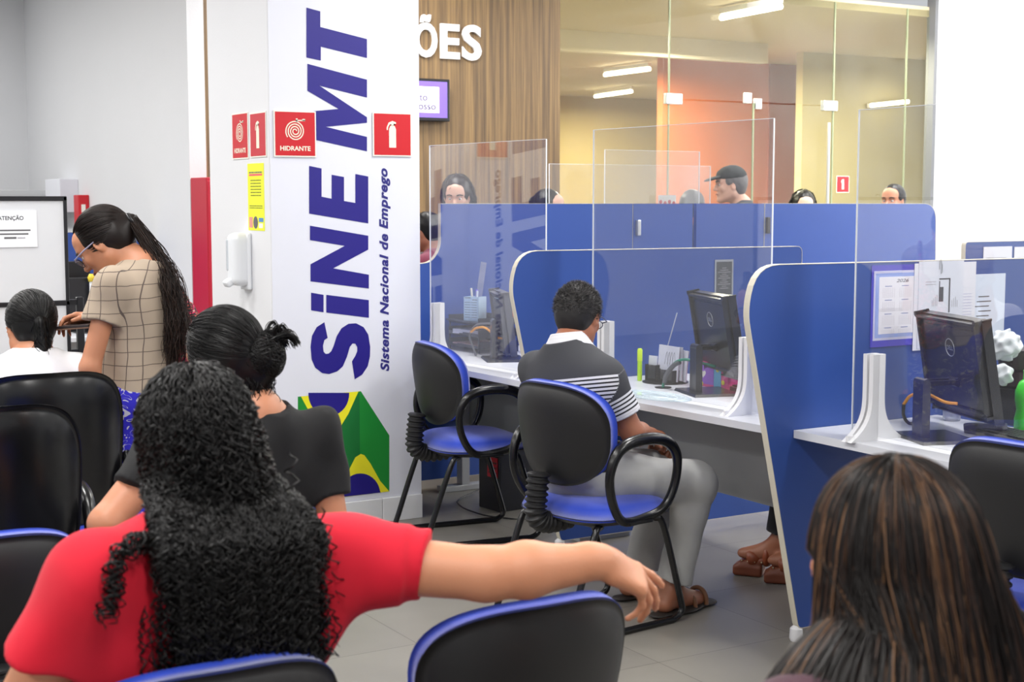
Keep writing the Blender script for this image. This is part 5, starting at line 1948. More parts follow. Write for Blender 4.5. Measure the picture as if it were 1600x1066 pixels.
class Figure:
    def __init__(s, name, label, fr, skin_m, h=0.007, cat='person'):
        s.fr, s.h, s.skin = fr, h, skin_m
        s.root = thing(name, label, cat, tuple(fr.p(0, 0, 0)), 0)
        s.J = {}
        s.sz = dict(neck=.052, sh=.055, ru=.046, re=.037, rw=.026, wch=.155, dch=.105, wwa=.13, dwa=.095, whi=.165, dhi=.115, rth=.082, rkn=.055, rca=.047, ran=.032)

    def joints(s, world=False, **k):
        for n, v in k.items():
            s.J[n] = np.array(v, float) if world or n.endswith('_w') else s.fr.p(*v)
            if n.endswith('_w'):
                s.J[n[:-2]] = s.J.pop(n)

    def torso(s, o=0.0, k=.05):
        J, z = s.J, s.sz
        up = J['nck'] - J['pel']; up = up / np.linalg.norm(up)
        rt = J['shR'] - J['shL']; rt = rt - up * (rt @ up); rt /= np.linalg.norm(rt)
        fw = np.cross(up, rt)
        R = np.stack([rt, fw, up], 1)
        s.TR = R
        H = np.linalg.norm(J['nck'] - J['pel'])
        at = lambda t, f=0.0: J['pel'] + up * H * t + fw * f
        out = [el(at(.02, -.01), (z['whi'] + o, z['dhi'] + o, .12 + o), R, k),
               el(at(.33, .0), (z['wwa'] + o, z['dwa'] + o, .14 + o), R, k),
               el(at(.66, .0), (z['wch'] + o, z['dch'] + o, .165 + o), R, k)]
        m = (J['shR'] + J['shL']) / 2 - up * .03
        out += [rc(J['shL'] - up * .01, J['shR'] - up * .01, z['sh'] + o, z['sh'] + o, .06),
                rc(m + up * .0 - fw * .02, J['nck'] - fw * .005, z['sh'] * 1.25 + o, z['neck'] * 1.05 + o * .6, .05)]
        for c in 'RL':
            out.append(rc(J['nck'] - up * .035, J['sh' + c] - up * .004, z['neck'] * .9 + o, z['sh'] * .86 + o, .05))
        if s.sz.get('bust'):
            for e in (-1, 1):
                out.append(el(at(.60, z['dch'] * .75) + rt * e * .075, np.array((.07, .06, .07)) * s.sz['bust'] + o, R, .04))
        return out

    def arm(s, c, o=0.0, t1=1.0, t2=0.0, cap=False, k=.03):
        """upper arm up to t1, forearm up to t2"""
        J, z = s.J, s.sz
        a, b, w = J['sh' + c], J['el' + c], J['wr' + c]
        e = a + (b - a) * t1
        out = [rc(a, e, z['sh'] * .92 + o, z['ru'] * (1 - .12 * t1) + o, k, (False, cap and t2 == 0))]
        if t2 > 0:
            g = b + (w - b) * t2
            mid = b + (w - b) * min(.35, t2 * .5)
            out += [rc(b, mid, z['re'] + o, z['re'] * 1.06 + o, k * .6), rc(mid, g, z['re'] * 1.06 + o, (z['re'] * 1.06 + (z['rw'] - z['re'] * 1.06) * t2) + o, k * .6, (False, cap))]
        return out

    def leg(s, c, o=0.0, t2=1.0, cap=False, flare=0.0):
        J, z = s.J, s.sz
        a, b, w = J['hip' + c], J['kn' + c], J['an' + c]
        e = b + (w - b) * t2
        m = b + (w - b) * min(.3, t2)
        return [rc(a, b, z['rth'] + o, z['rkn'] + o, .05), rc(b, m, z['rkn'] + o, z['rca'] + .004 + o, .03),
                rc(m, e, z['rca'] + .004 + o, z['ran'] + (z['rca'] - z['ran']) * (1 - t2) + o + flare, .03, (False, cap))]

    def foot(s, c, o=0.0):
        J = s.J
        a, t = J['an' + c], J['toe' + c]
        d = (t - a) * np.array((1, 1, 0)); L = np.linalg.norm(d); d /= L
        fl = a * np.array((1, 1, 0)) + np.array((0, 0, t[2]))
        heel = fl - d * .035 + np.array((0, 0, .008))
        return [rc(a, heel + np.array((0, 0, .01)), .032 + o, .03 + o, .03), rc(heel, t, .030 + o, .026 + o, .03, flat=((0, 0, 1), .8)), rc(a, t - d * .04, .032 + o, .022 + o, .04)]

    def body(s, hf, hs=1.0, arms=('R', 'L'), hands=None, extra=(), legs=True, ears=True, nose=1.0, feet=True):
        s.hf, s.hs = hf, hs
        pr = s.torso()
        pr += [rc(hp(hf, hs, 0, -.022, -.055), s.J['nck'], s.sz['neck'], s.sz['neck'] * 1.06, .03)]
        pr += head_prims(hf, hs, ears, nose)
        for c in arms:
            pr += s.arm(c, 0, 1, 1)
        hands = hands or {}
        for c in arms:
            w, e = s.J['wr' + c], s.J['el' + c]
            d = (w - e) / np.linalg.norm(w - e)
            hd = dict(d=d, n=s.fr.v(0, .3, 1), curls=(25, 30, 20))
            hd.update(hands.get(c, {}))
            # thumb side: right hand, back up, fingers forward -> thumb at -x of axes
            sd = hd.pop('side', -1 if c == 'R' else 1)
            pr += hand_prims(w, hd.pop('d'), hd.pop('n'), sd, **hd)
        if legs:
            for c in 'RL':
                pr += s.leg(c) + (s.foot(c) if feet else [])
        pr += list(extra)
        return sdf_obj('body', pr, s.h, s.skin, s.root)

    def shirt(s, m, o=.012, sleeve=.5, hem=None, neck=.062, neckdrop=.0, fold=.006, ff=38, extra=(), arms=('R', 'L'), name='shirt', low=-.02, long=0.0, h=None, cuts=(), seed=1):
        J = s.J
        pr = s.torso(o)
        for c in arms:
            pr += s.arm(c, o + .006, sleeve if not long else 1.0, long, True)
        pr += list(extra)
        up = s.TR[:, 2]
        pr.append(folds(fold, ff, seed))
        nb = J['nck'] - up * .005 + s.TR[:, 1] * .012
        pr.append(rc(nb - up * (.012 + neckdrop), nb + up * .2 + s.TR[:, 1] * .05, neck, neck * 1.3, .006, op='s'))
        pr.append(cutp(J['nck'] + up * .03 - s.TR[:, 1] * .02, up + s.TR[:, 1] * -.15))
        if hem is None:
            hem = J['pel'] + up * low
        pr.append(cutp(hem, -up))
        pr += list(cuts)
        return sdf_obj(name, pr, h or s.h, m, s.root)

    def pants(s, m, o=.010, t2=.95, flare=.012, name='trousers', fold=.006, seed=2, h=None, extra=()):
        z, J = s.sz, s.J
        R = s.TR
        pr = [el(J['pel'] - R[:, 1] * .01, (z['whi'] + o, z['dhi'] + o, .12 + o), R, .05)]
        for c in 'RL':
            pr += s.leg(c, o, t2, True, flare)
        pr += list(extra)
        pr.append(folds(fold, 34, seed))
        pr.append(cutp(J['pel'] + R[:, 2] * .10, R[:, 2]))
        return sdf_obj(name, pr, h or s.h, m, s.root)

    def shoes(s, m, name='shoe'):
        for c in 'RL':
            pr = s.foot(c, .007)
            a = s.J['an' + c]
            pr.append(cutp(a + np.array((0, 0, -.005)), (0, 0, 1)))
            pr.append(cutp((0, 0, 0.001), (0, 0, -1)))
            sdf_obj(name, pr, s.h, m, s.root)


def hair_cap(hf, s, o=.010, face=True, extra=(), h=.005, fold=.003, low=-.06, ff=160):
    R = hf.R
    q = lambda *a: hp(hf, s, *a)
    pr = [el(q(0, -.018, .03), (np.array((.076, .096, .088)) * s + o), R, .02),
          el(q(0, -.045, -.01), (np.array((.066, .060, .075)) * s + o), R, .02)]
    pr += [el(q(0, .112, -.050), np.array((.078, .080, .092)) * s, R, .012, 's')] if face else []
    if face:
        pr += [el(q(e * .085, .012, -.055), np.array((.03, .035, .062)) * s, R, .008, 's') for e in (-1, 1)]
    pr += list(extra)
    if fold: pr.append(folds(fold, ff, 3, 7))
    if low is not None:
        pr.append(cutp(q(0, 0, low), R @ np.array((0, .35, -1))))
    return sdf_mesh(pr, h)


SKULL_C, SKULL_R = np.array((0, -.018, .03)), np.array((.084, .104, .096))


def skull_col(hf, s, grow=0.0):
    return (hp(hf, s, *SKULL_C), hf.R, (SKULL_R + grow) * s)


def field_to(target, down=0.0, jit=0.15, rng=RNG, curl_=None):
    t = np.array(target, float)
    cache = {}
    def f(p, i, v):
        if 'j' not in cache: cache['j'] = rng.normal(size=p.shape)
        d = t - p
        d = d / (np.linalg.norm(d, axis=1, keepdims=True) + 1e-6)
        return d + cache['j'] * jit * .3 + np.array((0, 0, -down))
    return f


def field_down(hf, s, out=0.5, jit=0.1, rng=RNG, back=0.0, inertia=.35, fall=(0, 0, -1)):
    c = hp(hf, s, *SKULL_C)
    cache = {}
    fall = np.array(fall, float)
    def f(p, i, v):
        if 'j' not in cache: cache['j'] = rng.normal(size=p.shape)
        r = p - c
        r = r / (np.linalg.norm(r, axis=1, keepdims=True) + 1e-6)
        hh = np.clip((p[:, 2:3] - c[2] + .03) / .1, 0, 1)
        return fall + r * np.array((1, 1, 0)) * out * hh + cache['j'] * jit + v * inertia - hf.R[:, 1] * back
    return f


# ---------------------------------------------------------------- woman in red, seated at the front, arm along the next chair
f = Figure('person', 'person in a red T-shirt with long curly black hair, arm over the next chair', Fr((-2.46, .79, 0), rotz(pi / 2)), SK_R, .0052)
f.sz.update(wch=.185, dch=.112, wwa=.175, dwa=.125, whi=.20, dhi=.14, sh=.060, ru=.053, re=.046, rw=.030, rth=.095, bust=1.2)
f.joints(world=True, pel=(-2.44, .785, .53), nck=(-2.335, .80, 1.015), shR=(-2.305, .995, .925), shL=(-2.315, .60, .935),
         elR=(-2.17, 1.25, .893), wrR=(-2.125, 1.465, .897), elL=(-2.36, .475, .69), wrL=(-2.56, .55, .60),
         hipR=(-2.47, .88, .52), hipL=(-2.47, .69, .52), knR=(-2.88, .91, .50), knL=(-2.88, .66, .50), anR=(-2.86, .92, .10), anL=(-2.86, .65, .10), toeR=(-3.02, .93, .03), toeL=(-3.02, .64, .03))
hf = Fr((-2.425, .812, 1.128), yawpitch(178, 6, 0))
f.body(hf, 1.0, hands=dict(R=dict(d=(.03, .80, -.42), n=(.62, .30, .72), curls=(27, 22, 14), spread=7, thumb=32, side=-1, s=1.07, fan=.42), L=dict(n=(0, 0, 1))))
RED_T = fabric('red_jersey', (204, 12, 42), sheen=.05, bump=.12)
hem = f.J['pel'] - np.array((0, 0, .06))
f.shirt(RED_T, .014, .50, hem, .072, fold=.017, ff=34, seed=5, extra=(rc(f.J['shL'], f.J['shL'] + (f.J['elL'] - f.J['shL']) * .5, .075, .078, .03, (False, True)), rc(f.J['shR'] + np.array((0, .02, -.01)), f.J['shR'] + (f.J['elR'] - f.J['shR']) * .63, .066, .064, .03, (False, True)),
        el((-2.335, .79, .80), (.098, .225, .16), None, .05), rc((-2.30, .97, .86), (-2.28, .87, .72), .07, .09, .05)))
f.pants(fabric('dark_denim', (40, 44, 60)))
f.shoes(mat('dark_shoe', (38, 34, 34), 0.5))
# curly mane
rng = np.random.default_rng(11)
cap = hair_cap(hf, 1.0, .006, True, extra=(el((-2.355, .805, 1.05), (.055, .085, .13), None, .05), el((-2.275, .80, .93), (.034, .105, .13), None, .05)), h=.006, fold=.012, low=None, ff=110)
NH = 2600
roots, q = scalp(hf, SKULL_C, SKULL_R * .98, NH, rng, -.35, .6)
back_col = ((-2.37, .80, .82), np.eye(3), np.array((.118, .24, .22)))
cols = [skull_col(hf, 1.0), ((-2.345, .80, .98), np.eye(3), np.array((.070, .16, .10))), back_col]
mg = rng.uniform(.01, .20, NH)
fd = field_down(hf, 1.0, .30, .06, rng, .10, .3)
def fred(p, i, v):
    d = fd(p, i, v)
    # the mane gathers behind the neck and widens again over the back
    w = np.clip((1.07 - p[:, 2]) / .2, 0, 1) * (p[:, 2] > .86)
    d[:, 1] += np.where(np.abs(p[:, 1] - .805) > .115, -(p[:, 1] - .805) * 9, (p[:, 1] - .805) * 1.0) * w
    return d
M = 46
st = flow(roots, fred, M, rng.uniform(.0068, .0094, NH), cols, mg)
def narrow(a_):
    hw = np.interp(a_[..., 2], [.78, .86, .95, 1.04, 1.10, 1.16, 1.24], [.19, .19, .165, .150, .15, .15, .13])
    cy = np.interp(a_[..., 2], [.80, 1.0, 1.2], [.825, .815, .822])
    w = np.clip((1.17 - a_[..., 2]) / .08, 0, 1)
    a_[..., 1] = a_[..., 1] * (1 - w) + w * (cy + hw * np.tanh((a_[..., 1] - .803) * 1.12 / hw))
    return a_
def settle(a_):
    """lets the mane lie on the back of the shirt instead of sinking into it"""
    a_ = narrow(a_)
    dy = a_[..., 1] - .815
    jt = rng.random(a_.shape[:1] + (1,)) * .030
    near = np.interp(a_[..., 2], [.78, .90, .97, 1.0, 1.03, 1.06, 1.09], [-2.214, -2.206, -2.202, -2.208, -2.245, -2.33, -3]) - 1.1 * dy ** 2 * (np.abs(dy) < .2)
    far = np.interp(a_[..., 2], [.78, .90, .97, 1.03, 1.10], [-2.180, -2.166, -2.158, -2.162, -2.0])
    a_[..., 0] = np.minimum(np.maximum(a_[..., 0], near + jt), far - .3 * jt)
    return a_


st = curl(settle(st), .0080, .029, rng, .3)
ring = rng.normal(size=(700, 3)) * np.array((.008, .075, .07)) + np.array((-2.235, .80, .93))
s2 = flow(ring, lambda p, i, v: np.array((.03, 0, -1.0)) + v * .2, 20, .0085, cols, .06)
s2 = curl(settle(s2), .008, .030, rng, .1)
for a_ in (st, s2):
    a_[..., 2] = np.maximum(a_[..., 2], .765 + .02 * np.sin(a_[..., 1] * 60))
# one lock lying forward over the left shoulder
lk = np.array([spline([(-2.30, .70, .985), (-2.25, .645, 1.0), (-2.235, .61, .975), (-2.225, .605, .93), (-2.22, .585, .895)], 40)[:41] for _ in range(16)])
lk = lk + rng.normal(size=(16, 1, 3)) * .006 + np.array((.028, 0, .012))
lk = curl(lk, .010, .030, rng, .1, .15)
hair_obj('hair', f.root, HAIRB, [(st, .0021, .0015, rng.uniform(0, .7, len(st))), (s2, .0021, .0014, None), (lk, .0020, .0013, None)], cap)

# ---------------------------------------------------------------- woman with streaked brown hair, close at the right
f = Figure('person', 'person with long straight brown hair with lighter streaks, close at the lower right', Fr((-1.32, 1.375, 0), rotz(radians(92))), SK_T, .009)
f.joints(pel=(0, -.04, .52), nck=(0, -.05, .965), shR=(.18, -.02, .90), shL=(-.18, -.02, .90), elR=(.23, .05, .66), elL=(-.23, .05, .66), wrR=(.08, .26, .60), wrL=(-.08, .26, .60),
         hipR=(.09, 0, .50), hipL=(-.09, 0, .50), knR=(.11, .42, .49), knL=(-.11, .42, .49), anR=(.11, .38, .1), anL=(-.11, .38, .1), toeR=(.12, .55, .03), toeL=(-.12, .55, .03))
hf = Fr(f.fr.p(0, .02, 1.085), yawpitch(188, 4, 0))
f.body(hf, 1.0)
f.shirt(fabric('dark_plum_top', (70, 36, 50)), .012, .6)
f.pants(fabric('black_trousers', (30, 30, 34)))
f.shoes(MATS['dark_shoe'])
BROWNH = hair_mat('streaked_brown_hair', (22, 17, 16), (124, 90, 62), 0.42)
cr = [n for n in BROWNH.node_tree.nodes if n.type == 'VALTORGB'][0]
cr.color_ramp.elements[0].position = 0.30
e_ = cr.color_ramp.elements.new(.55); e_.color = srgb(56, 38, 31)
rng = np.random.default_rng(5)
cap = hair_cap(hf, 1.0, .007, True, extra=(el(hp(hf, 1, 0, -.05, -.10), (.058, .115, .14), None, .05), el(hp(hf, 1, 0, -.055, -.25), (.042, .155, .16), None, .06)), h=.007, fold=.004, low=None)
n = 6500
roots, q = scalp(hf, SKULL_C, SKULL_R * .99, n, rng, -.45, .5)
cols = [skull_col(hf, 1.0), (hp(hf, 1, 0, -.02, -.22), np.eye(3), np.array((.10, .18, .17)))]
loc = (roots - hf.o) @ hf.R
th = np.arctan2(loc[:, 1], loc[:, 0])
st = flow(roots, field_down(hf, 1.0, .46, .035, rng, .10, .45), 30, .0165 + .002 * rng.random(n), cols, rng.uniform(.01, .13, n))
lag = np.linspace(0, 1, 30)[None, :]
st = st + (np.sin(lag * 7 + th[:, None] * 9) * .006 * lag)[..., None] * np.array((.2, 1, 0))
L_ = (st - f.fr.o) @ f.fr.R
wz = np.clip((1.09 - L_[..., 2]) / .15, 0, 1)
mid_ = 1 - np.clip((np.abs(L_[:, :1, 0]) - .045) / .03, 0, 1) * (L_[:, :1, 1] > -.06)
L_[..., 0] *= 1 + .22 * wz + .12 * np.clip((.95 - L_[..., 2]) / .2, 0, 1)
wz = wz * mid_
L_[..., 1] = L_[..., 1] * (1 - wz) + wz * np.minimum(L_[..., 1], -.135 - .03 * rng.random((n, 1)))
st = f.fr.o + L_ @ f.fr.R.T
# clumps share a tint so streaks read as locks
cl = np.floor(th * 38 + .6 * np.sin(loc[:, 2] * 60)).astype(int)
tb = rng.uniform(0, 1, 400) ** 2.6
tint = np.clip(tb[cl % 400] * .95 + rng.normal(size=n) * .10, 0, 1)
hair_obj('hair', f.root, BROWNH, [(st, .0013, .0009, tint)], cap)

# ---------------------------------------------------------------- woman in black with a loose bun
f = Figure('person', 'person in a black T-shirt with black hair pinned in a loose spiky bun', Fr((-3.52, 1.25, 0), rotz(pi / 2)), SK_T, .006)
f.sz.update(wch=.17, dch=.115, whi=.18)
f.joints(world=True, pel=(-3.54, 1.25, .53), nck=(-3.40, 1.305, 1.02), shR=(-3.40, 1.455, .945), shL=(-3.42, 1.09, .955), elR=(-3.35, 1.485, .70), elL=(-3.33, .90, .80),
         wrR=(-3.58, 1.40, .62), wrL=(-3.52, .95, .68), hipR=(-3.56, 1.34, .52), hipL=(-3.56, 1.16, .52), knR=(-3.98, 1.36, .5), knL=(-3.98, 1.13, .5), anR=(-3.95, 1.36, .1), anL=(-3.95, 1.13, .1), toeR=(-4.12, 1.37, .03), toeL=(-4.12, 1.12, .03))
hf = Fr((-3.485, 1.25, 1.148), yawpitch(196, 14, -6))
f.body(hf, 1.0, hands=dict(R=dict(n=(0, 0, 1))))
f.shirt(fabric('black_jersey', (17, 17, 19), sheen=.0), .012, .62, None, .070, fold=.016, seed=9, low=-.06, extra=(el((-3.42, 1.28, .84), (.11, .19, .14), None, .05),))
f.pants(MATS['dark_denim'])
f.shoes(MATS['dark_shoe'])
rng = np.random.default_rng(21)
bun = np.array((-3.385, 1.318, 1.160))
cap = hair_cap(hf, 1.0, .012, True, extra=(el(bun, (.045, .050, .055), None, .02), el(hp(hf, 1, .02, -.07, -.06), (.05, .05, .05), None, .03)), h=.0055, fold=.002, low=-.09)
roots, q = scalp(hf, SKULL_C, SKULL_R * 1.01, 1500, rng, -.5, .5)
st = flow(roots, field_to(bun, 0, .25, rng), 22, .011, [skull_col(hf, 1.0, .004)], rng.uniform(0, .06, 1500))
loops = []
for i in range(26):                                    # stiff ends fanning out of the clip
    a = rng.uniform(-.5, 1.9)
    d = np.array((.25 * rng.normal(), cos(a) * .7 + .1, abs(sin(a)) + .35))
    d /= np.linalg.norm(d)
    L = rng.uniform(.035, .062)
    p0 = bun + rng.normal(size=3) * .012 + np.array((0, .0, .02))
    side = np.array((0, .9, -.5))
    base = np.array(spline([p0, p0 + d * L * .6, p0 + d * L + side * .012, p0 + d * L + side * L * .55 + np.array((0, 0, -.012))], 21)[:22])
    loops.append(base[None] + rng.normal(size=(22, 1, 3)) * .0035)
loops = np.concatenate(loops)
fall = flow(bun + rng.normal(size=(200, 3)) * np.array((.012, .018, .02)) - np.array((0, .02, .03)), lambda p, i, v: np.array((0, .12 * sin(i * .6), -1.0)) + v * .3, 16, .0085, [skull_col(hf, 1.0, .004)], .05)
fall = curl(fall, .005, .06, rng)
arcs = []
for i in range(420):
    u_ = rng.normal(size=3); u_ /= np.linalg.norm(u_)
    w_ = np.cross(u_, np.array((.3, .5, 1.0)) + rng.normal(size=3) * .35); w_ /= np.linalg.norm(w_)
    aa = np.linspace(0, rng.uniform(1.2, 2.6), 22)[:, None]
    arcs.append(bun + (u_ * np.cos(aa) + w_ * np.sin(aa)) * np.array((.047, .052, .057)) * rng.uniform(.98, 1.05))
arcs = np.array(arcs)
hair_obj('hair', f.root, HAIRB, [(st, .0014, .0011, None), (arcs, .0015, .0010, None), (loops, .0013, .0009, None), (fall, .0013, .0008, None)], cap)
tag_ = hf
# small dark ring earring left out: not visible

# ---------------------------------------------------------------- woman in white, far left
f = Figure('person', 'person in a white T-shirt with a black ponytail, seated before the whiteboard', Fr((-5.0, 1.12, 0), rotz(pi / 2)), SK_T, .0068)
f.joints(pel=(0, -.04, .53), nck=(.02, .06, 1.015), shR=(.165, .05, .945), shL=(-.165, .05, .945), elR=(.20, .08, .70), elL=(-.20, .08, .70), wrR=(.07, .28, .66), wrL=(-.07, .28, .66),
         hipR=(.09, 0, .52), hipL=(-.09, 0, .52), knR=(.11, .42, .5), knL=(-.11, .42, .5), anR=(.11, .38, .1), anL=(-.11, .38, .1), toeR=(.12, .55, .03), toeL=(-.12, .55, .03))
hf = Fr(f.fr.p(.025, .125, 1.115), yawpitch(186, 12, 3))
f.body(hf, .96)
f.shirt(fabric('white_jersey', (236, 238, 242)), .012, .55, None, .075, fold=.005, seed=3, low=-.06)
f.pants(MATS['dark_denim'])
f.shoes(MATS['dark_shoe'])
face_parts(f.root, hf, .96)
rng = np.random.default_rng(31)
tie = hp(hf, .96, 0, -.115, -.005)
cap = hair_cap(hf, .96, .007, True, extra=(rc(tie, tie + np.array((.01, 0, -.12)), .018, .024, .02),), h=.0055, fold=.002, low=-.075)
roots, q = scalp(hf, SKULL_C * .96, SKULL_R * .96, 1300, rng, -.45, .5)
st = flow(roots, field_to(tie, 0, .15, rng), 20, .011, [skull_col(hf, .96, .001)], rng.uniform(0, .04, 1300))
tl = flow(tie + rng.normal(size=(420, 3)) * .009, lambda p, i, v: np.array((.02, .0, -1.0)) + v * .3 + (p - (tie + np.array((.02, 0, -.08)))) * 2.0, 20, .0085, [], 0)
tl = curl(tl, .008, .06, rng, .4)
hair_obj('hair', f.root, HAIRB, [(st, .0014, .001, None), (tl, .0014, .0008, None)], cap)
V, Q = tube_np(np.array([[tie + hf.R @ np.array((.017 * cos(a), 0, .017 * sin(a))) for a in np.linspace(0, 2 * pi, 17)]]), np.full(17, .005), 6)
mesh_np('hair_tie', V, Q, BLK, f.root, world_coords=True)

# ---------------------------------------------------------------- standing woman reading
def plaid_mat():
    m = bpy.data.materials.new('beige_windowpane_check')
    m.use_nodes = True
    nt = m.node_tree
    b = nt.nodes['Principled BSDF']
    b.inputs['Roughness'].default_value = .9
    tc = nt.nodes.new('ShaderNodeTexCoord')
    nz = nt.nodes.new('ShaderNodeTexNoise'); nz.inputs['Scale'].default_value = 7
    wv = nt.nodes.new('ShaderNodeVectorMath'); wv.operation = 'MULTIPLY_ADD'
    wv.inputs[1].default_value = (.02, .02, .02)
    nt.links.new(tc.outputs['Object'], nz.inputs['Vector'])
    nt.links.new(nz.outputs['Color'], wv.inputs[0])
    nt.links.new(tc.outputs['Object'], wv.inputs[2])
    mp = nt.nodes.new('ShaderNodeMapping')
    mp.inputs['Rotation'].default_value = (0, 0, radians(-52 + 6))
    nt.links.new(wv.outputs[0], mp.inputs['Vector'])
    sx = nt.nodes.new('ShaderNodeSeparateXYZ')
    nt.links.new(mp.outputs['Vector'], sx.inputs[0])
    def line(sock, period, w, ofs=0.0):
        a = nt.nodes.new('ShaderNodeMath'); a.operation = 'ADD'; a.inputs[1].default_value = ofs + 10
        nt.links.new(sock, a.inputs[0])
        c = nt.nodes.new('ShaderNodeMath'); c.operation = 'MODULO'; c.inputs[1].default_value = period
        nt.links.new(a.outputs[0], c.inputs[0])
        d = nt.nodes.new('ShaderNodeMath'); d.operation = 'LESS_THAN'; d.inputs[1].default_value = w
        nt.links.new(c.outputs[0], d.inputs[0])
        return d.outputs[0]
    l1, l2, l3 = line(sx.outputs['X'], .047, .0028), line(sx.outputs['Z'], .046, .0026), line(sx.outputs['Y'], .047, .0028, .01)
    m1 = nt.nodes.new('ShaderNodeMath'); m1.operation = 'MAXIMUM'
    m2 = nt.nodes.new('ShaderNodeMath'); m2.operation = 'MAXIMUM'
    nt.links.new(l1, m1.inputs[0]); nt.links.new(l2, m1.inputs[1])
    nt.links.new(m1.outputs[0], m2.inputs[0]); nt.links.new(l3, m2.inputs[1])
    mx = nt.nodes.new('ShaderNodeMix'); mx.data_type = 'RGBA'
    mx.inputs[6].default_value = srgb(168, 152, 134)
    mx.inputs[7].default_value = srgb(92, 80, 74)
    nt.links.new(m1.outputs[0], mx.inputs[0])
    nt.links.new(mx.outputs[2], b.inputs['Base Color'])
    return m


def print_mat(name, c0, c1, scale, thr, c2=None):
    m = bpy.data.materials.new(name)
    m.use_nodes = True
    nt = m.node_tree
    b = nt.nodes['Principled BSDF']
    b.inputs['Roughness'].default_value = .85
    tc = nt.nodes.new('ShaderNodeTexCoord')
    nz = nt.nodes.new('ShaderNodeTexNoise')
    nz.inputs['Scale'].default_value = scale
    nz.inputs['Detail'].default_value = 2
    nz.inputs['Distortion'].default_value = 1.6
    nt.links.new(tc.outputs['Object'], nz.inputs['Vector'])
    cr = nt.nodes.new('ShaderNodeValToRGB')
    cr.color_ramp.interpolation = 'CONSTANT'
    cr.color_ramp.elements[0].color = srgb(c0)
    cr.color_ramp.elements[1].position = thr
    cr.color_ramp.elements[1].color = srgb(c1)
    src = nz.outputs['Fac']
    if c2:
        x = cr.color_ramp.elements.new(thr + .05); x.color = srgb(c0)
        y = cr.color_ramp.elements.new(thr + .09); y.color = srgb(c2[0])
        z = cr.color_ramp.elements.new(thr - .13); z.color = srgb(c2[1])
        y = cr.color_ramp.elements.new(thr - .08); y.color = srgb(c0)
    nt.links.new(src, cr.inputs[0])
    nt.links.new(cr.outputs[0], b.inputs['Base Color'])
    return m


def blue_floral():
    m = print_mat('blue_cloth_white_flowers', (38, 30, 176), (188, 186, 200), 16, .60)
    cr = [n for n in m.node_tree.nodes if n.type == 'VALTORGB'][0]
    z = cr.color_ramp.elements.new(.655); z.color = srgb(38, 30, 176)
    z = cr.color_ramp.elements.new(.40); z.color = srgb(188, 186, 200)
    z = cr.color_ramp.elements.new(.415); z.color = srgb(38, 30, 176)
    return m


fr = Fr((-5.0, 1.467, 0), rotz(radians(232 - 90)))
f = Figure('person', 'standing person in a beige checked top and blue patterned trousers with a long ponytail', fr, SK_T, .0055)
f.sz.update(wch=.14, dch=.088, wwa=.13, dwa=.085, whi=.155, dhi=.10, ru=.038, re=.034, rw=.023, sh=.042, rth=.075, bust=.6)
f.joints(pel=(0, -.005, .86), nck=(0, -.045, 1.318), shR=(.15, .02, 1.258), shL=(-.15, .015, 1.258), elL=(-.205, .075, .985), wrL=(-.20, .062, .765), elR=(.17, .03, 1.02), wrR=(.03, .135, 1.135),
         hipR=(.085, 0, .84), hipL=(-.085, 0, .84), knR=(.09, .03, .46), knL=(-.09, .02, .46), anR=(.09, -.02, .09), anL=(-.09, -.03, .09), toeR=(.11, .15, .03), toeL=(-.11, .14, .03))
hf = Fr(fr.p(0, .098, 1.398), yawpitch(232, 42, 0))
f.body(hf, .97, hands=dict(L=dict(d=fr.v(.0, .06, -1), n=fr.v(-1, 0, 0), curls=(20, 25, 20)), R=dict(d=fr.v(-.45, .9, .02), n=fr.v(.5, .1, .85), curls=(30, 40, 20), thumb=20, s=.92)))
f.shirt(plaid_mat(), .012, .42, fr.p(0, 0, .852), .052, fold=.009, ff=34, seed=12, extra=(rc(fr.p(0, 0, .95), fr.p(0, .02, .84), .13, .14, .06), rc(f.J['shL'], f.J['shL'] + (f.J['elL'] - f.J['shL']) * .42, .052, .056, .03, (False, True))))
f.pants(blue_floral(), .016, .92, .02, fold=.008)
f.shoes(MATS['dark_shoe'])
face_parts(f.root, hf, .97)
# spectacles
s = .97
bmp = []
for e in (-1, 1):
    c = np.array((.031 * e, .108, -.002))
    bmp.append([hp(hf, s, *(c + np.array((.024 * cos(a) * (1 if abs(cos(a)) < .8 else 1), 0, .018 * sin(a))))) for a in np.linspace(0, 2 * pi, 21)])
V1, Q1 = tube_np(np.array(bmp), np.full(21, .0018), 6)
g = mesh_np('spectacles', V1, Q1, mat('dark_frame', (46, 44, 56), 0.3), f.root, world_coords=True)
tm = np.array([[hp(hf, s, e * .054, .108, .006), hp(hf, s, e * .074, .10, .010), hp(hf, s, e * .082, .05, .010), hp(hf, s, e * .082, .0, .008)] for e in (-1, 1)])
V1, Q1 = tube_np(tm, np.full(4, .0026), 6)
mesh_np('temple_arm', V1, Q1, mat('lilac_frame', (150, 146, 170), 0.3), g, world_coords=True)
for e in (-1, 1):
    c = np.array((.031 * e, .108, -.002))
    ring = [hp(hf, s, *(c + np.array((.023 * cos(a), 0, .017 * sin(a))))) for a in np.linspace(0, 2 * pi, 21)[:-1]]
    mesh_np('lens', [hp(hf, s, *c)] + ring, [(0, 1 + i, 1 + (i + 1) % 20) for i in range(20)], clear_mat('lens_glass', (.95, .96, .98), 1.6, .06), g, smooth=False, world_coords=True)
rng = np.random.default_rng(41)
tie = hp(hf, s, 0, -.135, -.005)
cap = hair_cap(hf, s, .007, True, extra=(rc(hp(hf, s, 0, -.09, .0), tie, .05, .018, .03),), h=.005, fold=.0015, low=-.075)
roots, q = scalp(hf, SKULL_C * s, SKULL_R * s, 1600, rng, -.45, .5)
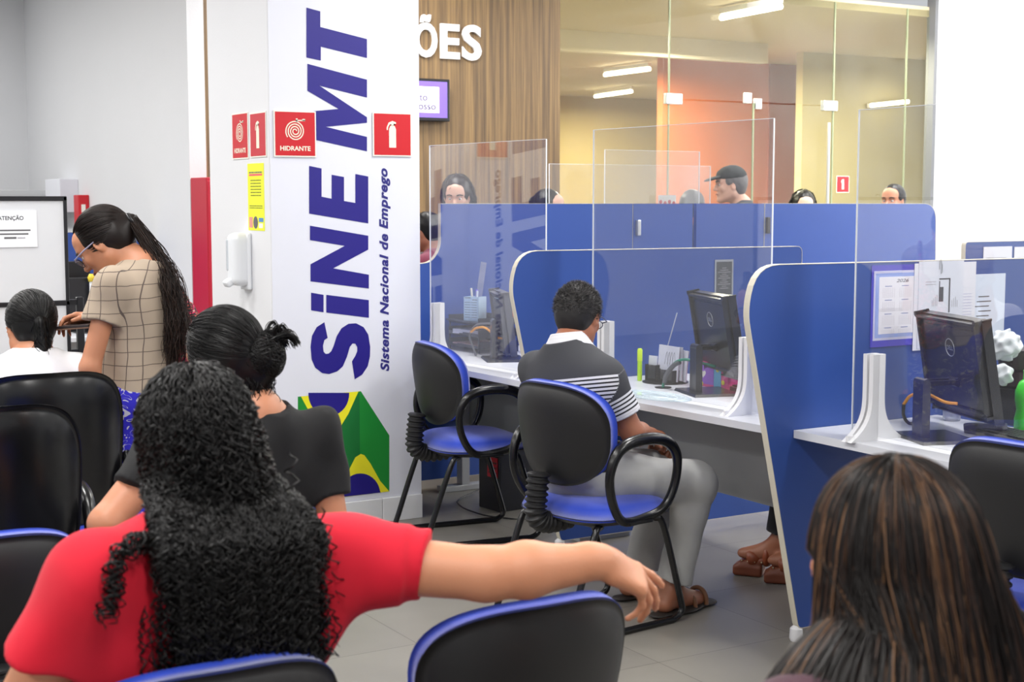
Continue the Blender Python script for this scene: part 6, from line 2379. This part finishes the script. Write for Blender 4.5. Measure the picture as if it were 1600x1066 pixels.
st = flow(roots, field_to(tie, 0, .12, rng), 24, .010, [skull_col(hf, s, .0005)], rng.uniform(0, .04, 1600))
path = np.array(spline([tie, fr.p(-.01, -.105, 1.335), fr.p(-.02, -.148, 1.23), fr.p(-.03, -.165, 1.10), fr.p(-.03, -.150, .97)], 40)[:41])
n = 1100
off = rng.normal(size=(n, 1, 3)).clip(-1.7, 1.7)
t_ = np.linspace(0, 1, len(path))[None, :, None]
wid = .009 + .018 * np.sin(np.clip(t_ * 1.15, 0, 1) * pi * .62)
Ln = rng.uniform(.6, 1.0, n)
idx = (np.linspace(0, 1, 36)[None, :] * Ln[:, None] * (len(path) - 1)).astype(int)
tl = path[idx] + off * wid[0, idx[0]][None] * 1.0
tl = curl(tl, .005, .11, rng, .5, .4)
hair_obj('hair', f.root, HAIRD, [(st, .0014, .001, rng.uniform(0, .3, 1600)), (tl, .0013, .0008, rng.uniform(0, .9, n))], cap)
V, Q = tube_np(np.array([[tie + hf.R @ np.array((.019 * cos(a), .0, .019 * sin(a))) for a in np.linspace(0, 2 * pi, 17)]]), np.full(17, .007), 6)
mesh_np('hair_tie', V, Q, BLK, f.root, world_coords=True)
# pad in her hand
c = fr.p(.0, .205, 1.112)
t = thing('clipboard', 'thin dark tablet held flat in the hand of the standing reader', 'tablet', tuple(c), radians(232 - 90))
obj('tablet_body', rot_box((-.10, -.085, -.005), (.10, .085, .004), (0, 0, 0), rotx(-.08), .002), mat('tablet_dark', (52, 44, 44), 0.3), t)
obj('tablet_edge', rot_box((-.10, -.086, -.010), (.10, .086, -.005), (0, 0, 0), rotx(-.08), .002), mat('tablet_case', (120, 92, 74), 0.5), t)
t.name = 'tablet'
# floral bag on her back
bagc = fr.p(.08, -.21, 1.02)
t = thing('shoulder_bag', 'black bag with pink and cream flowers on the standing reader', 'bag', tuple(bagc), radians(232 - 90))
BAGP = print_mat('floral_bag_print', (26, 20, 26), (206, 44, 92), 22, .56, ((222, 204, 176), (196, 84, 74)))
sdf_obj('bag_body', [rc(fr.p(.10, -.15, 1.15), fr.p(.06, -.205, 1.0), .04, .078, .05), rc(fr.p(.06, -.205, 1.0), fr.p(.05, -.18, .90), .078, .07, .05), folds(.008, 50, 4)], .006, BAGP, t)
V, Q = tube_np(np.array([spline([fr.p(.10, -.16, 1.19), fr.p(.12, -.07, 1.30), fr.p(.13, .03, 1.335), fr.p(.14, .10, 1.25), fr.p(.14, .11, 1.1)], 24)]), np.full(25, .010), 6)
mesh_np('bag_strap', V, Q, BAGP, t, world_coords=True)

# ---------------------------------------------------------------- seated man in the striped polo
def polo_mat():
    m = bpy.data.materials.new('striped_polo')
    m.use_nodes = True
    nt = m.node_tree
    b = nt.nodes['Principled BSDF']
    b.inputs['Roughness'].default_value = .9
    at = nt.nodes.new('ShaderNodeAttribute'); at.attribute_name = 'tint'
    cr = nt.nodes.new('ShaderNodeValToRGB')
    cr.color_ramp.interpolation = 'CONSTANT'
    E_ = cr.color_ramp.elements
    E_[0].color = srgb(58, 59, 64)
    E_[1].position = .33; E_[1].color = srgb(206, 206, 212)
    x = E_.new(.66); x.color = srgb(34, 34, 40)
    def mt(op, a, b=None):
        q = nt.nodes.new('ShaderNodeMath'); q.operation = op
        for i, v in enumerate((a, b)):
            if v is None: continue
            if hasattr(v, 'links'): nt.links.new(v, q.inputs[i])
            else: q.inputs[i].default_value = v
        return q.outputs[0]
    v = at.outputs['Fac']
    slv = mt('GREATER_THAN', v, 1.0)
    s_ = mt('SUBTRACT', v, mt('MULTIPLY', slv, 2.0))
    pos = mt('GREATER_THAN', s_, 0.0)
    end = mt('GREATER_THAN', s_, mt('SUBTRACT', .135, mt('MULTIPLY', slv, .068)))
    fine = mt('ADD', mt('MULTIPLY', mt('LESS_THAN', mt('MODULO', mt('ADD', s_, 1.45), .0145), .0085), -.3), .8)
    wide = mt('ADD', mt('MULTIPLY', mt('LESS_THAN', mt('MODULO', mt('ADD', s_, 1.5), .05), .009), -.3), .8)
    cuff = .5
    tail = mt('ADD', mt('MULTIPLY', slv, .5), mt('MULTIPLY', mt('SUBTRACT', 1.0, slv), wide))
    body_ = mt('ADD', mt('MULTIPLY', end, tail), mt('MULTIPLY', mt('SUBTRACT', 1.0, end), fine))
    code = mt('ADD', mt('MULTIPLY', pos, body_), mt('MULTIPLY', mt('SUBTRACT', 1.0, pos), .1))
    nt.links.new(code, cr.inputs[0])
    nt.links.new(cr.outputs[0], b.inputs['Base Color'])
    n = nt.nodes.new('ShaderNodeTexNoise'); n.inputs['Scale'].default_value = 500
    bp = nt.nodes.new('ShaderNodeBump'); bp.inputs['Strength'].default_value = .2; bp.inputs['Distance'].default_value = .003
    nt.links.new(n.outputs['Fac'], bp.inputs['Height']); nt.links.new(bp.outputs['Normal'], b.inputs['Normal'])
    return m


fr = Fr((-4.38, 2.95, 0), rotz(radians(10)))
f = Figure('person', 'person in a grey polo with white stripes and grey trousers, seated at the desk', fr, SK_M, .0045)
f.sz.update(wch=.165, dch=.115, wwa=.15, dwa=.115, whi=.165, dhi=.12, neck=.054, sh=.058, ru=.047, re=.040, rw=.028, rth=.082, rkn=.058, rca=.05)
f.joints(world=True, pel=(-4.40, 2.93, .56), nck=(-4.47, 2.925, 1.0), shR=(-4.285, 2.965, .905), shL=(-4.63, 2.905, .905), elR=(-4.235, 3.055, .705), wrR=(-4.37, 3.235, .665), elL=(-4.62, 3.10, .70), wrL=(-4.48, 3.26, .665),
         hipR=(-4.31, 2.96, .545), hipL=(-4.49, 2.96, .545), knR=(-4.22, 3.34, .50), knL=(-4.45, 3.38, .50), anR=(-4.255, 3.25, .095), anL=(-4.50, 3.27, .095), toeR=(-4.29, 3.42, .035), toeL=(-4.49, 3.44, .035))
hf = Fr((-4.518, 3.005, 1.112), yawpitch(122, 20, 0))
f.body(hf, .98, hands=dict(R=dict(n=(.2, -.2, 1), curls=(35, 40, 30)), L=dict(n=(-.2, -.2, 1), curls=(35, 40, 30))))
POLO = polo_mat()
so = f.shirt(POLO, .014, .66, None, .060, fold=.013, ff=36, seed=7, low=-.07, h=.0042, extra=(rc(f.J['shR'], f.J['shR'] + (f.J['elR'] - f.J['shR']) * .66, .056, .060, .03, (False, True)), rc(f.J['shL'], f.J['shL'] + (f.J['elL'] - f.J['shL']) * .66, .056, .060, .03, (False, True)), el((-4.42, 2.93, .78), (.16, .12, .18), None, .06)))
me = so.data
co = np.zeros(len(me.vertices) * 3, dtype=np.float32); me.vertices.foreach_get('co', co); co = co.reshape(-1, 3)
loc0 = np.array(f.root.location)
W_ = co + loc0
up = f.TR[:, 2]
hh = (W_ - f.J['nck']) @ up
armd = (f.J['elR'] - f.J['shR']); armd = armd / np.linalg.norm(armd)
tor_l, arm_l = hh, None
tint = np.zeros(len(W_), dtype=np.float32)
# torso stripes from 12.5 cm below the neck
z_ = -hh - .112
str_ = z_.copy()
# sleeves: stripes across the arm over the lower half
for c in 'RL':
    a = f.J['sh' + c]; b = f.J['el' + c]; d = b - a; L = np.linalg.norm(d); d = d / L
    s_ = (W_ - a) @ d
    lat = (W_ - (a + b) / 2) @ f.TR[:, 0] * (1 if c == 'R' else -1)
    rad_ = np.linalg.norm((W_ - a) - s_[:, None] * d, axis=1)
    on = (lat > -.052) & (s_ > .0) & (rad_ < .085)
    ss = s_ - .075
    sv = 2 + ss
    str_ = np.where(on, sv, str_)
tint[:] = str_
a_ = me.attributes.new('tint', 'FLOAT', 'POINT'); a_.data.foreach_set('value', tint)
# white collar and sleeve bands
COLW = fabric('white_rib', (214, 214, 220))
nb = f.J['nck']
cR_ = f.TR
nf = f.J['nck'] + cR_[:, 1] * .012
pts = [nf + cR_[:, 0] * (.063 * cos(a)) + cR_[:, 1] * (.066 * sin(a) + .004) + up * (.050 - .040 * (sin(a) > 0) * sin(a)) for a in np.linspace(radians(-245), radians(65), 34)]
prims = []
for p, q in zip(pts, pts[1:]):
    prims.append(rc(p, q, .0075, None, .004))
    for dz_, gr_ in ((.014, .10), (.028, .24), (.042, .42)):
        hz = lambda w_: (w_ - nf) - up * ((w_ - nf) @ up)
        prims.append(rc(p - up * dz_ + hz(p) * gr_, q - up * dz_ + hz(q) * gr_, .0065, None, .012))
sdf_obj('collar', prims, .0035, COLW, f.root)
KHA = fabric('light_grey_trousers', (176, 176, 174), sheen=.1)
f.pants(KHA, .012, .90, .020, fold=.014, seed=8, h=.0048, extra=(rc(f.J['hipR'] + np.array((0, 0, -.01)), f.J['knR'], .085, .068, .04),))
# belt
V, Q = tube_np(np.array([[f.J['pel'] + cR_[:, 0] * (.178 * cos(a)) + cR_[:, 1] * (.133 * sin(a)) + up * .085 for a in np.linspace(0, 2 * pi, 41)]]), np.full(41, .009), 6)
mesh_np('belt', V, Q, mat('dark_leather', (48, 40, 36), 0.5), f.root, world_coords=True)
SAND = mat('dark_sandal_sole', (40, 34, 30), 0.6)
STRAP = mat('brown_leather_strap', (112, 72, 44), 0.55)
for c in 'RL':
    a, t_ = f.J['an' + c], f.J['toe' + c]
    d = (t_ - a) * np.array((1, 1, 0)); d /= np.linalg.norm(d)
    a0 = np.array((a[0], a[1], .0)) - d * .07
    t1 = np.array((t_[0], t_[1], .0)) + d * .03
    so_ = sdf_obj('sandal', [rc(a0 + np.array((0, 0, .011)), (a0 + t1) / 2 + np.array((0, 0, .011)), .036, .038, .02, flat=((0, 0, 1), .25)), rc((a0 + t1) / 2 + np.array((0, 0, .011)), t1 + np.array((0, 0, .011)), .038, .044, .02, flat=((0, 0, 1), .22))], .0045, SAND, f.root)
    sd = np.array((-d[1], d[0], 0))
    strp = []
    for k_, hh_ in ((.035, .062), (.10, .052)):
        cc = np.array((t_[0], t_[1], 0)) - d * (k_ - .02)
        strp.append([cc + sd * .042 * cos(b_) + np.array((0, 0, .012 + hh_ * sin(b_) ** .7)) for b_ in np.linspace(0.02, pi - .02, 15)])
    V, Q = tube_np(np.array(strp), np.full(15, .009), 6)
    mesh_np('sandal_strap', V, Q, STRAP, so_, world_coords=True)
# short grizzled hair
rng = np.random.default_rng(51)
s = .98
cap = hair_cap(hf, s, .006, True, extra=(), h=.0045, fold=.0012, low=-.078, ff=220)
GRIZ = hair_mat('short_grizzled_hair', (16, 15, 16), (120, 116, 116), 0.45)
roots, q = scalp(hf, SKULL_C * s, SKULL_R * s * .985, 3600, rng, -.42, .46)
nrm = q @ hf.R.T
dirs = nrm + rng.normal(size=nrm.shape) * .55 + np.array(hf.R[:, 1]) * .3 + np.array((0, 0, .15))
dirs /= np.linalg.norm(dirs, axis=1, keepdims=True)
st = roots[:, None, :] + dirs[:, None, :] * np.linspace(-.002, .014, 4)[None, :, None] * rng.uniform(.6, 1.3, (3600, 1, 1))
hair_obj('hair', f.root, GRIZ, [(st, .0009, .0004, rng.uniform(0, 1, 3600) ** 2.5)], cap)
face_parts(f.root, hf, s)
bmp = []
for e in (-1, 1):
    c = np.array((.032 * e, .108, -.002))
    bmp.append([hp(hf, s, *(c + np.array((.025 * cos(a), 0, .017 * sin(a))))) for a in np.linspace(0, 2 * pi, 21)])
V1, Q1 = tube_np(np.array(bmp), np.full(21, .0018), 6)
g = mesh_np('spectacles', V1, Q1, mat('navy_frame', (36, 44, 84), 0.3), f.root, world_coords=True)
tm = np.array([[hp(hf, s, e * .055, .108, .006), hp(hf, s, e * .076, .10, .010), hp(hf, s, e * .083, .05, .010), hp(hf, s, e * .083, .0, .008)] for e in (-1, 1)])
V1, Q1 = tube_np(tm, np.full(4, .0022), 6)
mesh_np('temple_arm', V1, Q1, MATS['navy_frame'], g, world_coords=True)

# ---------------------------------------------------------------- attendant behind the near divider, only the legs show
fr = Fr((-4.36, 4.42, 0), rotz(radians(-90 - 90)))
f = Figure('person', 'person behind the desks, only dark trousers and brown clogs showing under the desk', fr, SK_M, .009)
f.sz.update(rca=.05)
f.joints(pel=(0, 0, .53), nck=(0, .02, .96), shR=(.16, .02, .88), shL=(-.16, .02, .88), elR=(.19, .08, .66), elL=(-.19, .08, .66), wrR=(.05, .24, .62), wrL=(-.05, .24, .62),
         hipR=(.08, 0, .50), hipL=(-.08, 0, .50), knR=(.07, .40, .52), knL=(-.11, .40, .52), anR=(.085, .46, .155), anL=(-.06, .42, .155), toeR=(.21, .555, .09), toeL=(.05, .53, .09))
hf = Fr(fr.p(0, .08, 1.05), yawpitch(-92, 20, 0))
f.body(hf, .9)
f.shirt(MATS['dark_plum_top'], .012, .6)
f.pants(MATS['black_trousers'], .016, .92, .02)
face_parts(f.root, hf, .9)
cap = hair_cap(hf, .9, .01, True, h=.007)
hair_obj('hair', f.root, HAIRD, [], cap)
CLOG = mat('brown_leather_clog', (138, 70, 42), 0.4, var=.1, vscale=20)
WOODC = mat('brown_clog_sole', (118, 62, 40), 0.5)
for c in 'RL':
    a, t_ = f.J['an' + c], f.J['toe' + c]
    d = (t_ - a) * np.array((1, 1, 0)); d /= np.linalg.norm(d)
    b0 = np.array((a[0], a[1], 0)) - d * .04
    b1 = np.array((t_[0], t_[1], 0)) + d * .03
    RS_ = axes(d, (0, 0, 1))
    fc = (b0 + b1) / 2
    zz = lambda p, h_: np.array((p[0], p[1], h_))
    sl = sdf_obj('clog_sole', [rbox(zz(b1 - d * .055, .024), (.042, .062, .023), RS_, .012, .012), rbox(zz(b0 + d * .01, .046), (.029, .036, .045), RS_, .010, .012),
                              rbox(zz(fc, .068), (.036, .10, .014), RS_ @ rotx(-.22), .012, .02), cutp((0, 0, .001), (0, 0, -1))], .0045, WOODC, f.root)
    mid = zz(b1 - d * .07, .075)
    sdf_obj('clog_strap', [el(mid, (.047, .045, .042), RS_, .01), el(mid - d * .06 + np.array((0, 0, .012)), (.044, .022, .050), RS_, .008), el(mid + np.array((0, 0, -.006)) + d * .02, (.040, .060, .036), RS_, .006, 's'), cutp(mid + np.array((0, 0, -.030)), (0, 0, -1))], .004, CLOG, sl)
    sd = np.array((-d[1], d[0], 0))
    for e in (-1, 1):
        for k_ in range(4):
            ball('stud', b1 - d * (.03 + .028 * k_) + sd * .040 * e * (1 if k_ else .8) + np.array((0, 0, .066)), .0035, mat('pale_stud', (220, 210, 180), 0.3, .6), sl, 8)

# ---------------------------------------------------------------- people waiting behind the tall partition
def waiting(label, px, pytop, x, face, pitch, top_rgb, skin_m, hair='short', s=.95, hm=HAIRB, seated=True, h=.008, seed=1, roll=0, sl=.6):
    T = P(px, pytop, x=x)
    hc = np.array((T.x, T.y, T.z - .118 * s))
    Rb = rotz(radians(face - 90))
    base = np.array((hc[0], hc[1], 0)) - Rb @ np.array((0, .05, 0))
    fr = Fr(base, Rb)
    zt = hc[2]
    f = Figure('person', label, fr, skin_m, h)
    pz = .53 if seated else .88
    nk = zt - .135 * s
    f.joints(pel=(0, -.08, pz if seated else min(pz, nk - .42)), nck=(0, -.03, nk), shR=(.165 * s, -.01, nk - .07), shL=(-.165 * s, -.01, nk - .07), elR=(.20 * s, .05, nk - .34), elL=(-.20 * s, .05, nk - .34), wrR=(.08, .24, nk - .38), wrL=(-.08, .24, nk - .38))
    p = f.J['pel'][2]
    if seated:
        f.joints(hipR=(.09, -.03, p - .02), hipL=(-.09, -.03, p - .02), knR=(.1, .38, .5), knL=(-.1, .38, .5), anR=(.1, .35, .1), anL=(-.1, .35, .1), toeR=(.11, .5, .03), toeL=(-.11, .5, .03))
    else:
        f.joints(hipR=(.09, -.05, p - .02), hipL=(-.09, -.05, p - .02), knR=(.1, .0, p * .54), knL=(-.1, .0, p * .54), anR=(.1, -.03, .1), anL=(-.1, -.03, .1), toeR=(.12, .13, .03), toeL=(-.12, .13, .03))
    hf = Fr(hc, yawpitch(face, pitch, roll))
    f.body(hf, s)
    f.shirt(fabric('cloth_%d_%d_%d' % top_rgb, top_rgb), .012, sl, seed=seed, h=h)
    f.pants(MATS['dark_denim'], h=h)
    f.shoes(MATS['dark_shoe'])
    face_parts(f.root, hf, s, hm)
    rng = np.random.default_rng(seed)
    if hair == 'short':
        cap = hair_cap(hf, s, .008, True, h=.006)
        hair_obj('hair', f.root, hm, [], cap)
    elif hair == 'long':
        cap = hair_cap(hf, s, .014, True, extra=(el(hp(hf, s, 0, -.055, -.08), (.085, .085, .12), hf.R, .05),), h=.006, low=None)
        roots, q = scalp(hf, SKULL_C * s, SKULL_R * s, 700, rng, -.3, .05, ztop=2)
        st = flow(roots, field_down(hf, s, .5, .05, rng, .35), 22, .012, [skull_col(hf, s), (hp(hf, s, 0, -.02, -.17), np.eye(3), np.array((.085, .085, .12)))], rng.uniform(0, .15, 700))
        hair_obj('hair', f.root, hm, [(curl(st, .005, .07, rng), .0022, .0015, None)], cap)
    elif hair == 'tied':
        tie = hp(hf, s, 0, -.115, .02)
        cap = hair_cap(hf, s, .007, True, extra=(el(tie, (.032, .032, .032), None, .02),), h=.006)
        hair_obj('hair', f.root, hm, [], cap)
    return f, hf


w1, h1 = waiting('person with wavy dark hair looking down, seen through the far acrylic screen', 714, 277, -7.72, -38, 14, (170, 166, 176), SK_P, 'long', .96, HAIRD, False, seed=61)
w2, h2 = waiting('dark-haired person half hidden at the acrylic edge, looking right', 858, 297, -7.75, 40, 10, (60, 62, 74), SK_P, 'tied', .92, HAIRB, False, seed=62)
w3, h3 = waiting('dark-haired person seen from behind the tall partition, below the cap wearer', 1081, 298, -7.5, 150, 5, (44, 44, 50), SK_M, 'short', .97, HAIRB, False, seed=63)
w4, h4 = waiting('person wearing a black cap and black shirt looking left', 1142, 262, -7.75, -118, 4, (40, 42, 48), SK_P, 'short', .98, hair_mat('grey_hair', (96, 94, 94), (150, 148, 148)), False, seed=64)
w5, h5 = waiting('person with black hair parted at the middle whose face just shows over the partition', 1256, 300, -8.15, -30, 8, (60, 50, 60), SK_P, 'long', .95, HAIRB, False, seed=65)
w6, h6 = waiting('short-haired person peering over the right part of the partition', 1396, 289, -7.6, -70, 4, (70, 70, 84), SK_T, 'short', .96, HAIRB, False, seed=66)
w7, h7 = waiting('child in a maroon T-shirt looking out between the column and the far screen', 664, 333, -7.38, -140, 10, (112, 34, 60), SK_M, 'short', .90, HAIRB, False, seed=67)
w8, h8 = waiting('person in a violet T-shirt standing with the back turned, seen only mirrored in the middle screen', 0, 0, -8.5, 125, 0, (96, 84, 160), SK_M, 'short', 1.0, HAIRB, False, seed=68) if False else (None, None)
# cap
s = .98
CAPB = mat('black_cap_cloth', (40, 44, 46), 0.85, var=.5, vscale=30)
V, Q = sdf_mesh([el(hp(h4, s, 0, -.008, .055), np.array((.088, .108, .080)) * s, h4.R, .01), cutp(hp(h4, s, 0, 0, .045), h4.R @ np.array((0, 0, -1))), folds(.002, 90, 3)], .005)
cp = mesh_np('cap', V, Q, CAPB, w4.root, world_coords=True)
V, Q = sdf_mesh([el(hp(h4, s, 0, .115, .052), np.array((.070, .072, .012)) * s, h4.R @ rotx(-.22), .01)], .004)
mesh_np('cap_brim', V, Q, CAPB, cp, world_coords=True)
# phone held by the hidden person beside the gap
